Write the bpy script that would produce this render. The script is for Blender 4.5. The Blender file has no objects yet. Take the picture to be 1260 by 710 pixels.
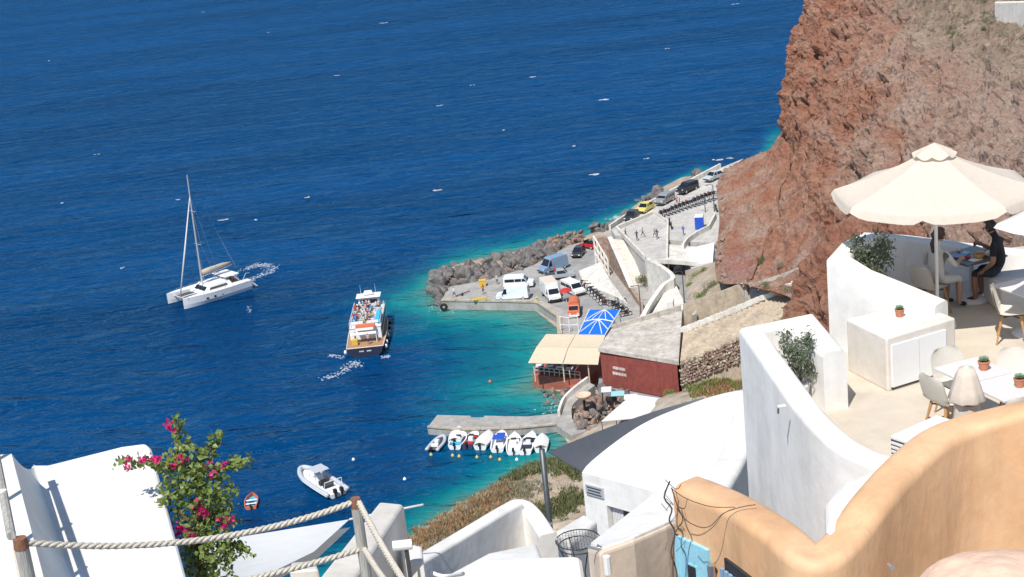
import bpy, bmesh, math, random
import numpy as np
from mathutils import Vector, Matrix
random.seed(7); rng = np.random.default_rng(7)
SC = bpy.context.scene
COL = SC.collection
R_ = math.radians
# ------------------------------------------------------------------ camera
F = 1850.0; TH = R_(17.0); RO = R_(6.1); CH = 72.0           # focal length in photo pixels, pitch, roll, height over the sea
FW = np.array([0, math.cos(TH), -math.sin(TH)]); r0 = np.array([1., 0, 0]); u0 = np.array([0, math.sin(TH), math.cos(TH)])
CR = math.cos(RO) * r0 - math.sin(RO) * u0; CU = math.sin(RO) * r0 + math.cos(RO) * u0
CC = np.array([0, 0, CH])
cam = bpy.data.cameras.new('camera'); camo = bpy.data.objects.new('camera', cam); COL.objects.link(camo)
cam.sensor_width = 36; cam.sensor_fit = 'HORIZONTAL'; cam.lens = 36 * F / 1260; cam.clip_start = 0.5; cam.clip_end = 20000
camo.matrix_world = Matrix(((CR[0], CU[0], -FW[0], 0), (CR[1], CU[1], -FW[1], 0), (CR[2], CU[2], -FW[2], CH), (0, 0, 0, 1)))
SC.camera = camo
# ------------------------------------------------------------------ sky, sun, exposure
SUN = Vector((-0.24, -0.50, 0.83)).normalized()               # towards the sun
W = bpy.data.worlds.new('World'); SC.world = W; W.use_nodes = True
nt = W.node_tree; bg = nt.nodes['Background']; sk = nt.nodes.new('ShaderNodeTexSky')
sk.sky_type = 'NISHITA'; sk.sun_disc = False; sk.sun_elevation = math.asin(SUN.z); sk.sun_rotation = math.atan2(SUN.x, SUN.y)
sk.air_density = 1.0; sk.dust_density = 0.15; sk.ozone_density = 2.5
nt.links.new(sk.outputs[0], bg.inputs[0]); bg.inputs[1].default_value = 0.10
sl = bpy.data.lights.new('sun', 'SUN'); sl.energy = 4.2; sl.angle = R_(0.5); sl.color = (1, 0.955, 0.89)
so = bpy.data.objects.new('sun', sl); COL.objects.link(so); so.rotation_euler = (-SUN).to_track_quat('-Z', 'Y').to_euler(); so.location = (-60, -60, 200)
SC.view_settings.view_transform = 'Standard'; SC.view_settings.look = 'None'; SC.view_settings.gamma = 1; SC.view_settings.exposure = 0.33
# ------------------------------------------------------------------ pixel -> place
def ray(x, y): return FW + CR * (x - 630) / F - CU * (y - 355) / F
def P(x, y, z):                                               # photo pixel met with the level plane z
    d = ray(x, y); return CC + d * ((z - CH) / d[2])
def D(x, y, dep): return CC + ray(x, y) * dep                  # photo pixel at a depth along the view axis
# ------------------------------------------------------------------ noise
def _h(ix, iy, iz, s):
    n = (ix * 374761393 + iy * 668265263 + iz * 2147483647 + s * 974634777) & 0xffffffff
    n = ((n ^ (n >> 13)) * 1274126177) & 0xffffffff
    n = ((n ^ (n >> 16)) * 2246822519) & 0xffffffff
    return ((n ^ (n >> 15)) & 0xffff) / 32767.5 - 1.0
def vn(p, s=0):
    p = np.asarray(p, float); f = np.floor(p); i = f.astype(np.int64); t = p - f; t = t * t * (3 - 2 * t)
    o = 0
    for dx in (0, 1):
        for dy in (0, 1):
            for dz in (0, 1):
                w = (t[:, 0] if dx else 1 - t[:, 0]) * (t[:, 1] if dy else 1 - t[:, 1]) * (t[:, 2] if dz else 1 - t[:, 2])
                o = o + w * _h(i[:, 0] + dx, i[:, 1] + dy, i[:, 2] + dz, s)
    return o
def fbm(p, oct=4, s=0, ridge=False):
    a, o = 1.0, 0; p = np.asarray(p, float)
    for k in range(oct):
        n = vn(p, s + k)
        o = o + a * ((1 - 2 * np.abs(n)) if ridge else n); p = p * 2.03 + 17.3; a *= 0.5
    return o
# ------------------------------------------------------------------ mesh collecting
class MB:
    def __init__(s): s.v = []; s.f = []; s.m = []
    def add(s, vs, fs, mi=0):
        b = len(s.v); s.v += [tuple(map(float, q)) for q in vs]; s.f += [tuple(b + i for i in f) for f in fs]; s.m += [mi] * len(fs); return s
    def box(s, c, d, rz=0, top=(1, 1), mi=0, shift=(0, 0)):
        cx, cy, cz = c; hx, hy, hz = d[0] / 2, d[1] / 2, d[2] / 2; ca, sa = math.cos(rz), math.sin(rz); vs = []
        for k in (-1, 1):
            tx, ty = top if k > 0 else (1, 1); ox, oy = shift if k > 0 else (0, 0)
            for a, b in ((-1, -1), (1, -1), (1, 1), (-1, 1)):
                x, y = a * hx * tx + ox, b * hy * ty + oy
                vs.append((cx + x * ca - y * sa, cy + x * sa + y * ca, cz + k * hz))
        return s.add(vs, [(3, 2, 1, 0), (4, 5, 6, 7), (0, 1, 5, 4), (1, 2, 6, 5), (2, 3, 7, 6), (3, 0, 4, 7)], mi)
    def tube(s, pts, r, n=8, cap=True, mi=0):
        pts = [Vector(p) for p in pts]; rs = r if hasattr(r, '__len__') else [r] * len(pts); vs = []; fs = []
        up = None
        for i, p in enumerate(pts):
            t = (pts[min(i + 1, len(pts) - 1)] - pts[max(i - 1, 0)]).normalized()
            if up is None: up = Vector((0, 0, 1)) if abs(t.z) < 0.9 else Vector((1, 0, 0))
            a = t.cross(up); a = a.normalized() if a.length > 1e-6 else t.orthogonal().normalized(); b = a.cross(t).normalized(); up = b
            for k in range(n):
                w = 2 * math.pi * k / n; vs.append(p + (a * math.cos(w) + b * math.sin(w)) * rs[i])
        for i in range(len(pts) - 1):
            for k in range(n): fs.append((i * n + k, i * n + (k + 1) % n, (i + 1) * n + (k + 1) % n, (i + 1) * n + k))
        if cap: fs += [tuple(range(n))[::-1], tuple((len(pts) - 1) * n + k for k in range(n))]
        return s.add(vs, fs, mi)
    def lathe(s, prof, c=(0, 0, 0), n=16, mi=0, axis='z', closed=False):
        vs = []; fs = []; m = len(prof)
        for k in range(n):
            w = 2 * math.pi * k / n
            for r, z in prof:
                q = (r * math.cos(w), r * math.sin(w), z)
                if axis == 'y': q = (q[0], q[2], q[1])
                if axis == 'x': q = (q[2], q[0], q[1])
                vs.append((c[0] + q[0], c[1] + q[1], c[2] + q[2]))
        for k in range(n):
            k2 = (k + 1) % n
            for j in range(m - 1 if not closed else m): j2 = (j + 1) % m; fs.append((k * m + j, k2 * m + j, k2 * m + j2, k * m + j2))
        return s.add(vs, fs, mi)
    def grid(s, rows, mi=0, closed=False):                      # rows: list of lists of points
        n = len(rows[0]); vs = [p for r in rows for p in r]; fs = []
        for i in range(len(rows) - 1):
            for j in range(n - (0 if closed else 1)):
                j2 = (j + 1) % n; fs.append((i * n + j, i * n + j2, (i + 1) * n + j2, (i + 1) * n + j))
        return s.add(vs, fs, mi)
    def col(s, top, zb, mi=0):                                  # polygon of 3-D points carried straight down to zb (number or per-point list)
        n = len(top); zb = zb if hasattr(zb, '__len__') else [zb] * n
        a = sum(top[i][0] * top[(i + 1) % n][1] - top[(i + 1) % n][0] * top[i][1] for i in range(n))
        if a < 0: top = list(top)[::-1]; zb = list(zb)[::-1]
        vs = [tuple(p) for p in top] + [(p[0], p[1], z) for p, z in zip(top, zb)]
        return s.add(vs, [tuple(range(n)), tuple(range(2 * n - 1, n - 1, -1))] + [(i, n + i, n + (i + 1) % n, (i + 1) % n) for i in range(n)], mi)
    def prof(s, poly, w, mi=0, wt=None):                        # side profile (x,z) carried across y; wt(z) narrows the width
        n = len(poly); f = wt or (lambda z: 1.0)
        vs = [(x, -w / 2 * f(z), z) for x, z in poly] + [(x, w / 2 * f(z), z) for x, z in poly]
        return s.add(vs, [tuple(range(n)), tuple(range(2 * n - 1, n - 1, -1))] + [(i, n + i, n + (i + 1) % n, (i + 1) % n) for i in range(n)], mi)
    def build(s, name, mat, parent=None, org=(0, 0, 0), bevel=0, seg=2, smooth=False, fix=False):
        me = bpy.data.meshes.new(name); o3 = [float(q) for q in org]
        me.from_pydata([(x - o3[0], y - o3[1], z - o3[2]) for x, y, z in s.v], [], s.f)
        ms = mat if isinstance(mat, (list, tuple)) else [mat]
        for m in ms: me.materials.append(M[m] if isinstance(m, str) else m)
        if len(ms) > 1: me.polygons.foreach_set('material_index', s.m)
        if bevel or fix:
            bm = bmesh.new(); bm.from_mesh(me); bmesh.ops.remove_doubles(bm, verts=bm.verts, dist=1e-4); bmesh.ops.recalc_face_normals(bm, faces=bm.faces)
            if bevel:
                es = [e for e in bm.edges if len(e.link_faces) == 2 and e.calc_face_angle(0) > 0.5]
                bmesh.ops.bevel(bm, geom=es, offset=bevel, segments=seg, affect='EDGES', profile=0.5, clamp_overlap=True)
            bm.to_mesh(me); bm.free()
        if smooth: me.polygons.foreach_set('use_smooth', [True] * len(me.polygons))
        if smooth and fix: me.set_sharp_from_angle(angle=R_(38))
        me.update()
        o = bpy.data.objects.new(name, me); COL.objects.link(o)
        if parent is not None: o.parent = parent
        return o
def thing(name, label, cat, loc=(0, 0, 0), rz=0, group=None):
    o = bpy.data.objects.new(name, None); COL.objects.link(o); o.empty_display_size = 0.3
    o.location = [float(q) for q in loc]; o.rotation_euler = (0, 0, rz); return tag(o, label, cat, group)
def tag(o, label, cat, group=None):
    o['label'] = label; o['category'] = cat
    if group: o['group'] = group
    return o
def kind(o, k): o['kind'] = k; return o
KIDS = {}
def dup(root, loc, rz=0, label=None, group=None, scale=None, color=None):
    r = root.copy(); COL.objects.link(r); r.location = [float(q) for q in loc]; r.rotation_euler = (0, 0, rz)
    if label: r['label'] = label
    if group: r['group'] = group
    if scale: r.scale = (scale,) * 3
    if color: r.color = (*color, 1)
    for ch in KIDS.get(root.name) or [o for o in root.children]:
        c = ch.copy(); COL.objects.link(c); c.parent = r
        if color: c.color = (*color, 1)
        for g in ch.children:
            d = g.copy(); COL.objects.link(d); d.parent = c
    return r
def attr(o, name, arr): a = o.data.attributes.new(name, 'FLOAT', 'POINT'); a.data.foreach_set('value', np.asarray(arr, np.float32))
def at(o, loc, rz=0): o.location = [float(q) for q in loc]; o.rotation_euler = (0, 0, rz); return o
def heading(rear, front): return math.atan2(front[1] - rear[1], front[0] - rear[0])
# ------------------------------------------------------------------ materials
M = {}
def mat(name, col, rough=0.6, var=0.0, vs=3.0, col2=None, bump=0.0, bs=20.0, metal=0.0, spec=0.5, obj=False, alpha=1.0, trans=0.0, stretch=None, bd=0.02, sss=0.0):
    m = bpy.data.materials.new(name); m.use_nodes = True; n = m.node_tree; L = n.links; b = n.nodes['Principled BSDF']; M[name] = m
    b.inputs['Roughness'].default_value = rough; b.inputs['Metallic'].default_value = metal; b.inputs['Specular IOR Level'].default_value = spec
    b.inputs['Alpha'].default_value = alpha; b.inputs['Transmission Weight'].default_value = trans
    tc = n.nodes.new('ShaderNodeTexCoord'); src = tc.outputs['Object']
    if stretch:
        mp = n.nodes.new('ShaderNodeMapping'); mp.inputs['Scale'].default_value = stretch; L.new(src, mp.inputs[0]); src = mp.outputs[0]
    base = None
    if obj: oi = n.nodes.new('ShaderNodeObjectInfo'); base = oi.outputs['Color']
    if var or col2:
        nz = n.nodes.new('ShaderNodeTexNoise'); nz.inputs['Scale'].default_value = vs; nz.inputs['Detail'].default_value = 6; nz.inputs['Roughness'].default_value = 0.62; L.new(src, nz.inputs['Vector'])
        if col2:
            rp = n.nodes.new('ShaderNodeMapRange'); rp.inputs[1].default_value = 0.36; rp.inputs[2].default_value = 0.64; L.new(nz.outputs[0], rp.inputs[0])
            mx = n.nodes.new('ShaderNodeMix'); mx.data_type = 'RGBA'; L.new(rp.outputs[0], mx.inputs[0]); mx.inputs[7].default_value = (*col2, 1)
            if base: L.new(base, mx.inputs[6])
            else: mx.inputs[6].default_value = (*col, 1)
            base = mx.outputs[2]
        if var:
            n2 = n.nodes.new('ShaderNodeTexNoise'); n2.inputs['Scale'].default_value = vs * 2.7; n2.inputs['Detail'].default_value = 5; L.new(src, n2.inputs['Vector'])
            rp = n.nodes.new('ShaderNodeMapRange'); rp.inputs[1].default_value = 0.25; rp.inputs[2].default_value = 0.75; rp.inputs[3].default_value = 1 - var; rp.inputs[4].default_value = 1 + var; L.new(n2.outputs[0], rp.inputs[0])
            mm = n.nodes.new('ShaderNodeMix'); mm.data_type = 'RGBA'; mm.blend_type = 'MULTIPLY'; mm.inputs[0].default_value = 1; L.new(rp.outputs[0], mm.inputs[7])
            if base: L.new(base, mm.inputs[6])
            else: mm.inputs[6].default_value = (*col, 1)
            base = mm.outputs[2]
    if base: L.new(base, b.inputs['Base Color'])
    else: b.inputs['Base Color'].default_value = (*col, 1)
    if bump:
        nb = n.nodes.new('ShaderNodeTexNoise'); nb.inputs['Scale'].default_value = bs; nb.inputs['Detail'].default_value = 6; L.new(src, nb.inputs['Vector'])
        bp = n.nodes.new('ShaderNodeBump'); bp.inputs['Strength'].default_value = bump; bp.inputs['Distance'].default_value = bd; L.new(nb.outputs[0], bp.inputs['Height']); L.new(bp.outputs[0], b.inputs['Normal'])
    return m
mat('plaster', (0.80, 0.78, 0.745), 0.85, 0.05, 1.1, bump=0.5, bs=6, col2=(0.76, 0.735, 0.69), bd=0.015)
mat('plaster_cream', (0.74, 0.69, 0.62), 0.85, 0.06, 1.3, bump=0.5, bs=6, col2=(0.69, 0.635, 0.56))
mat('plaster_peach', (0.72, 0.60, 0.48), 0.85, 0.07, 1.2, bump=0.5, bs=6, col2=(0.66, 0.53, 0.41))
mat('plaster_ochre', (0.72, 0.455, 0.26), 0.6, 0.08, 1.2, bump=0.5, bs=10, col2=(0.66, 0.385, 0.20), stretch=(1, 1, 0.55))
mat('plaster_pink', (0.70, 0.49, 0.36), 0.8, 0.12, 2, bump=0.8, bs=14, col2=(0.64, 0.44, 0.33))
mat('floor_cream', (0.60, 0.53, 0.43), 0.8, 0.06, 0.9, bump=0.25, bs=14, col2=(0.56, 0.485, 0.385))
mat('concrete', (0.40, 0.385, 0.36), 0.9, 0.12, 0.35, bump=0.4, bs=3, col2=(0.34, 0.325, 0.30))
mat('concrete_edge', (0.46, 0.41, 0.33), 0.9, 0.15, 0.8, bump=0.4, bs=3, col2=(0.36, 0.30, 0.22))
mat('asphalt', (0.25, 0.25, 0.25), 0.9, 0.22, 0.22, bump=0.3, bs=5, col2=(0.33, 0.32, 0.30))
mat('plaza', (0.46, 0.44, 0.405), 0.9, 0.12, 0.4, bump=0.3, bs=4, col2=(0.53, 0.51, 0.48))
mat('whitewash', (0.72, 0.70, 0.65), 0.9, 0.10, 0.7, bump=0.4, bs=3, col2=(0.62, 0.58, 0.51))
mat('ramp_tan', (0.52, 0.42, 0.30), 0.9, 0.2, 0.6, bump=0.5, bs=3, col2=(0.42, 0.345, 0.26))
mat('wall_grey', (0.56, 0.52, 0.455), 0.9, 0.2, 0.5, bump=0.5, bs=3, col2=(0.45, 0.41, 0.36), stretch=(1, 1, 2.5))
mat('red_wall', (0.29, 0.068, 0.05), 0.85, 0.14, 0.9, bump=0.4, bs=4, col2=(0.24, 0.055, 0.045))
mat('red_base', (0.36, 0.115, 0.075), 0.85, 0.18, 1.1, bump=0.4, bs=4, col2=(0.28, 0.085, 0.06))
mat('stone_wall', (0.26, 0.14, 0.10), 0.95, 0.3, 1.8, bump=1.0, bs=5, col2=(0.40, 0.33, 0.27), bd=0.1)
mat('boulder', (0.10, 0.092, 0.088), 0.95, 0.28, 1.1, bump=1.0, bs=4, col2=(0.19, 0.175, 0.165), bd=0.08)
mat('boulder_red', (0.21, 0.13, 0.10), 0.95, 0.25, 1.2, bump=1.0, bs=4, col2=(0.29, 0.21, 0.165), bd=0.08)
mat('wood', (0.50, 0.29, 0.12), 0.5, 0.2, 6, bump=0.2, bs=30, col2=(0.42, 0.22, 0.085), stretch=(4, 4, 0.6))
mat('weathered_wood', (0.50, 0.485, 0.44), 0.8, 0.2, 9, bump=0.8, bs=30, col2=(0.36, 0.33, 0.28), stretch=(3, 3, 0.25))
mat('rope', (0.64, 0.58, 0.48), 0.85, 0.2, 30, bump=0.6, bs=160)
mat('rust', (0.22, 0.10, 0.055), 0.8, 0.3, 20)
mat('white_paint', (0.80, 0.80, 0.79), 0.35, 0.03, 2)
mat('white_plastic', (0.80, 0.80, 0.78), 0.4)
mat('chair_shell', (0.66, 0.61, 0.53), 0.5, 0.03, 6)
mat('canvas_cream', (0.80, 0.70, 0.585), 0.85, 0.05, 4, bump=0.3, bs=60)
mat('canvas_awning', (0.70, 0.60, 0.44), 0.85, 0.07, 1.2, bump=0.2, bs=20)
mat('canvas_white', (0.76, 0.755, 0.74), 0.8, 0.04, 1.5, bump=0.2, bs=10)
mat('sail_grey', (0.27, 0.27, 0.285), 0.8, 0.06, 1, bump=0.2, bs=20)
mat('sail_pale', (0.66, 0.64, 0.63), 0.8, 0.05, 1, bump=0.2, bs=10)
mat('beige_cover', (0.44, 0.385, 0.31), 0.85, 0.12, 4, bump=0.4, bs=12)
mat('tarp_blue', (0.008, 0.15, 0.68), 0.5, 0.1, 1.5)
mat('blue_paint', (0.02, 0.085, 0.48), 0.4, 0.06, 3)
mat('sky_blue_paint', (0.30, 0.60, 0.72), 0.5, 0.07, 4, bump=0.2, bs=20)
mat('shutter_blue', (0.26, 0.37, 0.52), 0.6, 0.1, 4)
mat('glass', (0.012, 0.015, 0.02), 0.06, spec=0.8)
mat('tyre', (0.018, 0.018, 0.019), 0.85)
mat('black', (0.015, 0.015, 0.016), 0.5)
mat('dark_metal', (0.06, 0.06, 0.065), 0.4, 0.1, 5, metal=0.6)
mat('pole_grey', (0.10, 0.105, 0.11), 0.45, 0.15, 3, metal=0.5)
mat('steel', (0.55, 0.56, 0.57), 0.28, metal=0.9)
mat('alu', (0.62, 0.62, 0.61), 0.35, metal=0.4)
mat('grey_tube', (0.46, 0.48, 0.52), 0.55, 0.08, 3)
mat('lamp_lens', (0.75, 0.74, 0.70), 0.15)
mat('red_lens', (0.40, 0.02, 0.015), 0.25)
mat('terracotta', (0.50, 0.20, 0.11), 0.75, 0.12, 20)
mat('succulent', (0.17, 0.27, 0.16), 0.55, 0.25, 40)
mat('soil', (0.10, 0.075, 0.055), 0.95, 0.3, 20)
mat('navy', (0.02, 0.028, 0.055), 0.5, 0.1, 2)
mat('navy_cloth', (0.03, 0.045, 0.12), 0.8, 0.1, 2)
mat('orange_paint', (0.62, 0.16, 0.07), 0.5, 0.08, 2)
mat('red_paint', (0.50, 0.035, 0.03), 0.4, 0.08, 3)
mat('yellow_paint', (0.62, 0.42, 0.07), 0.5, 0.1, 3)
mat('turq_cover', (0.05, 0.42, 0.62), 0.7, 0.15, 2)
mat('table_dark', (0.10, 0.095, 0.09), 0.3, 0.1, 5)
mat('table_white', (0.70, 0.66, 0.64), 0.4, 0.04, 5)
mat('skin', (0.46, 0.265, 0.185), 0.55, 0.06, 8)
mat('skin_dark', (0.30, 0.155, 0.10), 0.55, 0.06, 8)
mat('hair', (0.022, 0.016, 0.013), 0.5, 0.3, 40)
mat('hair_brown', (0.07, 0.038, 0.022), 0.5, 0.3, 40)
mat('cloth_obj', (1, 1, 1), 0.85, 0.08, 6, obj=True)
mat('paint_obj', (1, 1, 1), 0.25, 0.03, 3, obj=True)
mat('trousers', (0.05, 0.06, 0.09), 0.85, 0.15, 4)
mat('shirt_black', (0.014, 0.014, 0.016), 0.85, 0.15, 10)
mat('dress_cream', (0.60, 0.56, 0.50), 0.85, 0.06, 6)
mat('shorts', (0.03, 0.034, 0.045), 0.85, 0.15, 10)
mat('teak', (0.36, 0.21, 0.11), 0.7, 0.15, 3)
mat('bark', (0.13, 0.09, 0.065), 0.9, 0.3, 10, bump=0.8, bs=30)
mat('twig', (0.075, 0.05, 0.04), 0.9, 0.3, 20)
mat('grout', (0.33, 0.27, 0.22), 0.95, 0.2, 3)
def leafmat(name, c1, c2, rough=0.5, vs=9.0, tl=0.25):
    m = mat(name, c1, rough, 0.22, vs, col2=c2); n = m.node_tree; b = n.nodes['Principled BSDF']
    t = n.nodes.new('ShaderNodeBsdfTranslucent'); x = n.nodes.new('ShaderNodeMixShader'); x.inputs[0].default_value = tl
    src = b.inputs['Base Color'].links[0].from_socket; n.links.new(src, t.inputs[0]); o = n.nodes['Material Output']
    n.links.new(b.outputs[0], x.inputs[1]); n.links.new(t.outputs[0], x.inputs[2]); n.links.new(x.outputs[0], o.inputs[0]); return m
leafmat('leaf_green', (0.13, 0.20, 0.04), (0.22, 0.27, 0.075))
leafmat('leaf_olive', (0.10, 0.135, 0.07), (0.19, 0.225, 0.145))
leafmat('leaf_pink', (0.72, 0.03, 0.24), (0.62, 0.02, 0.13), tl=0.35)
leafmat('shrub_green', (0.13, 0.155, 0.055), (0.205, 0.205, 0.10))
leafmat('shrub_grey', (0.22, 0.22, 0.14), (0.30, 0.28, 0.19))
leafmat('shrub_lime', (0.17, 0.22, 0.055), (0.24, 0.27, 0.08))
leafmat('dry_grass', (0.42, 0.31, 0.17), (0.48, 0.39, 0.24))
leafmat('dry_rust', (0.34, 0.19, 0.09), (0.42, 0.29, 0.16))
# cloth that lets some light through
for nm, tl in (('canvas_cream', 0.28), ('canvas_awning', 0.15), ('canvas_white', 0.15)):
    m = M[nm]; n = m.node_tree; b = n.nodes['Principled BSDF']; t = n.nodes.new('ShaderNodeBsdfTranslucent'); x = n.nodes.new('ShaderNodeMixShader'); x.inputs[0].default_value = tl
    n.links.new(b.inputs['Base Color'].links[0].from_socket, t.inputs[0]); n.links.new(b.outputs[0], x.inputs[1]); n.links.new(t.outputs[0], x.inputs[2]); n.links.new(x.outputs[0], n.nodes['Material Output'].inputs[0])

# lime plaster wear: rain streaks, patched coats and hairline cracks
def wear(name, amt=0.16, crack=True):
    m = M[name]; n = m.node_tree; L = n.links; b = n.nodes['Principled BSDF']; src = b.inputs['Base Color'].links[0].from_socket; tc = n.nodes.new('ShaderNodeTexCoord').outputs['Object']
    def nz(scale, st, det=5, ro=.6):
        mp = n.nodes.new('ShaderNodeMapping'); mp.inputs['Scale'].default_value = st; L.new(tc, mp.inputs[0]); t = n.nodes.new('ShaderNodeTexNoise'); t.inputs['Scale'].default_value = scale; t.inputs['Detail'].default_value = det; t.inputs['Roughness'].default_value = ro; L.new(mp.outputs[0], t.inputs['Vector']); return t.outputs[0]
    def rg(s_, a, b_, c, d_): t = n.nodes.new('ShaderNodeMapRange'); t.inputs[1].default_value = a; t.inputs[2].default_value = b_; t.inputs[3].default_value = c; t.inputs[4].default_value = d_; L.new(s_, t.inputs[0]); return t.outputs[0]
    def mul(a, f): t = n.nodes.new('ShaderNodeMix'); t.data_type = 'RGBA'; t.blend_type = 'MULTIPLY'; t.inputs[0].default_value = 1; L.new(a, t.inputs[6]); L.new(f, t.inputs[7]); return t.outputs[2]
    c = mul(src, rg(nz(2.2, (1, 1, .18)), .5, .72, 1, 1 - amt)); c = mul(c, rg(nz(.55, (1, 1, 1), 8, .7), .48, .62, 1, 1 - amt * .7))
    if crack:
        v = n.nodes.new('ShaderNodeTexVoronoi'); v.feature = 'DISTANCE_TO_EDGE'; v.inputs['Scale'].default_value = .9; ds = n.nodes.new('ShaderNodeMix'); ds.data_type = 'VECTOR'; ds.inputs[0].default_value = .25; w = n.nodes.new('ShaderNodeTexNoise'); w.inputs['Scale'].default_value = 2.5; w.inputs['Detail'].default_value = 6; L.new(tc, w.inputs['Vector']); L.new(tc, ds.inputs[4]); L.new(w.outputs['Color'], ds.inputs[5]); L.new(ds.outputs[1], v.inputs['Vector'])
        c = mul(c, rg(v.outputs['Distance'], 0, .0035, 1 - amt * .55, 1))
    L.new(c, b.inputs['Base Color'])
for nm_, am in (('plaster', .13), ('plaster_cream', .14), ('plaster_peach', .16), ('plaster_ochre', .16), ('whitewash', .25), ('ramp_tan', .25), ('wall_grey', .3), ('concrete', .25), ('red_wall', .25), ('floor_cream', .1), ('plaza', .2)): wear(nm_, am, nm_.startswith('plaster'))
# ================================================================== SETTING: sea, seabed colour, hillside, cliff
def poly2(l): return np.array(l, float)
SH = [(64, 340), (52, 300), tuple(P(862, 206, 0)[:2]), tuple(P(800, 238, 0)[:2]), tuple(P(745, 281, 0)[:2])] + [tuple(P(x, y, 0)[:2]) for x, y in
     ((715, 292), (690, 297), (640, 308), (560, 326), (535, 342), (533, 362), (541, 379), (655, 379), (687, 405), (688, 440), (655, 476), (690, 482), (700, 500), (692, 535), (700, 548), (690, 560), (640, 580), (610, 600), (560, 625), (505, 660), (430, 715), (340, 790))] + [(-42, 95), (-48, 50), (-60, -40)]
SHA = poly2(SH)
def dist_shore(q):
    d = np.full(len(q), 1e9)
    for a, b in zip(SHA[:-1], SHA[1:]):
        ab = b - a; t = np.clip(((q - a) @ ab) / (ab @ ab), 0, 1); d = np.minimum(d, np.hypot(*(q - a - t[:, None] * ab).T))
    return d
def inland(q):
    pg = np.vstack([SHA, [(400, -40), (400, 340)]]); c = np.zeros(len(q), bool); n = len(pg)
    for i in range(n):
        a, b = pg[i], pg[(i + 1) % n]
        k = ((a[1] > q[:, 1]) != (b[1] > q[:, 1]))
        with np.errstate(divide='ignore', invalid='ignore'): xx = (b[0] - a[0]) * (q[:, 1] - a[1]) / (b[1] - a[1]) + a[0]
        c ^= k & (q[:, 0] < xx)
    return c
# ---- sea: one sheet to the horizon, fine where shoals show
xs = np.concatenate([[-9000, -4000, -1800, -900, -500, -300, -200, -150, -110], np.arange(-90, 90, 1.5), [100, 130, 180, 260, 400, 800, 1800, 4000, 9000]])
ys = np.concatenate([[-3000, -800, -200, 0, 60, 100], np.arange(115, 330, 1.5), [340, 370, 420, 500, 650, 900, 1400, 2500, 5000, 12000]])
X, Y = np.meshgrid(xs, ys); q = np.stack([X.ravel(), Y.ravel()], 1)
mb = MB(); nx = len(xs)
mb.v = [(a, b, 0.0) for a, b in q.tolist()]; mb.f = [(i * nx + j, i * nx + j + 1, (i + 1) * nx + j + 1, (i + 1) * nx + j) for i in range(len(ys) - 1) for j in range(nx - 1)]; mb.m = [0] * len(mb.f)
d = dist_shore(q); d[inland(q)] = 0
q3 = np.column_stack([q, np.zeros(len(q))])
near = np.clip((q[:, 1] - 150) / 40, 0, 1)                      # the south cove deepens quicker than the basin by the quay
dd = d + 3.0 * fbm(q3 / 9.0, 3, 3) * np.clip(d / 6, 0, 1)
dd = dd * (1.0 + 0.9 * np.clip((-q[:, 0] - 8) / 14, 0, 1)) * (1 + .7 * np.clip((178 - q[:, 1]) / 8, 0, 1)) * (1 + 1.0 * np.clip((q[:, 1] - 240) / 14, 0, 1)) * (1 + 6 * np.clip((q[:, 1] - 272) / 22, 0, 1)) + 8 * np.clip((q[:, 1] - 276) / 14, 0, 1)
depth = np.clip(dd, 0, None)
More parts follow.
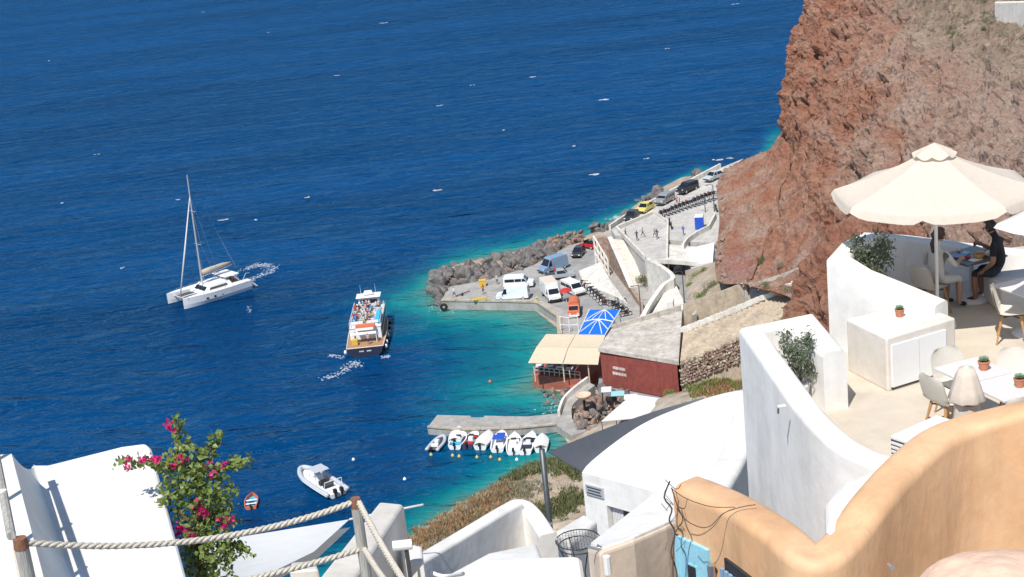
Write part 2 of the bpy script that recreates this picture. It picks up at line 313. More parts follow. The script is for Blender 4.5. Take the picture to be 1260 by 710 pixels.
def seamat():
    m = bpy.data.materials.new('sea_water'); M['sea_water'] = m; m.use_nodes = True; n = m.node_tree; L = n.links; b = n.nodes['Principled BSDF']
    A = n.nodes.new('ShaderNodeAttribute'); A.attribute_name = 'shoal'
    tc = n.nodes.new('ShaderNodeTexCoord')
    nz = n.nodes.new('ShaderNodeTexNoise'); nz.inputs['Scale'].default_value = 0.16; nz.inputs['Detail'].default_value = 5; L.new(tc.outputs['Object'], nz.inputs['Vector'])
    ad = n.nodes.new('ShaderNodeMath'); ad.operation = 'MULTIPLY_ADD'; ad.inputs[1].default_value = 7.0; L.new(nz.outputs[0], ad.inputs[0]); L.new(A.outputs['Fac'], ad.inputs[2])
    sb = n.nodes.new('ShaderNodeMath'); sb.operation = 'SUBTRACT'; sb.inputs[1].default_value = 3.5; L.new(ad.outputs[0], sb.inputs[0])
    dv = n.nodes.new('ShaderNodeMath'); dv.operation = 'DIVIDE'; dv.inputs[1].default_value = 40; L.new(sb.outputs[0], dv.inputs[0])
    cr = n.nodes.new('ShaderNodeValToRGB'); L.new(dv.outputs[0], cr.inputs[0]); e = cr.color_ramp.elements
    e[0].position = 0.0; e[0].color = (0.085, 0.19, 0.15, 1); e[1].position = 1.0; e[1].color = (0.0008, 0.041, 0.132, 1)
    for p, c in ((0.05, (0.05, 0.215, 0.20, 1)), (0.13, (0.008, 0.20, 0.21, 1)), (0.26, (0.0025, 0.125, 0.175, 1)), (0.45, (0.0014, 0.078, 0.165, 1)), (0.7, (0.0009, 0.050, 0.145, 1))):
        x = e.new(p); x.color = c
    # broad wind streaks over the open water
    mp0 = n.nodes.new('ShaderNodeMapping'); mp0.inputs['Scale'].default_value = (0.006, 0.03, 1); mp0.inputs['Rotation'].default_value = (0, 0, R_(8)); L.new(tc.outputs['Object'], mp0.inputs[0])
    n0 = n.nodes.new('ShaderNodeTexNoise'); n0.inputs['Scale'].default_value = 1; n0.inputs['Detail'].default_value = 4; L.new(mp0.outputs[0], n0.inputs['Vector'])
    r0_ = n.nodes.new('ShaderNodeMapRange'); r0_.inputs[1].default_value = 0.3; r0_.inputs[2].default_value = 0.7; r0_.inputs[3].default_value = 0.76; r0_.inputs[4].default_value = 1.22; L.new(n0.outputs[0], r0_.inputs[0])
    mu = n.nodes.new('ShaderNodeMix'); mu.data_type = 'RGBA'; mu.blend_type = 'MULTIPLY'; mu.inputs[0].default_value = 1; L.new(cr.outputs[0], mu.inputs[6]); L.new(r0_.outputs[0], mu.inputs[7])
    L.new(mu.outputs[2], b.inputs['Base Color'])
    b.inputs['Roughness'].default_value = 0.22; b.inputs['IOR'].default_value = 1.333; b.inputs['Specular IOR Level'].default_value = 0.055; b.inputs['Specular Tint'].default_value = (0.35, 0.66, 1.0, 1)
    prev = None
    for sx, sy, st, dist, rot, det in ((0.02, 0.05, 0.7, 3.2, 12, 3), (0.10, 0.24, 1.0, 1.1, -8, 4), (0.36, 0.7, 0.95, 0.24, 16, 4)):
        mp = n.nodes.new('ShaderNodeMapping'); mp.inputs['Scale'].default_value = (sx, sy, 1); mp.inputs['Rotation'].default_value = (0, 0, R_(rot)); L.new(tc.outputs['Object'], mp.inputs[0])
        t = n.nodes.new('ShaderNodeTexNoise'); t.inputs['Scale'].default_value = 1; t.inputs['Detail'].default_value = det; t.inputs['Roughness'].default_value = 0.55; t.inputs['Distortion'].default_value = 0.6; L.new(mp.outputs[0], t.inputs['Vector'])
        bp = n.nodes.new('ShaderNodeBump'); bp.inputs['Strength'].default_value = st; bp.inputs['Distance'].default_value = dist * 2.2; L.new(t.outputs[0], bp.inputs['Height'])
        if prev: L.new(prev.outputs[0], bp.inputs['Normal'])
        prev = bp
    L.new(prev.outputs[0], b.inputs['Normal']); b.inputs['Specular IOR Level'].default_value = 0.0
    g = n.nodes.new('ShaderNodeBsdfGlossy'); g.inputs['Roughness'].default_value = 0.2; g.inputs['Color'].default_value = (0.36, 0.66, 1, 1); L.new(prev.outputs[0], g.inputs['Normal'])
    fr = n.nodes.new('ShaderNodeFresnel'); fr.inputs['IOR'].default_value = 1.333; L.new(prev.outputs[0], fr.inputs['Normal'])
    fm = n.nodes.new('ShaderNodeMath'); fm.operation = 'MULTIPLY'; fm.inputs[1].default_value = 0.36; L.new(fr.outputs[0], fm.inputs[0])
    mx = n.nodes.new('ShaderNodeMixShader'); L.new(fm.outputs[0], mx.inputs[0]); L.new(b.outputs[0], mx.inputs[1]); L.new(g.outputs[0], mx.inputs[2]); L.new(mx.outputs[0], n.nodes['Material Output'].inputs[0])
seamat()
sea = mb.build('sea', 'sea_water', smooth=True); attr(sea, 'shoal', depth); kind(sea, 'structure')
# ---- white caps far out: small broken crests lying on the water
def flake(mb, c, L_, W_, rz, z=0.05):
    n = 9; ca, sa = math.cos(rz), math.sin(rz); vs = []
    for k in range(n):
        w = 2 * math.pi * k / n; r = random.uniform(0.55, 1.1); x, y = L_ / 2 * r * math.cos(w), W_ / 2 * r * math.sin(w)
        vs.append((c[0] + x * ca - y * sa, c[1] + x * sa + y * ca, z + 0.03))
    vs += [(x, y, z - 0.08) for x, y, _ in vs]
    mb.add(vs, [tuple(range(n))] + [(k, n + k, n + (k + 1) % n, (k + 1) % n) for k in range(n)])
mat('foam', (0.78, 0.82, 0.84), 0.9, alpha=0.62)
wc = MB()
for x, y, s in ((730, 215, 2.6), (533, 235, 2.2), (380, 243, 1.2), (742, 123, 2.6), (655, 95, 1.8), (905, 5, 2), (475, 28, 2.6), (415, 93, 1.4), (540, 130, 1.1), (882, 197, 2.0), (897, 195, 1.2), (278, 270, 1.5), (315, 271, .8), (218, 246, .9), (795, 195, .8), (705, 180, .8), (580, 105, .9), (620, 160, .7), (120, 190, .7), (75, 250, .8), (60, 75, .9), (330, 40, 1.0), (250, 15, 1.0), (820, 60, 1.1), (150, 330, .6)):
    c = P(x, y, 0)
    for k in range(4): flake(wc, (c[0] + random.gauss(0, s * .4), c[1] + random.gauss(0, .3)), s * random.uniform(.4, .9), s * random.uniform(.2, .4), random.uniform(-.3, .3))
kind(wc.build('whitecaps', 'foam'), 'stuff')
# ---- hillside under the village and round the cove
hx = np.arange(-70, 130, 1.0); hy = np.arange(-20, 300, 1.0); X, Y = np.meshgrid(hx, hy); q = np.stack([X.ravel(), Y.ravel()], 1)
d = dist_shore(q); ins = inland(q); d = np.where(ins, d, -d)
q3 = np.column_stack([q, np.zeros(len(q))])
z = np.where(d < 0, d * 0.5, np.where(d < 22, 0.40 * d, 8.8 + (d - 22) * 1.05))
z = np.minimum(z, 52 + 0.0 * d)
# never above the sight lines over the roofs
z = np.minimum(z, np.maximum(2, 66 - 0.435 * q[:, 1] - 4) + 0 * z + np.where(q[:, 1] > 135, 3, 0))
harb = np.clip((q[:, 1] - 168) / 6, 0, 1) * np.clip((30 - q[:, 0]) / 3, 0, 1)
harb = np.maximum(harb, np.clip((q[:, 1] - 178) / 5, 0, 1))
z = z * (1 - harb) + np.minimum(z, 0.4) * harb
g = np.exp(-(((q[:, 0] - 24) / 9) ** 2 + ((q[:, 1] - 160) / 9) ** 2)); z = z + g * 1.2 * (d > 0)
OCX, OCY = 21.0, 86.0                                            # the spur that carries the rock outcrop
z = np.maximum(z, 37 - 1.25 * np.hypot(q[:, 0] - OCX - 3, q[:, 1] - OCY))
z = z + (fbm(q3 / 11, 4, 11) * 0.9 + fbm(q3 / 2.5, 3, 31) * 0.22) * np.clip(d / 5, 0, 1) * (1 - 0.9 * harb)
TZ = z.reshape(X.shape)
def tz(x, y):
    i = min(max(int(round(y + 20)), 0), TZ.shape[0] - 1); j = min(max(int(round(x + 70)), 0), TZ.shape[1] - 1); return float(TZ[i, j])
mb = MB(); nx = len(hx); keep = (d > -8).reshape(X.shape)
mb.v = np.column_stack([q, z]).tolist(); mb.f = [(i * nx + j, i * nx + j + 1, (i + 1) * nx + j + 1, (i + 1) * nx + j) for i in range(len(hy) - 1) for j in range(nx - 1) if keep[i, j]]; mb.m = [0] * len(mb.f)
mat('hillside', (0.40, 0.345, 0.275), 0.95, 0.25, 0.30, col2=(0.32, 0.245, 0.175), bump=1.0, bs=2.5, bd=0.15)
kind(mb.build('hillside', 'hillside', smooth=True), 'structure')
# ---- the red cliff: foot, foot of the steep face, rim, back of the plateau
CL = [  # foot, bench, rim
    ((58, 312, 0), (70, 300, 12), (86, 300, 46)),
    (D(889, 213, 262), D(977, 157, 258), D(1018, -25, 252)),
    (D(885, 275, 232), D(975, 188, 232), D(1060, -38, 226)),
    (D(882, 342, 206), D(1000, 240, 205), D(1128, 22, 196)),
    (D(925, 352, 188), D(1030, 290, 178), D(1185, 58, 176)),
    (D(1000, 350, 168) - np.array([0, 0, 4.]), D(1090, 300, 150), D(1255, 84, 152)),
    (D(1075, 350, 140) - np.array([0, 0, 20.]), D(1180, 310, 122), D(1340, 110, 126)),
    (D(1180, 360, 112) - np.array([0, 0, 30.]), D(1320, 310, 96), D(1470, 140, 100)),
]
CL = np.array([[list(map(float, p)) for p in c] for c in CL])
back = CL[:, 2] + np.array([38, 34, 9.0]); CL = np.concatenate([CL, back[:, None]], 1)
def cr_interp(K, n):
    m = len(K); t = np.linspace(0, m - 1, n); i = np.clip(t.astype(int), 0, m - 2); f = (t - i)[:, None, None]
    p0 = K[np.clip(i - 1, 0, m - 1)]; p1 = K[i]; p2 = K[i + 1]; p3 = K[np.clip(i + 2, 0, m - 1)]
    return 0.5 * (2 * p1 + (p2 - p0) * f + (2 * p0 - 5 * p1 + 4 * p2 - p3) * f ** 2 + (3 * p1 - p0 - 3 * p2 + p3) * f ** 3)
NC = 860; cols = cr_interp(CL, NC)
rows = []; zone = []
for a, b, n, z0 in ((0, 1, 100, 0), (1, 2, 250, 1), (2, 3, 60, 2)):
    for k in range(n):
        t = k / n
        if z0 == 0: p = cols[:, 0] * (1 - t) + cols[:, 1] * t; p = p + np.array([0, 0, -1.0]) * (1.6 * math.sin(math.pi * t))
        elif z0 == 1:
            p = cols[:, 1] * (1 - t) + cols[:, 2] * t; bulge = math.sin(math.pi * t) ** 0.8
            p = p + np.array([-0.75, -0.65, 0.25]) * 2.6 * bulge
        else: p = cols[:, 2] * (1 - t) + cols[:, 3] * t
        rows.append(p); zone.append(np.full(NC, z0 + t))
rows.append(cols[:, 3]); zone.append(np.full(NC, 3.0))
G = np.array(rows); ZN = np.array(zone); nr = len(G)
du = np.gradient(G, axis=1); dv = np.gradient(G, axis=0); N = np.cross(du, dv); N /= np.linalg.norm(N, axis=2, keepdims=True) + 1e-9
N *= np.where(N[..., 2:3].mean() < 0, -1, 1)
pf = G.reshape(-1, 3); nf = N.reshape(-1, 3); zf = ZN.ravel()
toward = (nf @ np.array([-0.6, -0.7, 0.3])) < 0; nf[toward] *= -1
face = np.clip(1 - np.abs(zf - 1.5) / 0.62, 0, 1) ** 0.5
st = pf * np.array([1, 1, 0.55])
big = fbm(st / 9.0, 4, 5); mid = fbm(st / 2.6, 4, 15, ridge=True); sm = fbm(st / 0.95, 3, 25)
pits = np.clip(vn(st / 1.5, 41) * 0.7 + vn(st / 0.75, 42) * 0.5 - 0.32, 0, 1)
patch = np.clip(fbm(pf / 7.0, 3, 77) * 0.9 + 0.5, 0, 1)
fine = fbm(st / 0.5, 3, 35); strata = vn(np.column_stack([pf[:, 0] / 14, pf[:, 1] / 14, pf[:, 2] / 1.3 + .5 * big]), 88)
pit2 = np.clip(vn(st / .62, 43) - .3, 0, 1)
disp = face * (1.5 * big + 0.8 * mid * (0.35 + patch) + 0.45 * sm + .3 * fine + .45 * strata - 4.4 * pits * (0.25 + patch) - 1.9 * pit2 * patch) + (1 - face) * (1.1 * big + np.where(zf > 1.8, .75, .38) * mid + 0.28 * sm - 0.8 * pits * patch)
edge = np.clip((np.tile(np.arange(NC), nr) / NC) * 30, 0, 1)
pf = pf + nf * (disp * np.clip(zf * 9, 0, 1))[:, None]
mb = MB(); mb.v = pf.tolist(); mb.f = [(i * NC + j, i * NC + j + 1, (i + 1) * NC + j + 1, (i + 1) * NC + j) for i in range(nr - 1) for j in range(NC - 1)]; mb.m = [0] * len(mb.f)
def cliffmat(name, att=True):
    m = bpy.data.materials.new(name); M[name] = m; m.use_nodes = True; n = m.node_tree; L = n.links; b = n.nodes['Principled BSDF']; b.inputs['Roughness'].default_value = 0.95; b.inputs['Specular IOR Level'].default_value = 0.15
    tc = n.nodes.new('ShaderNodeTexCoord').outputs['Object']
    def noise(sc, det=6, ro=0.6):
        t = n.nodes.new('ShaderNodeTexNoise'); t.inputs['Scale'].default_value = sc; t.inputs['Detail'].default_value = det; t.inputs['Roughness'].default_value = ro; L.new(tc, t.inputs['Vector']); return t.outputs[0]
    def rng_(s, a, b_, c=0, d_=1):
        t = n.nodes.new('ShaderNodeMapRange'); t.inputs[1].default_value = a; t.inputs[2].default_value = b_; t.inputs[3].default_value = c; t.inputs[4].default_value = d_; L.new(s, t.inputs[0]); return t.outputs[0]
    def mix(f, a, b_, bt='MIX'):
        t = n.nodes.new('ShaderNodeMix'); t.data_type = 'RGBA'; t.blend_type = bt
        for k, v in ((0, f), (6, a), (7, b_)):
            if hasattr(v, 'is_linked'): L.new(v, t.inputs[k])
            elif k == 0: t.inputs[0].default_value = v
            else: t.inputs[k].default_value = (*v, 1)
        return t.outputs[2]
    red = mix(rng_(noise(0.5), .38, .62), (0.30, 0.13, 0.082), (0.36, 0.195, 0.13))
    tan = mix(rng_(noise(0.7), .35, .65), (0.335, 0.225, 0.17), (0.41, 0.31, 0.25))
    if att:
        A = n.nodes.new('ShaderNodeAttribute'); A.attribute_name = 'tan'
        B = n.nodes.new('ShaderNodeAttribute'); B.attribute_name = 'top'
        C_ = n.nodes.new('ShaderNodeAttribute'); C_.attribute_name = 'pink'
        c = mix(A.outputs['Fac'], red, tan)
        c = mix(C_.outputs['Fac'], c, (0.31, 0.145, 0.135))
        top = mix(rng_(noise(0.35), .4, .6), (0.36, 0.275, 0.205), (0.26, 0.195, 0.145))
        c = mix(B.outputs['Fac'], c, top)
    else: c = red
    v = rng_(noise(2.6, 8, .7), .25, .75, .68, 1.30)
    c = mix(1.0, c, v, 'MULTIPLY'); L.new(c, b.inputs['Base Color'])
    p = None
    for sc, s_, dist in ((0.9, 1.0, 0.6), (3.2, 1.0, 0.3)):
        bp = n.nodes.new('ShaderNodeBump'); bp.inputs['Strength'].default_value = s_; bp.inputs['Distance'].default_value = dist; L.new(noise(sc, 7, .65), bp.inputs['Height'])
        if p: L.new(p.outputs[0], bp.inputs['Normal'])
        p = bp
    L.new(p.outputs[0], b.inputs['Normal'])
cliffmat('cliff'); cliffmat('cliff_red', False)
cliff = mb.build('cliff', 'cliff'); kind(cliff, 'structure')
u = np.tile(np.linspace(0, 7, NC), nr)
tanv = np.clip((u - 3.0 + 0.9 * (zf - 1.5) + 1.3 * fbm(pf / 9, 5, 90)) / 2.2, 0, 1) * np.clip((zf - 1.05) * 4, 0, 1)
tanv = np.maximum(tanv, np.clip((pf[:, 2] - 33 + 3 * big) / 8, 0, 0.75) * np.clip((u - 2.2) / 1, 0, 1))
tanv = np.clip(tanv + face * (.55 * np.clip(strata * 1.6, 0, 1) + .35 * fbm(pf / 4, 4, 93)) * .8, 0, 1)
topv = np.clip((zf - 1.88 + 0.12 * big) / 0.12, 0, 1)
lowv = np.clip(1.0 - zf, 0, 1)
pinkv = np.clip(1 - (((u - 3.05) / 0.55) ** 2 + ((zf - 0.22) / 0.20) ** 2), 0, 1)
tanv = np.maximum(tanv, np.clip(.35 + .9 * fbm(pf * np.array([1, 1, .35]) / 3.0, 4, 71), 0, .85) * np.clip(lowv * 3, 0, 1))
attr(cliff, 'tan', tanv); attr(cliff, 'top', topv); attr(cliff, 'pink', np.clip(pinkv * 1.3 + .55 * fbm(pf / 1.8, 4, 55) - .3, 0, .5))
CLG = pf.reshape(nr, NC, 3)
def cliff_pt(uu, zz):                                           # point of the finished cliff at column uu (0..7), zone zz (0..3)
    j = int(np.clip(uu / 7 * (NC - 1), 0, NC - 1)); k = np.argmin(np.abs(ZN[:, j] - zz)); return CLG[k, j]
# ---- leaves: small folded faces
def leaves(mb, pts, size, jit=0.35, asp=0.6, up=0.3, n_=None):
    for p in pts:
        a = Vector((random.gauss(0, 1), random.gauss(0, 1), random.gauss(0, 1) * 0.6 + up)).normalized(); b = a.orthogonal().normalized()
        b.rotate(Matrix.Rotation(random.uniform(0, 6.28), 3, a)); c = a.cross(b); s = size * random.uniform(1 - jit, 1 + jit); p = Vector(p)
        mb.add([p - b * s * .5, p + c * s * asp * .5 + a * s * .12, p + b * s * .5, p - c * s * asp * .5 + a * s * .12], [(0, 1, 2), (0, 2, 3)])
def blob_pts(c, r, n, flat=0.75, lump=5):
    cs = [(Vector((random.gauss(0, 1), random.gauss(0, 1), abs(random.gauss(0, .8)))).normalized() * random.uniform(.2, .75)) for _ in range(lump)]
    o = []
    for _ in range(n):
        k = random.choice(cs); v = Vector((random.gauss(0, 1), random.gauss(0, 1), random.gauss(0, 1))).normalized() * (random.random() ** .4) * .5
        w = k + v; o.append((c[0] + w.x * r, c[1] + w.y * r, c[2] + max(w.z, -.05) * r * flat))
    return o
# ================================================================== HARBOUR
def pz(l): return [P(*a) for a in l]
def V3(a): return Vector([float(q) for q in a])
def ribbon(mb, pts, th, h=None, zb=None, mi=0, rnd=0):                  # wall along 3-D points (tops); h = height, or zb = bottom level
    pts = [V3(p) for p in pts]; n = len(pts); Lf = []; Rt = []
    for i, p in enumerate(pts):
        a = pts[max(i - 1, 0)]; b = pts[min(i + 1, n - 1)]; t = Vector((b.x - a.x, b.y - a.y, 0)).normalized(); e_ = Vector((b.x - p.x, b.y - p.y, 0)); e_ = e_ if e_.length > 1e-6 else Vector((p.x - a.x, p.y - a.y, 0)); nn = Vector((-t.y, t.x, 0)) * th / 2 / max(abs(t.dot(e_.normalized())), .45)
        Lf.append(p + nn); Rt.append(p - nn)
    rows = []
    if rnd:                                                      # softly rounded top
        for i in range(n):
            z = zb if zb is not None else pts[i].z - h; hv = (Lf[i] - Rt[i]) / 2; w_ = hv.length; uu = hv / w_; c = (Lf[i] + Rt[i]) / 2; r = min(rnd, w_ * .98); r_ = [(w_, z - c.z)]
            r_ += [(w_ - r + r * math.cos(a), -r + r * math.sin(a)) for a in np.linspace(0, math.pi / 2, 6)]; r_ += [(-x, y) for x, y in r_[::-1]]
            rows.append([Vector((c.x + uu.x * x, c.y + uu.y * x, c.z + y)) for x, y in r_])
        b = len(mb.v); m_ = len(rows[0]); mb.grid(rows, mi, closed=True); k = m_ * (n - 1); mb.f += [tuple(b + j for j in range(m_)), tuple(b + k + j for j in range(m_ - 1, -1, -1))]; mb.m += [mi, mi]; return mb
    for i in range(n):
        z = zb if zb is not None else pts[i].z - h
        rows.append([Lf[i], Rt[i], Vector((Rt[i].x, Rt[i].y, z)), Vector((Lf[i].x, Lf[i].y, z))])
    b = len(mb.v); mb.grid(rows, mi, closed=True); k = 4 * (n - 1)
    mb.f += [(b + 3, b + 2, b + 1, b), (b + k, b + k + 1, b + k + 2, b + k + 3)]; mb.m += [mi, mi]; return mb
def smooth_line(pts, n=8):
    K = np.array([list(map(float, p)) for p in pts])[:, None]; return list(cr_interp(K, (len(pts) - 1) * n + 1)[:, 0])
def solid(name, pts, zb, m, label=None, cat=None, bevel=0, seg=2, parent=None, smooth=False, struct=False):
    o = MB().col(pts, zb).build(name, m, parent, bevel=bevel, seg=seg, smooth=smooth)
    if label: tag(o, label, cat)
    if struct: kind(o, 'structure')
    return o
# ---- quay
QZ = 1.4
qp = pz([(543, 370, QZ), (655, 372, QZ), (661, 373, QZ), (686, 390, QZ), (687, 412, QZ), (700, 450, QZ), (800, 440, QZ), (830, 380, QZ), (800, 310, QZ), (755, 285, QZ), (735, 293, QZ), (700, 302, QZ), (678, 314, QZ), (655, 327, QZ), (620, 338, QZ), (600, 344, QZ), (552, 353, QZ)])
quay = solid('quay', qp, -3, 'concrete', struct=True)
cop = [qp[0], qp[1], qp[2], qp[3], qp[4]]
def coping(line, parent, m, w=0.7, h=0.28, step=2.4, z=QZ):
    k = 0
    for a, b in zip(line[:-1], line[1:]):
        a, b = V3(a), V3(b); L_ = (b - a).length; n = max(1, int(L_ / step)); t = (b - a).normalized(); nn = Vector((t.y, -t.x, 0)) * -1
        if (nn.y < 0 and abs(t.x) > .3): nn = -nn
        if abs(t.x) <= .3: nn = Vector((1, 0, 0))
        for i in range(n):
            c = a + t * (L_ * (i + .5) / n) + nn * (w / 2 - .12)
            MB().box((c.x, c.y, z + .10 + random.uniform(-.015, .015)), (L_ / n - .05, w, h), math.atan2(t.y, t.x)).build('coping_block', m, parent)
coping(cop, quay, 'concrete_edge')
sh = MB().col(pz([(600, 358, QZ + .004), (655, 365, QZ + .004), (690, 380, QZ + .004), (720, 390, QZ + .004), (745, 380, QZ + .004), (715, 347, QZ + .004), (740, 318, QZ + .004), (735, 298, QZ + .004), (705, 309, QZ + .004), (690, 325, QZ + .004), (660, 341, QZ + .004)]), QZ - .1)
kind(sh.build('quay_road', 'asphalt'), 'structure')
# tyre fender on the tip of the quay
c = P(546, 376, 0.9); tag(at(MB().lathe([(.22 * math.cos(a) + .42, .2 * math.sin(a)) for a in np.linspace(0, 2 * math.pi, 9)[:-1]], n=18, axis='y', closed=True).build('tyre_fender', 'tyre', smooth=True), (c[0], c[1] - .3, .75)), 'black rubber tyre hung on the tip of the stone quay', 'tyre')
# ---- boulders of the breakwater
def boulder_mesh(seed, sub=2):
    bm = bmesh.new(); bmesh.ops.create_icosphere(bm, subdivisions=sub, radius=1)
    v = np.array([p.co for p in bm.verts]); r = 1 + .28 * vn(v * 1.3 + seed * 7.1, seed) + .12 * vn(v * 3 + seed, seed + 3)
    for _ in range(11):
        n = rng.normal(size=3); n /= np.linalg.norm(n); dd_ = v @ n; cut = rng.uniform(.42, .78); r = np.where(dd_ * r > cut, cut / np.maximum(dd_, .05), r)
    for p, k in zip(bm.verts, r): p.co *= k
    me = bpy.data.meshes.new('boulder'); bm.to_mesh(me); bm.free(); return me
BMS = [boulder_mesh(i) for i in range(7)]; BMS_R = []
for me in BMS: me.materials.append(M['boulder']); c_ = me.copy(); c_.materials[0] = M['boulder_red']; BMS_R.append(c_)
def boulder(parent, c, r, red=False, org=(0, 0, 0)):
    o = bpy.data.objects.new('boulder', random.choice(BMS_R if red else BMS)); COL.objects.link(o); o.parent = parent
    o.location = [float(c[i] - org[i]) for i in range(3)]; o.rotation_euler = [random.uniform(0, 6.28) for _ in range(3)]; o.scale = [r * random.uniform(.75, 1.25) for _ in range(3)]; return o
o0 = P(600, 330, 0); bw = thing('breakwater', 'long bank of grey and brown boulders sheltering the parking quay', 'breakwater', o0)
outer = smooth_line([P(x, y, 0) for x, y in ((534, 360), (535, 342), (556, 328), (600, 318), (640, 309), (675, 301), (694, 297))], 12)
inner = smooth_line([P(x, y, QZ) for x, y in ((543, 366), (553, 351), (600, 342), (625, 332), (655, 324), (676, 312), (690, 305))], 12)
nb = 0
for t in np.linspace(0, 1, 36):
    i = t * (len(outer) - 1); a = outer[int(i)]; b = inner[int(i)]
    for k, (f, zz) in enumerate(((0.0, .0), (.2, .7), (.42, 1.3), (.62, 1.75), (.82, 1.9), (1.0, 1.7))):
        w = np.linalg.norm(a[:2] - b[:2])
        if k in (1, 3) and w < 4: continue
        c = a * (1 - f) + b * f; boulder(bw, (c[0] + random.gauss(0, .4), c[1] + random.gauss(0, .4), zz * .8 + random.gauss(0, .2) - .35), random.choice((.6, .8, 1.0, 1.25, 1.6)) * random.uniform(.9, 1.1), random.random() < .06, o0); nb += 1
o1 = P(700, 297, 0); bp_ = thing('rock_bank', 'bank of small pinkish broken rocks behind the dark parked car', 'rock bank', o1)
for _ in range(70):
    x = random.uniform(676, 716); y = 306 - (x - 676) * .27 - random.uniform(0, 9); c = P(x, y, 1.2); boulder(bp_, (c[0], c[1], random.uniform(.6, 1.9)), random.uniform(.35, .75), True, o1)
o2 = P(790, 262, 0); sr = thing('shore_rocks', 'grey rocks in the surf below the white sea wall', 'rocks', o2)
for x, y, n, s in ((748, 283, 7, 1.0), (778, 267, 10, 1.3), (812, 242, 14, 1.6), (795, 246, 6, 1.1), (860, 217, 8, 1.3)):
    for _ in range(n):
        c = P(x + random.gauss(0, 6), y + random.gauss(0, 1.6), .5); boulder(sr, (c[0], c[1], random.uniform(-.2, 1.2)), s * random.uniform(.6, 1.2), False, o2)
o3 = P(712, 505, 0); rb = thing('shore_rubble', 'brown rubble and rocks between the jetty and the red restaurant', 'rocks', o3)
for _ in range(120):
    x = random.uniform(690, 775); y = random.uniform(484, 528); c = P(x, y, 1.0)
    if x < 707 and y > 498: continue
    boulder(rb, (c[0], c[1], random.uniform(.2, 1.4) + max(0, (x - 715)) * .025), random.uniform(.3, .9), random.random() < .45, o3)
for _ in range(26):
    c = P(random.uniform(668, 702), random.uniform(478, 500), 0); boulder(rb, (c[0], c[1], random.uniform(-.3, .3)), random.uniform(.3, .7), random.random() < .5, o3)
# ---- upper road and plaza
RW = [((768, 299, 6), (845, 322, 6)), ((757, 290, 5.95), (884, 300, 6.05)), ((752, 282, 5.95), (886, 280, 6.2)), ((775, 267, 6), (887, 258, 6.6)), ((808, 249, 6.2), (889, 236, 7.1)), ((852, 225, 7), (893, 212, 7.9)), ((888, 206, 7.8), (915, 195, 8.5))]
RL = [P(*a) for a, _ in RW]; RR = [P(*b) for _, b in RW]
mb = MB()
for i in range(1, len(RL) - 1): mb.col([RL[i], RR[i], RR[i + 1], RL[i + 1]], -2)
kind(mb.build('harbour_road', 'plaza', fix=True), 'structure')
PLZ = pz([(759, 283, 6.02), (805, 264, 6.02), (822, 276, 6.02), (821, 318, 6.02), (793, 319, 6.02)])
plz = solid('plaza', PLZ, [1.2, 1.2, 1.2, 5.4, 1.2], 'plaza', struct=True)
bo = MB().col(pz([(818, 300, 6.0), (880, 306, 6.02), (878, 325, 6.0), (841, 321, 6.0), (800, 318.5, 6.0)]), 5.35); kind(bo.build('road_deck', 'whitewash'), 'structure')
cv = P(818, 318, 6); cb = MB().col(pz([(800, 330, 2.6), (842, 336, 2.6), (880, 330, 2.6), (850, 312, 2.6), (800, 312, 2.6)]), -1); kind(cb.build('underpass_floor', 'asphalt'), 'structure')
bk = MB().col([P(793, 304, 5.4), P(850, 306, 5.4), P(850, 304, 5.4), P(793, 302, 5.4)], -1); tag(bk.build('underpass_wall', 'wall_grey'), 'dark concrete back wall of the underpass below the road deck', 'wall')
c = P(822, 319.5, 5.4); tag(at(MB().tube([(0, 0, -3), (0, 0, .02)], .14, 10).build('deck_column', 'white_paint'), (c[0], c[1] + .3, 5.36)), 'slim white column holding up the road deck edge', 'column')
# parapets
sw = MB(); sl_ = smooth_line([V3(p) + Vector((-.2, .2, .75)) for p in RL[2:7]], 5); ribbon(sw, sl_, .4, 1.2)
tag(sw.build('sea_wall', 'whitewash', bevel=.04), 'long low white sea wall along the parked cars', 'wall')
pw = MB(); ribbon(pw, [V3(p) + Vector((0, 0, .7)) for p in (PLZ[4], PLZ[0], PLZ[1], PLZ[2], PLZ[3])], .3, .9); tag(pw.build('plaza_parapet', 'whitewash', bevel=.03), 'low white parapet folding round the walkers\' plaza', 'parapet')
rd = MB(); ribbon(rd, pz([(840, 300, 6.9), (846, 292, 6.9), (858, 284, 6.9), (872, 277, 7.0), (880, 262, 7.3)]), .35, .9); tag(rd.build('roadside_wall', 'whitewash', bevel=.03), 'short white wall curving past the blue cabin', 'wall')
# ---- stairs down to the quay
st_t0, st_t1 = V3(P(752, 294, 5.9)), V3(P(767, 296, 5.9)); st_b0, st_b1 = V3(P(779, 352, 1.6)), V3(P(797, 349, 1.6)); NS = 22
stairs = thing('harbour_stairs', 'straight cream stone staircase from the plaza down to the quay', 'stairs', st_b0)
for k in range(NS):
    t0, t1 = k / NS, (k + 1.02) / NS
    a, b, c, d_ = st_t0.lerp(st_b0, t0), st_t1.lerp(st_b1, t0), st_t1.lerp(st_b1, t1), st_t0.lerp(st_b0, t1); z = 5.95 - 4.45 * k / NS
    MB().col([(p.x, p.y, z) for p in (a, b, c, d_)], .2).build('step', 'plaster_cream' if k % 1 == 0 else 'whitewash', stairs, st_b0)
fl = MB(); ribbon(fl, [P(735, 292, 6.2), P(750, 291, 6.4)], .5, zb=.2); ribbon(fl, [P(750, 291, 6.5), P(763, 320, 4.6), P(777, 353, 2.4), P(789, 372, 2.2), P(789, 398, 2.2)], .6, zb=.2)
stf = tag(fl.build('stair_wall', 'stone_wall', fix=True), 'red stone flank wall of the harbour staircase with pale coping', 'wall')
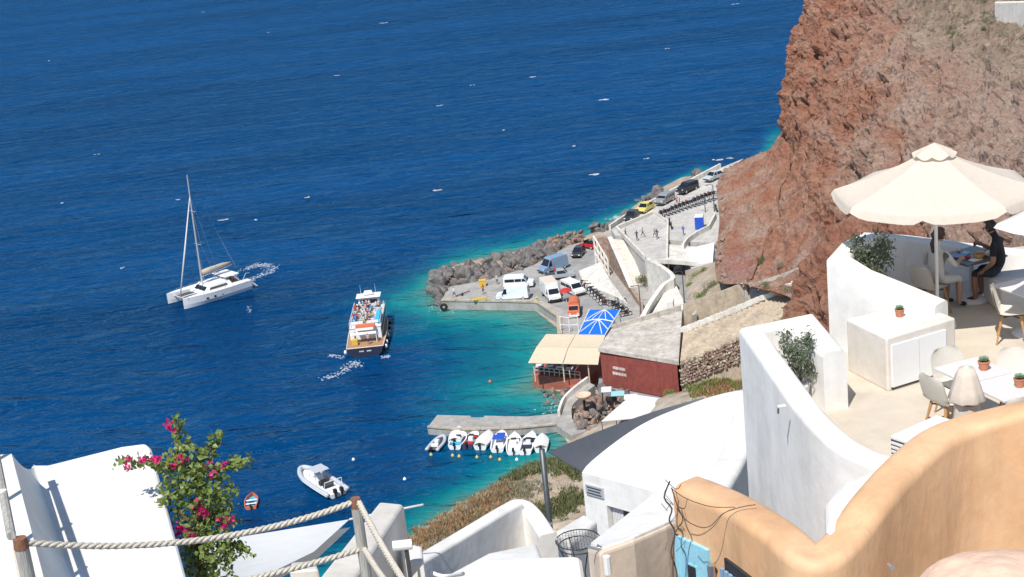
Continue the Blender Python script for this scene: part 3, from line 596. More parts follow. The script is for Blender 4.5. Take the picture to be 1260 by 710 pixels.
cp = MB(); ribbon(cp, [P(750, 291, 6.68), P(763, 320, 4.78), P(777, 353, 2.58)], .75, .16); cp.build('coping', 'whitewash', stf)
# pale balcony frame on the corner of the stair wall
fr = thing('balustrade', 'pale lattice balustrade on the corner of the stair wall', 'balustrade', P(737, 320, QZ))
fo = fr.location; a, b = V3(P(734, 290, 6.2)), V3(P(751, 318, 4.2))
for k in range(5): p = a.lerp(b, k / 4) + Vector((-.5, -.1, 0)); MB().box((p.x, p.y, (p.z + QZ) / 2), (.3, .3, p.z - QZ)).build('post', 'plaster_cream', fr, fo)
for zz in (0, -1.6, -3.0): MB().tube([a + Vector((-.5, -.1, zz)), b + Vector((-.5, -.1, zz * .8))], .14, 6).build('rail', 'plaster_cream', fr, fo)
# low white building on the quay
solid('quay_ramp_house', pz([(712, 333, 2.5), (739, 322, 3.4), (751, 345, 3.4), (773, 374, 2.6), (757, 364, 2.3), (718, 349, 2.2)]), .5, 'whitewash', 'low white sloping slab at the foot of the stair wall', 'ramp', bevel=.06)
# ---- switchback: white ramp walls, red building, tan stepped path
hr = MB(); ribbon(hr, smooth_line([P(787, 396, 3.0), P(800, 372, 4.2), P(816, 350, 5.4), P(828, 341, 6.0), P(818, 330, 6.2), P(797, 318, 6.7)], 4), .7, zb=.3)
tag(hr.build('ramp_wall', 'whitewash', fix=True), 'thick pale wall curling round the steep white ramp', 'wall')
solid('white_ramp', pz([(796, 396, 2.6), (822, 352, 4.6), (830, 346, 4.8), (842, 372, 3.8), (838, 392, 3.0)]), .2, 'whitewash', 'steep whitewashed ramp below the road deck', 'ramp', bevel=.03)
solid('ramp_hut', pz([(820, 372, 5.2), (828, 371, 5.2), (829, 366, 5.2), (821, 367, 5.2)]), 2.5, 'plaster', 'tiny white hut standing on the whitewashed ramp', 'hut', bevel=.05)
solid('lower_road', pz([(828, 340, 3.3), (842, 332, 3.0), (848, 372, 4.0), (842, 374, 4.0)]), .5, 'asphalt', struct=True)
solid('cream_house', pz([(846, 306, 6.6), (879, 298, 8.0), (877, 322, 6.6), (850, 326, 5.4)]), 2, 'plaster', 'cream flat roofed house against the foot of the red cliff', 'house', bevel=.08)
# red building with flat concrete roof
rf = pz([(738, 431, 7), (833, 448, 7), (839, 396, 7), (755, 411, 7)]); rh = thing('red_house', 'long dark red house with grey concrete roof above the shore', 'house', V3(rf[0]) - Vector((0, 0, 5)))
ro_ = rh.location
MB().col(rf, 2.2).build('wall', 'red_wall', rh, ro_, bevel=.04)
e = [V3(p) + Vector((0, 0, .35)) for p in rf]; roof = MB().col([V3(rf[0]) + Vector((-.2, -.2, .4)), V3(rf[1]) + Vector((.2, -.2, .4)), V3(rf[2]) + Vector((.2, .2, 1.6)), V3(rf[3]) + Vector((-.2, .2, .7))], [6.9, 6.9, 6.9, 6.9]).build('roof', 'wall_grey', rh, ro_)
pr_ = MB(); ribbon(pr_, [V3(rf[3]) + Vector((0, 0, 1.2)), V3(rf[2]) + Vector((0, 0, 2.4))], .3, 1.4); pr_.build('parapet', 'wall_grey', rh, ro_)
# painted notice on the red wall (two illegible lines of pale lettering)
fn = (V3(rf[1]) - V3(rf[0])).normalized(); out = Vector((fn.y, -fn.x, 0))
for k, (zz, w_) in enumerate(((4.95, 2.0), (4.2, 2.2))):
    p = V3(rf[0]) + fn * 2.4 + out * .02
    for j in range(9): MB().box((p.x + fn.x * (j * w_ / 9 - w_ / 2 + .6), p.y + fn.y * (j * w_ / 9 - w_ / 2 + .6), zz - j * .0), (w_ / 9 * .7, .04, .38 if (j + k) % 4 else .30), math.atan2(fn.y, fn.x)).build('painted_letter', 'whitewash', rh, ro_)
# terrace strip below the red wall, its shade painted dark grey, with canopies
solid('shore_terrace', pz([(736, 478, 2.1), (836, 494, 2.1), (834, 478, 2.1), (737, 463, 2.1)]), -.5, 'sail_grey', 'paving strip painted dark as shade along the foot of the red house', 'terrace')
def slabtable(px, py, w, d_, m, label, z=2.1, rz=-.1, h=1.9):
    c = P(px, py, z + h); t = thing('shade_canopy', label, 'canopy', (c[0], c[1], z), rz)
    MB().box((0, 0, h), (w, d_, .08), top=(.96, .96)).build('canopy_top', m, t)
    for a in (-1, 1):
        for b in (-1, 1): MB().tube([(a * w * .42, b * d_ * .42, -1.2), (a * w * .42, b * d_ * .42, h - .02)], .05, 6).build('leg', 'dark_metal', t)
slabtable(746, 479, 1.3, 1.7, 'canvas_white', 'small white canopy at the corner of the red house')
slabtable(760, 484, 1.7, 1.5, 'sky_blue_paint', 'pale turquoise canopy between two white ones')
slabtable(776, 488, 1.7, 1.6, 'canvas_white', 'white canopy beside the big white tent')
# white tent roof
tp = [V3(P(740, 518, 4.7)), V3(P(757, 503, 5.0)), V3(P(778, 485, 5.2)), V3(P(812, 490, 4.9)), V3(P(806, 512, 4.6))]
tn = thing('white_tent', 'big white pointed canvas roof below the red house', 'tent', (tp[1].x, tp[1].y, 1)); mb = MB(); mb.col(tp, [p.z - .1 for p in tp]); mb.build('canvas', 'canvas_white', tn, tn.location)
for p in tp: MB().tube([(p.x * .98 + tp[1].x * .02, p.y, 0), (p.x * .98 + tp[1].x * .02, p.y, p.z - .1)], .05, 6).build('pole', 'dark_metal', tn, tn.location)
# pink basin on a dark post
c = P(720, 508, 1.2); bn = thing('basin_post', 'pink shallow basin on a dark post above the rubble', 'basin', (c[0], c[1], .6))
MB().tube([(0, 0, -.6), (0, 0, 2.6)], .16, 8).build('post', 'black', bn); MB().lathe([(0, 2.5), (.7, 2.6), (.95, 2.95), (.98, 3.15), (.85, 3.12), (.6, 2.85), (0, 2.75)], n=18).build('basin', 'plaster_pink', bn, smooth=True)
# tan stepped path up to the right
lo_n = [P(837, 445, 7.0), P(905, 416, 10.6), P(974, 383, 15.0), P(1040, 352, 19.5)]; lo_f = [P(841, 409, 8.2), P(915, 380, 11.6), P(1000, 343, 16.8), P(1070, 312, 21)]
lo_n = smooth_line(lo_n, 12); lo_f = smooth_line(lo_f, 12)
sp = thing('stepped_path', 'broad tan stepped path climbing from the red house to the cliff', 'path', (lo_n[0][0], lo_n[0][1], 3)); so_ = sp.location
for i in range(len(lo_n) - 1):
    a, b, c, d_ = lo_n[i], lo_n[i + 1], lo_f[i + 1], lo_f[i]; z = max(a[2], d_[2]) * .5 + min(a[2], d_[2]) * .5
    MB().col([(a[0], a[1], a[2] + .1), (b[0], b[1], a[2] + .12), (c[0], c[1], d_[2] + .12), (d_[0], d_[1], d_[2] + .1)], 1).build('step', 'ramp_tan', sp, so_)
kb = MB()
for i in range(0, 3 * len(lo_f) - 3):
    t = i / 3; a = V3(lo_f[int(t)]).lerp(V3(lo_f[min(int(t) + 1, len(lo_f) - 1)]), t % 1)
    MB().box((a.x, a.y, a.z + .35), (.62, .5, random.uniform(.45, .7)), -.4 + random.uniform(-.2, .2)).build('kerb_stone', 'whitewash', sp, so_)
up = [P(841, 374, 10.2), P(880, 361, 11.8), P(917, 347, 13.4)]; ub = MB(); ribbon(ub, up, .5, zb=3); tag(ub.build('path_wall', 'ramp_tan', fix=True), 'tall tan retaining wall rising behind the stepped path', 'wall')
u2 = MB(); ribbon(u2, [P(917, 347, 13.4), P(917, 352, 13.2), P(960, 338, 15), P(1000, 322, 17.5)], .5, zb=5); tag(u2.build('upper_path_wall', 'wall_grey', fix=True), 'grey retaining wall at the foot of the red slope', 'wall')
solid('wall_buttress', pz([(852, 388, 9.6), (857, 386, 9.6), (857, 382, 9.6), (852, 384, 9.6)]), 6, 'wall_grey', 'small square grey buttress on the tan retaining wall', 'buttress')
# rubble stone wall under the path: separate stones
rs = thing('rubble_wall', 'dry stone wall of red and pale stones under the stepped path', 'wall', so_); a, b = V3(P(843, 452, 6.2)), V3(P(908, 420, 9.5)); outv = Vector((b - a).cross(Vector((0, 0, 1)))).normalized(); outv = outv if outv.y < 0 else -outv
SM = [boulder_mesh(50 + i, 1) for i in range(4)]; sms = []
for me in SM:
    for m in ('boulder_red', 'boulder_red', 'concrete_edge', 'stone_wall'): c_ = me.copy(); c_.materials.clear(); c_.materials.append(M[m]); sms.append(c_)
for i in range(30):
    for j in range(8):
        t = (i + random.uniform(.2, .8)) / 30 * 13; p = V3(lo_n[int(t)]).lerp(V3(lo_n[int(t) + 1]), t % 1) + outv * random.uniform(.05, .25); p.z = p.z - .35 - j * .38
        o = bpy.data.objects.new('stone', random.choice(sms)); COL.objects.link(o); o.parent = rs; o.location = p - rs.location; o.scale = [random.uniform(.2, .42) for _ in range(3)]; o.rotation_euler = [random.uniform(0, 6) for _ in range(3)]
# ---- restaurant on the water
RZ = 1.9; rp = pz([(655, 461, RZ), (716, 467, RZ), (736, 455, RZ), (744, 418, RZ), (690, 414, RZ), (672, 418, RZ)])
rst = solid('restaurant_terrace', rp, -2.5, 'red_base', 'red painted terrace base standing in the shallow water', 'terrace', bevel=.05)
solid('terrace_apron', pz([(700, 474, 1.3), (723, 470, 1.6), (728, 478, 1.4), (708, 487, .7)]), -1, 'red_base', 'sloping red apron beside the restaurant terrace', 'apron')
rl = thing('terrace_railing', 'cream wooden railing along the restaurant front', 'railing', (rp[0][0], rp[0][1], RZ))
ra, rbb = V3(rp[0]) + Vector((.3, .3, 0)), V3(rp[1]) + Vector((-.2, .3, 0))
for k in range(10): p = ra.lerp(rbb, k / 9); MB().box((p.x, p.y, RZ + .5), (.12, .12, 1.0)).build('post', 'canvas_awning', rl, rl.location)
for zz in (.98, .55): MB().tube([ra + Vector((0, 0, zz)), rbb + Vector((0, 0, zz))], .06, 6).build('rail', 'canvas_awning', rl, rl.location)
aw = thing('restaurant_awning', 'large cream canvas awning over the waterside restaurant tables', 'awning', (rp[0][0], rp[0][1], RZ)); ao = aw.location
f0, f1, m0, m1, b0, b1 = [V3(p) for p in (P(650, 446, 4.75), P(736, 448, 4.75), P(660, 427, 5.55), P(739, 428, 5.55), P(672, 411, 5.9), P(745, 412, 5.9))]
def panel(p00, p10, p01, p11, nm, sag=.10, m='canvas_awning', parent=aw, org=None, nn=8):
    mb = MB(); rows = []
    for i in range(nn + 1):
        r_ = []
        for j in range(nn + 1):
            s_, t = i / nn, j / nn; p = p00.lerp(p10, t).lerp(p01.lerp(p11, t), s_); p.z -= sag * math.sin(math.pi * s_) * math.sin(math.pi * t); r_.append(p)
        rows.append(r_)
    mb.grid(rows); mb.grid([[q - Vector((0, 0, .03)) for q in r_] for r_ in rows]); return mb.build(nm, m, parent, org if org is not None else parent.location, smooth=True)
for ta, tb in ((.0, .495), (.505, 1)):
    panel(f0.lerp(f1, ta), f0.lerp(f1, tb), m0.lerp(m1, ta), m0.lerp(m1, tb), 'canvas_panel')
    panel(m0.lerp(m1, ta) + Vector((0, 0, .02)), m0.lerp(m1, tb) + Vector((0, 0, .02)), b0.lerp(b1, ta), b0.lerp(b1, tb), 'canvas_panel')
for t in (.08, .5, .86): p = f0.lerp(f1, t) + Vector((0, .5, -.1)); MB().tube([(p.x, p.y, RZ), (p.x, p.y, p.z)], .09, 8).build('post', 'canvas_awning', aw, ao)
for t in (.1, .5, .9): p = b0.lerp(b1, t) + Vector((0, -.4, -.12)); MB().tube([(p.x, p.y, RZ), (p.x, p.y, p.z)], .09, 8).build('post', 'canvas_awning', aw, ao)
MB().tube([f0 + Vector((0, .02, -.06)), f1 + Vector((0, .02, -.06))], .06, 6).build('beam', 'canvas_awning', aw, ao)
# blue tarp roof with white battens
bt = thing('blue_tarp_roof', 'bright blue tarpaulin roof with white radiating battens', 'roof', P(735, 412, QZ)); bo_ = bt.location
q0, q1, q2, q3_ = V3(P(711, 412, 4.6)), V3(P(745, 412, 4.6)), V3(P(764, 381, 4.9)), V3(P(725, 381, 4.9))
panel(q0, q1, q3_, q2, 'tarp', -.35, 'tarp_blue', bt)
def onq(u_, v_): p = q0.lerp(q1, u_).lerp(q3_.lerp(q2, u_), v_); p.z += .35 * math.sin(math.pi * u_) * math.sin(math.pi * v_) + .05; return p
for (ua, va), (ub_, vb) in (((.5, .98), (.08, .55)), ((.5, .98), (.28, .52)), ((.5, .98), (.5, .5)), ((.5, .98), (.75, .5)), ((.5, .98), (.97, .6)), ((.5, .5), (.02, .5)), ((.5, .5), (.98, .5)), ((.5, .5), (.06, .12)), ((.5, .5), (.4, .02)), ((.5, .5), (.85, .03)), ((.5, .5), (.97, .2)), ((0.01, 0), (0.01, 1)), ((.99, 0), (.99, 1))):
    MB().tube([onq(ua + (ub_ - ua) * t, va + (vb - va) * t) for t in np.linspace(0, 1, 6)], .07, 5).build('batten', 'white_paint', bt, bo_)
for q_ in (q0, q1, q2, q3_): p = q_.lerp((q0 + q2) / 2, .06); MB().tube([(p.x, p.y, QZ), (p.x, p.y, p.z)], .07, 6).build('post', 'white_paint', bt, bo_)
# white gate frame at the quay corner
gf = thing('gate_frame', 'white pipe gate frame at the quay corner by the orange truck', 'gate', P(690, 410, QZ)); go = gf.location
for x, y in ((690, 408), (701, 409), (712, 408)): p = P(x, y, QZ); MB().tube([p, (p[0], p[1], QZ + 2.3)], .06, 6).build('post', 'white_paint', gf, go)
for zz in (1.1, 2.28): MB().tube([(*P(690, 408, QZ)[:2], QZ + zz), (*P(701, 409, QZ)[:2], QZ + zz), (*P(712, 408, QZ)[:2], QZ + zz)], .05, 6).build('rail', 'white_paint', gf, go)
# ---- jetty
JZ = .95; jp = pz([(538, 510.5, JZ), (579, 511.5, JZ), (580, 513.5, JZ), (595, 513.5, JZ), (596, 511.5, JZ), (650, 512.5, JZ), (684, 509, JZ), (700, 512, JZ), (722, 530, JZ), (703, 536, JZ), (684, 523, JZ), (640, 527, JZ), (568, 529.5, JZ), (526, 526, JZ)])
jt = solid('jetty', jp, -3, 'concrete', struct=True)
coping([jp[13], jp[12], jp[11], jp[10]], jt, 'concrete_edge', .4, .2, 2.2, JZ)
pth = MB(); rA = smooth_line([P(688, 512, 1.0), P(694, 496, 1.3), P(708, 482, 2.0), P(724, 470, 2.4)], 5); rB = smooth_line([P(704, 516, 1.0), P(704, 500, 1.4), P(716, 487, 2.0), P(732, 474, 2.4)], 5)
for i in range(len(rA) - 1): pth.col([rA[i], rB[i], rB[i + 1], rA[i + 1]], -1)
kind(pth.build('shore_path', 'concrete', fix=True), 'structure')
pw2 = MB(); ribbon(pw2, [V3(p) + Vector((0, 0, .75)) for p in rA], .35, 1.6); tag(pw2.build('path_parapet', 'whitewash', bevel=.03), 'white parapet climbing beside the path from jetty to restaurant', 'parapet')
# ---- rock outcrop beside the white terrace
bm = bmesh.new(); bmesh.ops.create_icosphere(bm, subdivisions=6, radius=1); v = np.array([p.co for p in bm.verts])
oc = D(1062, 392, 88); rr = np.array([3.7, 4.5, 4.7]); w = v * rr; dsp = .75 * fbm(w / 3.2, 3, 61) + .45 * fbm(w / 1.1, 3, 63, ridge=True) - .8 * np.clip(vn(w / .8, 65) - .25, 0, 1)
w = w + v * dsp[:, None]
for p, k in zip(bm.verts, w): p.co = k
me = bpy.data.meshes.new('rock_outcrop'); bm.to_mesh(me); bm.free(); me.materials.append(M['cliff_red']); o = bpy.data.objects.new('rock_outcrop', me); COL.objects.link(o); o.location = oc
kind(o, 'structure')
MB().lathe([(0, -1), (3.3, -1), (4.5, -8), (7, -16), (0, -16)], n=14).build('rock_foot', 'cliff_red', o)

# loose rocks on the cliff top and scree at the foot of the red slope
for _ in range(110):
    c = cliff_pt(random.uniform(2.7, 5.6), 2.0 + abs(random.gauss(0, .25))); r = random.choice((.25, .35, .5, .8)); boulder(cliff, (c[0], c[1], c[2] - r * .15), r, True)
for _ in range(60):
    c = cliff_pt(random.uniform(.9, 4.2), abs(random.gauss(0, .05)) + .02); r = random.choice((.25, .35, .5, .8)); boulder(cliff, (c[0], c[1], c[2] + r * .1), r, True)
# ================================================================== VILLAGE ON THE SLOPE
# ---- vaulted white house
c0 = V3(D(716, 581, 38)); e1 = V3(P(806, 605, c0.z)) - c0; e1.normalize(); e2 = V3(P(908, 496, c0.z)) - c0; VW, VL = 6.0, e2.length + .3; e2.normalize()
vh = thing('vaulted_house', 'white house with a broad vaulted roof and small dark window', 'house', (c0.x, c0.y, c0.z - 8)); vo = vh.location
mb = MB(); rows = []
for i in range(41):
    s_ = i / 40; h = 0.66 * math.sin(math.pi * min(1, s_ * .9)) ** .66; r_ = []
    for j in range(31):
        t = j / 30; p = c0 + e1 * (VW * t) + e2 * (VL * s_); p.z += h + .10 * float(vn(np.array([[s_ * 3, t * 3, 2.2]]), 4)[0]) * math.sin(math.pi * s_) - .25 * (t - .2) ** 2; r_.append(p)
    rows.append(r_)
mb.grid(rows); mb.build('roof', 'plaster', vh, vo, smooth=True)
mb = MB(); b_ = [c0, c0 + e1 * VW, c0 + e1 * VW + e2 * VL, c0 + e2 * VL]; ins = .01
# walls: front with a window opening, sides and back follow the vault
def wq(mb, a, b, zt, zb): mb.add([(a.x, a.y, zb), (b.x, b.y, zb), (b.x, b.y, zt), (a.x, a.y, zt)], [(0, 1, 2, 3)])
w0, w1, wt, wbz = .72, 1.5, c0.z - .75, c0.z - 1.95
for a, b, zt, zb in ((0, w0, c0.z, c0.z - 9), (w1, VW, c0.z, c0.z - 9), (w0, w1, c0.z, wt), (w0, w1, wbz, c0.z - 9)): wq(mb, c0 + e1 * a, c0 + e1 * b, zt, zb)
for k in (0, 1):
    r_ = [rr_[0 if k == 0 else 30] for rr_ in rows]; n_ = len(r_); mb.grid([r_, [Vector((p.x, p.y, c0.z - 9)) for p in r_]])
mb.grid([rows[40], [Vector((p.x, p.y, c0.z - 9)) for p in rows[40]]]); mb.build('wall', 'plaster', vh, vo)
wn = MB(); inn = e2 * .22
for a, b, zt, zb in ((w0, w0, wt, wbz), (w1, w1, wt, wbz)): pa = c0 + e1 * a; wn.add([(pa.x, pa.y, zb), (pa.x + inn.x, pa.y + inn.y, zb), (pa.x + inn.x, pa.y + inn.y, zt), (pa.x, pa.y, zt)], [(0, 1, 2, 3)])
for zz in (wt, wbz): pa, pb = c0 + e1 * w0, c0 + e1 * w1; wn.add([(pa.x, pa.y, zz), (pb.x, pb.y, zz), (pb.x + inn.x, pb.y + inn.y, zz), (pa.x + inn.x, pa.y + inn.y, zz)], [(0, 1, 2, 3)])
wno = wn.build('window', 'plaster', vh, vo)
pa, pb = c0 + e1 * (w0 - .02) + inn, c0 + e1 * (w1 + .02) + inn; gl = MB(); wq(gl, pa, pb, wt + .02, wbz - .02); gl.build('pane', 'glass', wno)
for o in vh.children[-1:]: pass
cu_ = MB()
for k in range(7): p = c0 + e1 * (w0 + .06 + k * .05) + inn * .7; cu_.tube([(p.x, p.y, wt - .05), (p.x, p.y, wbz + .05)], .025, 5)
cu_.build('curtain', 'sail_pale', wno, vo); wno.children[0].location = -Vector(vo) if wno.children[0].name.startswith('pane') else wno.children[0].location
# plaque with three illegible lines
pq = MB(); p = c0 + e1 * .40 - e2 * .03; ang = math.atan2(e1.y, e1.x); pq.box((p.x, p.y, c0.z - .42), (.56, .04, .28), ang); pqo = pq.build('plaque', 'alu', vh, vo)
ln = MB()
for k, w_ in enumerate((.46, .40, .46)): ln.box((p.x - e2.x * .025, p.y - e2.y * .025, c0.z - .34 - k * .08), (w_, .01, .03), ang)
ln.build('lettering', 'pole_grey', pqo, vo)
# pale kerb wall between vault and terrace
mb = MB(); ribbon(mb, smooth_line([D(919, 505, 31), D(908, 545, 29), D(889, 582, 27), D(868, 612, 25), D(840, 640, 23)], 5), .55, zb=52, rnd=.1); tag(mb.build('kerb_wall', 'plaster', smooth=True, fix=True), 'sloping cream edged wall descending between vault and terrace', 'wall')
# ---- grey shade sail and its pole
sp_ = V3(D(667, 555, 40)); pl = thing('sail_pole', 'tall dark steel pole holding the corner of the grey sail', 'pole', (sp_.x, sp_.y, sp_.z - 5))
MB().tube([(0, 0, 0), (0, 0, 5.05)], .078, 12).build('shaft', 'pole_grey', pl, smooth=True); MB().box((0, 0, 2.9), (.17, .17, .08)).build('clamp', 'steel', pl); MB().tube([(.03, 0, 2.6), (.11, .02, 2.6), (.11, .02, .6)], .04, 8).build('conduit', 'white_plastic', pl)
sa = [V3(D(674, 556, 40)), V3(D(721, 583, 42)), V3(D(865, 510, 52)), V3(D(866, 489, 54))]
mb = MB(); rows = []
for i in range(13):
    r_ = []
    for j in range(13):
        s_, t = i / 12, j / 12; lo = sa[0].lerp(sa[1], s_); hi = sa[3].lerp(sa[2], s_); p = lo.lerp(hi, t); p.z += .12 * math.sin(math.pi * t) * (1 - s_) - .3 * math.sin(math.pi * s_) * math.sin(math.pi * t); r_.append(p)
    rows.append(r_)
mb.grid(rows); mb.grid([[q - Vector((0, 0, .02)) for q in r_] for r_ in rows]); tag(mb.build('shade_sail', 'sail_grey', smooth=True), 'dark grey shade sail stretched from steel pole behind the vault', 'shade sail')
# ---- white ramp with peach flank in front of the vault
rt = [D(722, 672, 21), D(806, 606, 24), D(838, 598, 24), D(836, 640, 21.5), D(820, 646, 21), D(780, 664, 20.3), D(737, 679, 20)]
rm = thing('peach_ramp', 'white topped ramp wall with peach coloured flank', 'wall', (rt[0][0], rt[0][1], 57)); MB().col(rt, 57).build('flank', 'plaster_peach', rm, rm.location, bevel=.07, seg=3)
cx_ = sum((V3(p) for p in rt), Vector()) / len(rt); MB().col([cx_ + (V3(p) - cx_) * .93 + Vector((0, 0, .03)) for p in rt], [float(p[2]) - .06 for p in rt]).build('top', 'plaster', rm, rm.location, bevel=.02)
c = V3(D(748, 706, 19.3)); MB().tube([c, c + Vector((0, 0, .25))], .05, 8).build('vent_pipe', 'white_plastic', rm, rm.location)
bk_ = MB(); pts = [V3(D(x, y, 20.2)) for x, y in ((720, 676), (728, 679), (736, 681), (744, 680), (735, 676))]; bk_.tube([p + Vector((0, 0, .06)) for p in pts], .02, 6); tag(bk_.build('light_bracket', 'steel'), 'small bent metal bracket on the edge of the white ramp', 'bracket')
# ---- flat white roof, zig wall, block
solid('flat_roof', [P(571, 692, 61.8), P(600, 685, 61.8), P(716, 681.5, 61.8), P(725, 740, 61.8), P(560, 740, 61.8)], 56, 'plaster', 'flat blinding white roof with rounded corner below the pole', 'roof', bevel=.12, seg=3)
mb = MB(); ribbon(mb, smooth_line([D(505, 694, 24.2), D(526, 681, 25), D(580, 649, 26.5), D(622, 624, 27.7), D(640, 617, 28.1), D(656, 630, 27.9), D(674, 657, 27)], 5), .32, zb=52, rnd=.06); tag(mb.build('gable_wall', 'plaster', smooth=True, fix=True), 'white gabled parapet wall rising to a rounded peak', 'wall')
solid('stair_block', [D(540, 712, 23.5), D(600, 680, 25.2), D(660, 668, 26), D(668, 690, 24.5), D(560, 735, 22.5)], 52, 'plaster', 'low white landing behind the flat roof', 'landing', bevel=.06)
solid('white_block', [D(683, 652, 29), D(719, 631, 30.5), D(735, 640, 29.5), D(700, 668, 28)], 50, 'plaster', 'rounded white block between pole and vaulted house', 'block', bevel=.10, seg=3)
# round wire rack on legs
c = V3(D(711, 664, 27)); wr = thing('wire_rack', 'round black wire basket stand beside the vaulted house', 'rack', (c.x, c.y, c.z - .75))
for rr_, zz in ((.40, .75), (.36, .64)): MB().tube([(rr_ * math.cos(a), rr_ * math.sin(a), zz) for a in np.linspace(0, 2 * math.pi, 33)], .011, 6).build('ring', 'dark_metal', wr)
ms = MB()
for k in range(-7, 8): x = k * .052; y = math.sqrt(max(.38 ** 2 - x * x, 0)); ms.tube([(x, -y, .74), (x, 0, .70), (x, y, .74)], .004, 4); ms.tube([(-y, x, .74), (0, x, .70), (y, x, .74)], .004, 4)
ms.build('mesh', 'dark_metal', wr)
for a in range(4): MB().tube([(.36 * math.cos(a * 1.57 + .4), .36 * math.sin(a * 1.57 + .4), .64), (.18 * math.cos(a * 1.57 + .4), .18 * math.sin(a * 1.57 + .4), .2), (.25 * math.cos(a * 1.57 + .4), .25 * math.sin(a * 1.57 + .4), -.6)], .012, 6).build('leg', 'dark_metal', wr)
# ---- wedge wall with lamp
wd = [D(466, 617, 19), D(497, 620, 19), D(432, 720, 15.2), D(386, 718, 15.2)]
ww = thing('wedge_wall', 'broad cream wall sloping down beside the rope fence', 'wall', (wd[0][0], wd[0][1], 56)); MB().col(wd, 56).build('body', 'plaster_cream', ww, ww.location, bevel=.05, seg=3)
c = V3(D(493, 671, 17.2)); lp = thing('wall_lamp', 'white capsule lamp on a pipe beside the wedge wall', 'lamp', (c.x, c.y, c.z - .35)); MB().tube([(-.09, 0, .35), (.13, 0, .35)], [.06, .06], 12).build('shade', 'white_plastic', lp, smooth=False); MB().tube([(.06, 0, -1.5), (.06, 0, .3)], .025, 8).build('stem', 'pole_grey', lp)
solid('gate_pillar', [D(500, 668, 18.5), D(519, 672, 18.2), D(521, 690, 17.4), D(498, 688, 17.6)], 57, 'plaster', 'square white gate pillar beside the capsule lamp', 'pillar', bevel=.03)
solid('white_pillar', [D(358, 692, 17), D(388, 690, 17), D(392, 700, 16.4), D(356, 702, 16.4)], 57, 'plaster_cream', 'short cream pillar under the pale sail', 'pillar', bevel=.03)
pc_ = MB(); pc_.tube(smooth_line([D(528, 703, 17.8), D(545, 709, 17.6), D(570, 706, 18)], 4), .025, 8); tag(pc_.build('white_pipe', 'white_plastic', smooth=True), 'short white plastic pipe running to the flat roof', 'pipe')
sb_ = [V3(D(250, 668, 24)), V3(D(430, 639, 24)), V3(D(386, 679, 21.5)), V3(D(250, 745, 18.5))]
mb = MB(); rows = [[sb_[0].lerp(sb_[1], t).lerp(sb_[3].lerp(sb_[2], t), s_) + Vector((0, 0, -.18 * math.sin(math.pi * s_) * math.sin(math.pi * t))) for t in np.linspace(0, 1, 12)] for s_ in np.linspace(0, 1, 12)]
mb.grid(rows); mb.grid([[q - Vector((0, 0, .14)) for q in r_] for r_ in rows]); mb.tube([sb_[1], sb_[1] + (sb_[1] - sb_[0]).normalized() * 1.2 + Vector((0, 0, .05))], .02, 5); tag(mb.build('pale_sail', 'canvas_white', smooth=True), 'pale pointed shade sail stretched behind the bougainvillea', 'shade sail')
# ---- white roof terrace with upturned edge
rz_ = 66.9; g0 = [P(37, 571, rz_), P(60, 571, rz_), P(150, 548.5, rz_), P(180, 544.5, rz_), P(186, 550, rz_), P(236, 735, rz_), P(95, 735, rz_)]
lr = thing('roof_terrace', 'wide white plaster roof with an upturned left edge', 'roof', (g0[0][0], g0[0][1], 58)); MB().col(g0, 58).build('slab', 'plaster', lr, lr.location, bevel=.04, seg=3)
aa = [P(42, 571.2, rz_ - .01), P(101, 735, rz_ - .01)]; bb = [P(14, 558, rz_ + .50), P(60, 735, rz_ + .50)]
mb = MB(); rows = []
for k in range(9):
    t = k / 8; f = t ** 1.6; h = t
    r_ = []
    for j in range(9):
        p, q_ = V3(aa[0]).lerp(V3(aa[1]), j / 8), V3(bb[0]).lerp(V3(bb[1]), j / 8); r_.append(Vector((p.x + (q_.x - p.x) * h, p.y + (q_.y - p.y) * h, p.z + (q_.z - p.z) * f)))
    rows.append(r_)
far = [Vector((p.x - 1.0, p.y, p.z)) for p in rows[-1]]; rows.append(far); rows.append([Vector((p.x, p.y, 58)) for p in far])
mb.grid(rows); r0r = [r_[0] for r_ in rows]; mb.grid([r0r, [Vector((p.x, p.y, 58)) for p in r0r]]); mb.build('upturned_edge', 'plaster', lr, lr.location, smooth=False)
# ---- rope fence: posts and laid ropes
def rope(line, r, name, parent=None, turns=None):
    L_ = sum((line[i + 1] - line[i]).length for i in range(len(line) - 1)); n = len(line); turns = turns or L_ / (r * 6.5); mb = MB(); per = max(int(turns * 9), 20)
    def pt(t): i = min(int(t * (n - 1)), n - 2); return line[i].lerp(line[i + 1], t * (n - 1) - i), (line[i + 1] - line[i]).normalized()
    for s_ in range(3):
        pts = []
        for k in range(per + 1):
            t = k / per; p, tg = pt(t); a = tg.cross(Vector((0, 0, 1))).normalized(); b = a.cross(tg); w = 2 * math.pi * (turns * t + s_ / 3); pts.append(p + (a * math.cos(w) + b * math.sin(w)) * r * .52)
        mb.tube(pts, r * .56, 6)
    o = mb.build(name, 'rope', parent, parent.location if parent else (0, 0, 0), smooth=True); return o
def sagline(a, b, sag, n=24): a, b = V3(a), V3(b); return [a.lerp(b, i / n) - Vector((0, 0, sag * 4 * (i / n) * (1 - i / n))) for i in range(n + 1)]
def fpost(px, py, dep, r, label, h=1.25):
    t_ = V3(D(px, py, dep)); t = thing('fence_post', label, 'post', (t_.x, t_.y, t_.z - h)); MB().tube([(0, 0, 0), (0, 0, h * .5), (0, 0, h - .07)], [r * 1.03, r, r * .96], 14).build('shaft', 'weathered_wood', t); MB().tube([(0, 0, h - .075), (0, 0, h)], [r * 1.02, r * .9], 14).build('cap', 'rust', t); return t_
p1 = fpost(437, 613, 11.3, .042, 'cracked white wooden post with rusty cap joining four ropes', 1.8)
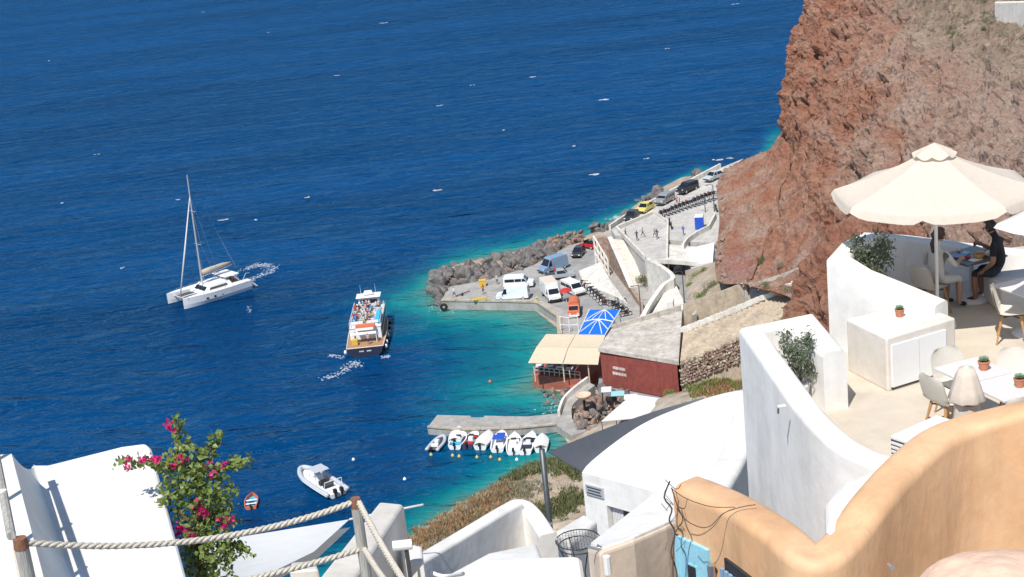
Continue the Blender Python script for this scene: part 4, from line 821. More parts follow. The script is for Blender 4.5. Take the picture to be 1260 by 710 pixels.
p0 = fpost(24, 662, 10, .05, 'weathered post with rusty cap at the edge of the white roof', 1.9)
far_p = V3(D(-14, 515, 12.6))
RP = [(sagline(p0 + Vector((0, 0, -.03)), p1 + Vector((-.02, 0, -.03)), .15), 'thick twisted upper rope spanning between the two posts'),
      (sagline(D(150, 742, 10.4), p1 + Vector((0, 0, -.42)), .04), 'thick twisted lower rope running to the cracked post'),
      (sagline(p1 + Vector((.02, 0, -.03)), D(503, 725, 9.7), .03), 'twisted rope dropping steeply from the cracked post top'),
      (sagline(p1 + Vector((.01, 0, -.42)), D(482, 725, 10.3), .02), 'twisted rope dropping from the middle of the cracked post')]
for l, lb in RP: tag(rope(l, .0235, 'rope'), lb, 'rope')
sf = thing('edge_railing', 'thin pale rail with rope lashings along the upturned roof edge', 'railing', (p0.x, p0.y, p0.z - 1.2))
MB().tube(sagline(p0 + Vector((-.05, 0, .02)), far_p, .0), .032, 8).build('rail', 'weathered_wood', sf, sf.location); 
rope(sagline(p0 + Vector((-.05, 0, -.38)), far_p + Vector((0, 0, -.38)), .02), .02, 'rope', sf)
for t in (.3, .62, .95): p = p0.lerp(far_p, t); MB().tube([p + Vector((-.05 * (1 - t), 0, .05)), p + Vector((-.05 * (1 - t), 0, -1.3))], .03, 8).build('post', 'white_paint', sf, sf.location)
# ---- terrace: floor, prow parapet, upper parapet
FZ = 64.0
solid('terrace_floor', [(3.55, 16.2, FZ), (4.2, 15.75, FZ), (5.2, 15.7, FZ), (12, 15.4, FZ), (13, 25.5, FZ), (8, 25.4, FZ), (6.2, 24.2, FZ), (5.6, 23.0, FZ), (4.85, 21.3, FZ), (4.2, 20.2, FZ), (3.55, 20.1, FZ)], 58, 'floor_cream', struct=True)
PT = 64.85
mb = MB(); ribbon(mb, [(4.22, 18.95, PT), (4.02, 20.40, PT), (3.33, 20.22, PT + .01), (3.40, 18.6, PT)] + smooth_line([(3.46, 17.3, PT - .01), (3.55, 16.6, PT - .04), (3.78, 16.05, PT - .13), (4.25, 15.75, PT - .22), (5.6, 15.5, PT - .25)], 6), .33, zb=56.5, rnd=.09)
tag(mb.build('prow_parapet', 'plaster', smooth=True, fix=True), 'tall white prow shaped parapet with rounded top round the terrace', 'parapet')
solid('lower_buttress', [D(1014, 612, 16.0), D(1032, 592, 16.4), D(1092, 566, 16.8), D(1120, 590, 16.2), D(1015, 660, 15.2)], 57, 'plaster', 'rounded white buttress at the foot of the prow parapet', 'buttress', bevel=.16, seg=4)
c = V3(D(934, 503, 18.6)); sp2 = thing('rain_spout', 'tiny white spout sticking out of the prow parapet', 'spout', (3.16, c.y, c.z)); MB().tube([(.05, 0, 0), (-.05, 0, -.0)], .022, 8).build('pipe', 'white_plastic', sp2); MB().tube([(-.04, 0, 0), (-.045, 0, -.09)], .012, 6).build('lip', 'pole_grey', sp2)
W0 = V3(P(1022, 318, 65.45)); mb = MB()
ribbon(mb, [D(1158, 372, 21.4), D(1110, 352, 21.8), D(1068, 335, 22.1), W0 + Vector((.14, .06, .0)), D(1048, 298, 23.9), D(1072, 287, 24.6), D(1120, 291, 25.0), D(1180, 299, 25.1), D(1240, 306, 25.3), D(1330, 315, 25.6)], .36, zb=57, rnd=.08)
tag(mb.build('corner_parapet', 'plaster', smooth=True, fix=True), 'white parapet turning a corner round the shaded dining table', 'parapet')
# cabinet with two doors
cb = [(5.04, 19.39), (6.16, 19.91), (5.85, 20.75), (4.72, 20.36)]
ct = thing('cabinet', 'white plastered outdoor cabinet with two plain doors', 'cabinet', (5.4, 20.1, FZ)); MB().col([(*p, 64.79) for p in cb], FZ - .01).build('body', 'plaster_cream', ct, ct.location, bevel=.03, seg=3)
ca_, cb_ = Vector((*cb[0], 0)), Vector((*cb[1], 0)); dv_ = (cb_ - ca_).normalized(); on = Vector((dv_.y, -dv_.x, 0))
for t0, t1 in ((.06, .445), (.455, .84)):
    a = ca_.lerp(cb_, (t0 + t1) / 2); w_ = (t1 - t0) * (cb_ - ca_).length; MB().box((a.x + on.x * .01, a.y + on.y * .01, 64.36), (w_, .03, .62), math.atan2(dv_.y, dv_.x)).build('door', 'white_paint', ct, ct.location)
a = ca_.lerp(cb_, .45); MB().box((a.x + on.x * .004, a.y + on.y * .004, 64.035), (.80 * (cb_ - ca_).length, .02, .03), math.atan2(dv_.y, dv_.x)).build('plinth_gap', 'black', ct, ct.location)
# air conditioner
a0, a1 = V3(P(1096, 536, 64.62)), V3(P(1172, 502, 64.62)); dv2 = (a1 - a0).normalized(); mid_ = a0 + dv2 * .42 + Vector((dv2.y, -dv2.x, 0)) * .16
ac = thing('air_conditioner', 'white air conditioner box with louvred end beside the ochre wall', 'air conditioner', (mid_.x, mid_.y, FZ + .02), math.atan2(dv2.y, dv2.x)); MB().box((0, 0, .31), (.84, .34, .58)).build('casing', 'white_paint', ac, bevel=.015)
for k in range(9): MB().box((-.425, 0, .08 + k * .055), (.03, .29, .028)).build('louvre', 'white_plastic', ac)
MB().box((-.4215, 0, .31), (.004, .31, .5)).build('painted_grille_shade', 'pole_grey', ac)  # dark plate, the shade between the louvres painted as colour
for k in (-.3, .3): MB().box((k, 0, 0), (.06, .3, .05)).build('foot', 'black', ac)
# ---- ochre wall
ow = thing('ochre_wall', 'smooth ochre plaster wall swooping up beside the terrace', 'wall', (4, 13, 58)); oo = ow.location
s1 = smooth_line([D(846, 590, 17.2), D(900, 612, 16.6), D(955, 645, 15.8), D(1000, 683, 15.1)], 6)
s2 = smooth_line([D(1000, 683, 15.1), D(1022, 668, 15.2), D(1048, 638, 15.45), D(1078, 602, 15.75), D(1110, 567, 16.1), D(1145, 537, 16.45), D(1180, 519, 16.7)], 6)
s3 = smooth_line([D(1180, 519, 16.7), D(1220, 508, 16.5), D(1262, 497, 16.3), D(1330, 480, 16.0)], 6)
ctl = [D(846, 590, 17.2), D(900, 612, 16.6), D(955, 645, 15.8), D(982, 668, 15.35), D(1006, 680, 15.18), D(1032, 661, 15.3), D(1052, 636, 15.46), D(1078, 602, 15.75), D(1110, 567, 16.1), D(1145, 537, 16.45), D(1180, 520, 16.64), D(1220, 508, 16.64), D(1262, 497, 16.5), D(1330, 480, 16.2)]
mb = MB(); ribbon(mb, smooth_line(ctl, 8), .46, zb=58, rnd=.13); mb.build('body', 'plaster_ochre', ow, oo, smooth=True, fix=True)
A, B = V3(s1[0]), V3(s1[-1]); t2 = Vector((B.x - A.x, B.y - A.y, 0)).normalized(); fo_ = Vector((t2.y, -t2.x, 0)); fo_ = fo_ if fo_.y < 0 else -fo_
def onface(t, dz, out=0.235):
    global fo_, fa
    f = t * (len(s1) - 1); i = min(int(f), len(s1) - 2); a, b = V3(s1[i]), V3(s1[i + 1]); p = a.lerp(b, f - i); tt = Vector((b.x - a.x, b.y - a.y, 0)).normalized(); fo_ = Vector((tt.y, -tt.x, 0)); fo_ = fo_ if fo_.y < 0 else -fo_; fa = math.atan2(tt.y, tt.x); return Vector((p.x, p.y, 0)) + fo_ * out + Vector((0, 0, dz))
fa = math.atan2(t2.y, t2.x); zA = A.z
dr = MB(); p = onface(.14, 0, .24); dr.box((p.x, p.y, zA - 1.55), (.52, .05, 1.9), fa); dro = dr.build('door', 'sky_blue_paint', ow, oo, bevel=.008)
p = onface(.15, 0, .268); MB().box((p.x, p.y, zA - .98), (.13, .02, .16), fa).build('pane', 'glass', dro, oo); MB().box((p.x, p.y, zA - .98), (.17, .012, .20), fa).build('pane_frame', 'sky_blue_paint', dro, oo)
for k in (.02, .26): p = onface(k, 0, .245); MB().box((p.x, p.y, zA - 1.6), (.05, .06, 2.0), fa).build('door_frame', 'sky_blue_paint', ow, oo)
p = onface(.31, 0, .30); wl = thing('spot_lamp', 'small steel cylinder wall lamp beside the pale blue door', 'lamp', (p.x, p.y, zA - .82)); MB().tube([(0, 0, -.09), (0, 0, .09)], .045, 14).build('housing', 'steel', wl, smooth=False); MB().tube([(0, 0, 0), (-fo_.x * .07, -fo_.y * .07, 0)], .03, 8).build('mount', 'dark_metal', wl)
p = onface(.58, 0, .20); rc = MB().box((p.x, p.y, 0), (.9, .10, 1.4), fa)
wz = A.lerp(B, .58).z; rec = MB().box((p.x + fo_.x * .02, p.y + fo_.y * .02, wz - 1.35), (.95, .10, 1.5), fa).build('recess_shade_box', 'dark_metal', ow, oo)  # solid box, its dark colour stands in for the shade of an opening
for k in range(12): q_ = onface(.40 + k * .033, 0, .29); MB().box((q_.x, q_.y, wz - 1.42), (.055, .03, 1.4), fa).build('shutter_slat', 'shutter_blue', ow, oo)
c = V3(D(1094, 695, 14.6)); MB().tube([c, c + Vector((0, -.12, .03))], .022, 12).build('pipe_stub', 'steel', ow, oo)
# pink plaster mound
bm = bmesh.new(); bmesh.ops.create_icosphere(bm, subdivisions=5, radius=1); v = np.array([p.co for p in bm.verts]); w = v * np.array([.9, .55, .45]); w = w + v * (.05 * fbm(v * 1.3, 3, 9) + .012 * fbm(v * 7, 3, 12))[:, None]
for p, k in zip(bm.verts, w): p.co = k
me = bpy.data.meshes.new('plaster_mound'); bm.to_mesh(me); bm.free(); me.materials.append(M['plaster_pink']); me.polygons.foreach_set('use_smooth', [True] * len(me.polygons)); o = bpy.data.objects.new('plaster_mound', me); COL.objects.link(o); o.location = D(1232, 738, 14.5); tag(o, 'low rounded pink plaster dome in front of the ochre wall', 'dome')
# dead vine on the wall end
vn_ = thing('dead_vine', 'leafless brown vine twisting up the end of the ochre wall', 'vine', D(838, 720, 16.8)); 
def twig(pts, r, dep):
    r *= .62; MB().tube(smooth_line([D(x + random.uniform(-1, 1), y, dep) for x, y in pts], 3), r, 6).build('stem', 'twig', vn_, vn_.location)
twig([(824, 592), (818, 612), (826, 626), (823, 640), (830, 655), (826, 680), (832, 700), (834, 725)], .016, 16.75); twig([(819, 590), (832, 602), (838, 596)], .008, 16.7); twig([(826, 600), (833, 622), (840, 640), (832, 655), (828, 690), (828, 725)], .012, 16.7)
twig([(832, 625), (845, 640), (862, 649), (876, 646), (890, 632), (912, 624), (930, 621)], .008, 16.2); twig([(826, 600), (842, 612), (862, 620), (880, 624), (905, 624)], .007, 16.3)
for k in range(8): x = random.uniform(818, 835); y = random.uniform(592, 690); twig([(x, y), (x + random.uniform(-12, 12), y - random.uniform(4, 14))], .005, 16.7)
# retaining wall at the very top of the cliff
qd = CLG.reshape(-1, 3) - CC; kd = qd @ FW; px_, py_ = 630 + F * (qd @ CR) / kd, 355 - F * (qd @ CU) / kd
def ground_depth(x, y): m_ = np.hypot(px_ - x, py_ - y); k = np.argsort(m_)[:6]; return float(kd[k].min())
g1, g2 = ground_depth(1226, 27), ground_depth(1266, 32); wz_ = V3(D(1226, 27, g1)).z - 1.5
solid('clifftop_wall', [D(1224, 4, g1), D(1300, 2, g2 - 4), D(1302, 0, g2 - 3), D(1225, 2, g1 + 1)], wz_, 'plaster_cream', 'pale retaining wall on top of the red cliff', 'wall')
# ================================================================== PEOPLE (one continuous skinned body each)
def skin_body(name, J, E_, region, mats, sub=1, root=0):
    """J: name -> (x,y,z,radius[,radius2]); E_: list of (a,b); region: (a,b) -> material slot"""
    keys = list(J); me = bpy.data.meshes.new(name); me.from_pydata([J[k][:3] for k in keys], [(keys.index(a), keys.index(b)) for a, b in E_], []); o = bpy.data.objects.new(name, me); COL.objects.link(o)
    m = o.modifiers.new('skin', 'SKIN'); m.use_smooth_shade = True; m.branch_smoothing = .6
    for i, k in enumerate(keys): r = J[k][3:]; me.skin_vertices[0].data[i].radius = (r[0], r[-1]); me.skin_vertices[0].data[i].use_root = (i == root)
    sb = o.modifiers.new('sub', 'SUBSURF'); sb.levels = sub; sb.render_levels = sub
    dg = bpy.context.evaluated_depsgraph_get(); ev = o.evaluated_get(dg); nm = bpy.data.meshes.new_from_object(ev); nm.name = name
    bpy.data.objects.remove(o); bpy.data.meshes.remove(me); nm.materials.clear()
    for k in mats: nm.materials.append(M[k])
    segs = [(np.array(J[a][:3]), np.array(J[b][:3]), region[(a, b)], (J[a][3] + J[b][3]) / 2) for a, b in E_]
    for p in nm.polygons:
        c = np.array(p.center); best = (1e9, 0)
        for a, b, r, rad in segs:
            ab = b - a; t = min(max(((c - a) @ ab) / (ab @ ab + 1e-9), 0), 1); d_ = np.linalg.norm(c - a - t * ab) / rad
            if d_ < best[0]: best = (d_, r)
        p.material_index = best[1]; p.use_smooth = True
    return nm
def figure(pose, sit=False):
    s = .47 if sit else .92; J = {'hip': (0, 0, s, .125, .10), 'waist': (0, 0, s + .2, .12, .09), 'chest': (.02, 0, s + .42, .15, .105), 'neck': (.03, 0, s + .58, .052), 'head': (.05, 0, s + .68, .082, .095), 'top': (.05, 0, s + .78, .07, .085)}
    for sd, y in (('l', 1), ('r', -1)):
        w = pose.get('swing', 0) * y
        J['sh' + sd] = (.01, .17 * y, s + .48, .06); J['el' + sd] = (.02 - w * .3 + pose.get('arm', 0) * .12, .24 * y, s + .22, .043); J['ha' + sd] = (.10 - w * .5 + pose.get('arm', 0) * .3, .23 * y, s + .02 + pose.get('arm', 0) * .25, .033)
        if sit: J['kn' + sd] = (.43, .13 * y, .50, .068); J['an' + sd] = (.46, .13 * y, .10, .042); J['to' + sd] = (.60, .13 * y, .035, .035)
        else: J['kn' + sd] = (.03 + w * .5, .10 * y, .49, .065); J['an' + sd] = (-.02 + w * .75, .10 * y, .09, .042); J['to' + sd] = (.13 + w * .75, .11 * y, .035, .035)
        J['th' + sd] = (.0 if not sit else .10, .09 * y, s - .06 if not sit else .47, .085)
    E_ = [('hip', 'waist'), ('waist', 'chest'), ('chest', 'neck'), ('neck', 'head'), ('head', 'top')]; rg = dict(zip(E_, (0, 0, 0, 1, 2)))
    for sd in 'lr':
        for a, b, r in (('chest', 'sh' + sd, 0), ('sh' + sd, 'el' + sd, 0), ('el' + sd, 'ha' + sd, 1), ('hip', 'th' + sd, 3), ('th' + sd, 'kn' + sd, 3), ('kn' + sd, 'an' + sd, 1), ('an' + sd, 'to' + sd, 4)): E_.append((a, b)); rg[(a, b)] = r
    return skin_body('person', J, E_, rg, ['cloth_obj', 'skin', 'hair', 'trousers', 'black'], 1)
FIG = {'stand': figure({'arm': .3}), 'walk': figure({'swing': .42}), 'sit': figure({'arm': .8}, True)}
def person(loc, rz, color, label, pose='stand', group=None, sc=1.0):
    o = bpy.data.objects.new('person', FIG[pose]); COL.objects.link(o); at(o, loc, rz); o.color = (*color, 1); o.scale = (sc,) * 3; return tag(o, label, 'person', group)
RZ_ = lambda: random.uniform(-3, 3)
for x, y, z, c, lb, ps in ((770, 293, 6.02, (.08, .08, .09), 'walker in dark shirt beside the stair head', 'walk'), (784, 296, 6.02, (.05, .05, .06), 'walker in black strolling on the pale plaza', 'walk'), (791, 292, 6.02, (.25, .24, .24), 'walker in grey top on the pale plaza', 'walk'),
    (806, 293, 6.02, (.35, .33, .33), 'walker in light top beside a companion in black', 'walk'), (809, 294, 6.02, (.03, .03, .04), 'walker in black with a companion in light top', 'walk'), (833, 252, 6.7, (.5, .22, .2), 'person in pink shirt standing by the grey parked minivan', 'stand'), (836, 251, 6.7, (.62, .55, .52), 'person in cream shirt beside one in pink', 'stand'),
    (841, 290, 6.05, (.05, .09, .5), 'person in bright blue shirt on the harbour road', 'walk'), (595, 362, QZ, (.45, .12, .06), 'person in orange top standing on the quay by the white vans', 'stand'), (559, 366, QZ, (.7, .7, .75), 'person in white pulling a trolley along the quay tip', 'walk'), (612, 350, QZ, (.5, .5, .5), 'person standing behind the white panel van', 'stand'), (756, 401, QZ, (.05, .07, .35), 'person in dark blue beside the blue tarpaulin roof', 'stand'), (683, 340, QZ, (.5, .06, .05), 'person in red beside the silver pickup', 'stand')):
    p = P(x, y, z); person((p[0], p[1], z + (.02 if z == QZ else .0)), RZ_(), c, lb, ps)
# trolley handle bar on the quay
a, b = P(562, 365, QZ + .05), P(578, 358, QZ + .3); tr = thing('hand_trolley', 'long dark hand trolley pulled along the quay tip', 'trolley', a); MB().tube([(0, 0, .15), tuple(np.array(b) - np.array(a))], .08, 6).build('shaft', 'dark_metal', tr)
for k in (-.35, .35): at(MB().lathe([(0, -.05), (.17, -.05), (.17, .05), (0, .05)], n=12, axis='y').build('wheel', 'tyre', tr), (0.9, .5 + k, .12))
# ================================================================== VEHICLES (front = +x)
def wheel(parent, x, y, r, w=.2):
    t = at(MB().lathe([(r * .55, -w / 2), (r, -w / 2 + .02), (r, w / 2 - .02), (r * .55, w / 2)], n=18, axis='y').build('wheel', 'tyre', parent), (x, y, r))
    at(MB().lathe([(0, -w / 2 - .012), (r * .58, -w / 2 - .005), (r * .58, w / 2 + .005), (0, w / 2 + .012)], n=12, axis='y').build('rim', 'alu', t), (0, 0, 0))
def vehicle(spec, loc, rz, color, name, label):
    t = thing(name, label, {'truck': 'truck', 'pickup': 'pickup'}.get(spec, 'van' if spec in ('van', 'minibus', 'mpv') else 'car'), loc, rz)
    def col(o): o.color = (*color, 1); return o
    if spec in ('van', 'minibus', 'mpv', 'mini'):
        L_, Wd, Hh = {'van': (5.2, 1.95, 2.35), 'minibus': (4.9, 1.9, 1.98), 'mpv': (4.5, 1.8, 1.75), 'mini': (3.3, 1.5, 1.75)}[spec]; h = L_ / 2; nose = .95 if spec != 'mpv' else 1.0
        body = [(-h, .35), (h - .05, .32), (h, .55), (h - .06, .95), (h - nose, 1.12), (h - nose - .62, Hh - .12), (h - nose - .95, Hh), (-h + .25, Hh), (-h + .04, Hh - .15)]
        wt = lambda z: 1 - max(0, z - 1.0) * .09
        col(MB().prof(body, Wd, wt=wt).build('body', 'paint_obj', t, bevel=.06))
        x0, x1 = h - nose - .02, h - nose - .60; mb = MB(); y0, y1 = Wd / 2 * wt(1.15) - .09, Wd / 2 * wt(Hh - .2) - .10
        mb.add([(x0 + .025, -y0, 1.17), (x0 + .025, y0, 1.17), (x1 + .03, y1, Hh - .18), (x1 + .03, -y1, Hh - .18)], [(0, 1, 2, 3)]); mb.build('windscreen', 'glass', t)
        for s_ in (-1, 1):
            zs_ = (1.15, Hh - .38); ya, yb = s_ * (Wd / 2 * wt(zs_[0]) + .012), s_ * (Wd / 2 * wt(zs_[1]) + .012)
            MB().add([(x0 - .12, ya, zs_[0]), (x0 - .85, ya, zs_[0]), (x0 - .85, yb, zs_[1]), (x0 - .45, yb, zs_[1])], [(0, 1, 2, 3)]).build('side_window', 'glass', t)
            if spec in ('minibus', 'mpv'):
                for a, b in ((x0 - .95, x0 - 2.0), (x0 - 2.1, -h + .3)): MB().add([(a, ya, zs_[0]), (b, ya, zs_[0]), (b, yb, zs_[1]), (a, yb, zs_[1])], [(0, 1, 2, 3)]).build('side_window', 'glass', t)
            MB().box((h - .08, s_ * Wd * .36, .80), (.1, .3, .18)).build('headlight', 'lamp_lens', t); MB().box((-h, s_ * Wd * .43, .95), (.05, .14, .4)).build('tail_light', 'red_lens', t)
            MB().box((x0 - .15, s_ * (Wd / 2 + .1), 1.2), (.1, .16, .22)).build('mirror', 'black', t)
        MB().box((h + .01, 0, .46), (.08, Wd * .9, .24)).build('bumper', 'pole_grey', t); MB().add([(-h + .0, -y0, 1.2), (-h + .0, y0, 1.2), (-h + .01, y1, Hh - .35), (-h + .01, -y1, Hh - .35)], [(0, 3, 2, 1)]).build('rear_window', 'glass', t).location.x = -.03
        wr_, ax = .33, (h - .85, -h + .85)
    elif spec in ('sedan', 'hatch', 'jeep'):
        L_, Wd, Hh = {'sedan': (4.3, 1.75, 1.45), 'hatch': (3.8, 1.68, 1.48), 'jeep': (3.7, 1.65, 1.5)}[spec]; h = L_ / 2
        low = [(-h, .32), (h - .05, .28), (h, .5), (h - .08, .72), (h - 1.05, .9), (-h + (.55 if spec == 'sedan' else .1), .93), (-h, .82)]
        col(MB().prof(low, Wd, wt=lambda z: 1 - max(0, z - .6) * .12).build('body', 'paint_obj', t, bevel=.07))
        ra = -h + (.95 if spec == 'sedan' else .35); cab = [(h - 1.08, .89), (h - 1.75, Hh), (ra + .15, Hh), (-h + (.35 if spec == 'sedan' else .05), .90)]
        wt2 = lambda z: 1 - max(0, z - .88) * .38
        if spec != 'jeep':
            MB().prof(cab, Wd * .95, wt=wt2).build('windows', 'glass', t, bevel=.03)
            rf_ = [(h - 1.68, Hh - .06), (h - 1.78, Hh + .02), (ra + .2, Hh + .02), (ra + .05, Hh - .08)]; col(MB().prof(rf_, Wd * .95 * .82).build('roof', 'paint_obj', t, bevel=.02))
            for s_ in (-1, 1):
                for xa, za, xb, zb in ((h - 1.1, .9, h - 1.74, Hh), (-.05, .9, -.10, Hh), (-h + (.4 if spec == 'sedan' else .1), .9, ra + .1, Hh)): col(MB().tube([(xa, s_ * Wd * .475 * wt2(.9), za), (xb, s_ * Wd * .475 * wt2(Hh), zb)], .045, 5).build('pillar', 'paint_obj', t))
        else:
            MB().tube([(-.2, -.6, .9), (-.2, -.6, 1.5), (-.2, .6, 1.5), (-.2, .6, .9)], .05, 6).build('roll_bar', 'black', t); MB().box((.55, 0, 1.15), (.05, 1.4, .5)).build('windscreen', 'glass', t); MB().box((-.95, 0, 1.05), (1.2, 1.3, .35), top=(.8, .9)).build('soft_top', 'black', t)
            for s_ in (-.4, .4): MB().box((-.05, s_, .95), (.5, .5, .5), top=(.5, .9)).build('seat', 'black', t)
        for s_ in (-1, 1):
            MB().box((h - .06, s_ * Wd * .36, .64), (.1, .34, .14)).build('headlight', 'lamp_lens', t); MB().box((-h + .02, s_ * Wd * .38, .74), (.07, .28, .14)).build('tail_light', 'red_lens', t); col(MB().box((h - 1.3, s_ * (Wd / 2 + .05), .95), (.1, .18, .12)).build('mirror', 'paint_obj', t))
        MB().box((h + .0, 0, .42), (.06, Wd * .8, .16)).build('bumper', 'black', t); wr_, ax = .31, (h - .78, -h + .75)
    elif spec == 'pickup':
        L_, Wd, Hh = 4.9, 1.75, 1.65; h = L_ / 2; low = [(-h, .45), (h - .05, .4), (h, .6), (h - .05, .92), (h - 1.1, 1.02), (-h, 1.0)]; col(MB().prof(low, Wd).build('body', 'paint_obj', t, bevel=.05))
        col(MB().prof([(h - 1.1, 1.0), (h - 1.7, Hh), (-.35, Hh), (-.55, 1.0)], Wd * .94, wt=lambda z: 1 - max(0, z - 1) * .3).build('cab', 'paint_obj', t, bevel=.04))
        MB().add([(h - 1.10, -.66, 1.06), (h - 1.10, .66, 1.06), (h - 1.60, .58, Hh - .1), (h - 1.60, -.58, Hh - .1)], [(0, 1, 2, 3)]).build('windscreen', 'glass', t)
        for s_ in (-1, 1): MB().add([(h - 1.3, s_ * .832, 1.05), (-.45, s_ * .832, 1.05), (-.38, s_ * .70, Hh - .12), (h - 1.68, s_ * .70, Hh - .12)], [(0, 1, 2, 3)]).build('side_window', 'glass', t); MB().box((h - .03, s_ * .65, .8), (.08, .3, .18)).build('headlight', 'lamp_lens', t)
        MB().box((-1.5, 0, 1.005), (1.75, 1.5, .02)).build('cargo_bed', 'pole_grey', t); wr_, ax = .36, (h - .85, -h + .95)
    elif spec == 'truck':
        L_, Wd = 5.9, 2.1; h = L_ / 2; col(MB().prof([(h - 1.9, .4), (h - .05, .38), (h, .6), (h - .05, 1.15), (h - .6, 1.3), (h - 1.05, 2.15), (h - 1.9, 2.2)], 1.95, wt=lambda z: 1 - max(0, z - 1.3) * .1).build('cab', 'paint_obj', t, bevel=.06))
        col(MB().box((-.95, 0, 1.75), (3.95, Wd, 2.1)).build('cargo_box', 'paint_obj', t, bevel=.03)); MB().box((-.95, 0, 2.812), (3.8, Wd - .1, .02)).build('box_roof', 'canvas_cream', t); MB().box((-.9, 0, .58), (3.9, .9, .2)).build('chassis', 'black', t)
        MB().add([(h - .57, -.82, 1.34), (h - .57, .82, 1.34), (h - .99, .76, 2.08), (h - .99, -.76, 2.08)], [(0, 1, 2, 3)]).build('windscreen', 'glass', t)
        for s_ in (-1, 1): MB().add([(h - .75, s_ * .99, 1.3), (h - 1.55, s_ * .99, 1.3), (h - 1.55, s_ * .92, 2.0), (h - 1.1, s_ * .92, 2.0)], [(0, 1, 2, 3)]).build('side_window', 'glass', t); MB().box((h - .0, s_ * .7, .8), (.08, .32, .2)).build('headlight', 'lamp_lens', t); MB().box((h - .7, s_ * 1.12, 1.6), (.08, .16, .35)).build('mirror', 'black', t)
        MB().box((h + .01, 0, .5), (.1, 1.9, .26)).build('bumper', 'black', t); wr_, ax = .38, (h - .8, -h + 1.2)
    elif spec == 'orange':
        L_, Wd = 4.4, 1.75; h = L_ / 2; col(MB().prof([(h - 1.5, .4), (h - .05, .38), (h, .6), (h - .05, 1.1), (h - .35, 1.2), (h - .65, 1.85), (h - 1.5, 1.9)], Wd, wt=lambda z: 1 - max(0, z - 1.2) * .1).build('cab', 'paint_obj', t, bevel=.05))
        rows = [[(x, .85 * math.cos(a), 1.25 + .95 * math.sin(a) ** .7) for a in np.linspace(0, math.pi, 11)] for x in (-h, h - 1.6)]; mb = MB().grid(rows); mb.f.append(tuple(range(11))[::-1]); mb.f.append(tuple(range(11, 22))); mb.m += [0, 0]; col(mb.build('tilt_cover', 'cloth_obj', t))
        col(MB().box((-.75, 0, .95), (2.85, 1.7, .6)).build('load_bed', 'paint_obj', t)); MB().add([(h - .32, -.7, 1.24), (h - .32, .7, 1.24), (h - .60, .66, 1.78), (h - .60, -.66, 1.78)], [(0, 1, 2, 3)]).build('windscreen', 'glass', t)
        for s_ in (-1, 1): MB().box((h, s_ * .6, .75), (.08, .28, .18)).build('headlight', 'lamp_lens', t)
        MB().box((h + .01, 0, .48), (.08, 1.6, .22)).build('bumper', 'white_paint', t); wr_, ax = .32, (h - .7, -h + .8)
    for x in ax:
        for s_ in (-1, 1): wheel(t, x, s_ * (Wd / 2 - .10), wr_)
    return t
def park(spec, rear, front, z, color, name, label):
    a, b = P(*rear, z), P(*front, z); vehicle(spec, ((a[0] + b[0]) / 2, (a[1] + b[1]) / 2, z), heading(a, b), color, name, label)
QR = QZ + .005
park('van', (652, 367), (611, 369), QR, (.74, .77, .78), 'panel_van', 'white high roofed panel van parked beside the quay edge')
vp = P(637, 353, 3.9)
park('minibus', (622, 354), (656, 352), QR, (.76, .77, .78), 'passenger_van', 'white van with side windows behind the high roofed van')
park('van', (695, 328), (666, 337), QR, (.20, .30, .42), 'blue_van', 'steel blue panel van parked against the boulders')
park('pickup', (672, 345), (705, 341), QR, (.36, .38, .40), 'pickup_truck', 'silver pickup truck parked beside the steel blue van')
park('truck', (670, 357), (687, 377), QR, (.76, .76, .74), 'box_truck', 'white box truck with cream roof facing the water')
park('minibus', (693, 355), (718, 366), QR, (.76, .76, .75), 'minibus', 'white minibus parked next to the box truck')
park('orange', (708, 375), (706, 398), QR, (.55, .15, .07), 'orange_truck', 'small orange truck with rounded canvas cover')
park('jeep', (732, 306), (718, 304), QR, (.42, .02, .02), 'red_jeep', 'small open red jeep with black top by the rock bank')
park('hatch', (716, 310), (708, 319), QR, (.03, .035, .045), 'dark_hatchback', 'dark hatchback parked beside the pinkish rocks')
def rz_at(x):  # road level by photo column
    return np.interp(x, [760, 805, 840, 870, 900], [6.0, 6.2, 6.75, 7.4, 8.0]) + .03
for spec, r_, f_, c, nm, lb in (('hatch', (784, 265), (771, 275), (.03, .035, .04), 'black_hatchback', 'black hatchback ahead of the yellow car'), ('sedan', (803, 254), (785, 265), (.72, .60, .12), 'yellow_car', 'pale yellow car parked along the sea wall'), ('mpv', (829, 244), (807, 255), (.25, .26, .27), 'grey_minivan', 'grey minivan parked behind the yellow car'), ('mpv', (858, 231), (834, 240), (.022, .022, .027), 'black_minivan', 'black minivan parked along the upper sea wall'), ('sedan', (889, 217), (868, 224), (.48, .51, .52), 'silver_sedan', 'silver sedan where the road passes behind the cliff')):
    z = float(rz_at((r_[0] + f_[0]) / 2)); park(spec, r_, f_, z, c, nm, lb)
park('sedan', (836, 331), (817, 345), 2.65, (.35, .37, .40), 'grey_sedan', 'grey sedan half hidden under the road deck')
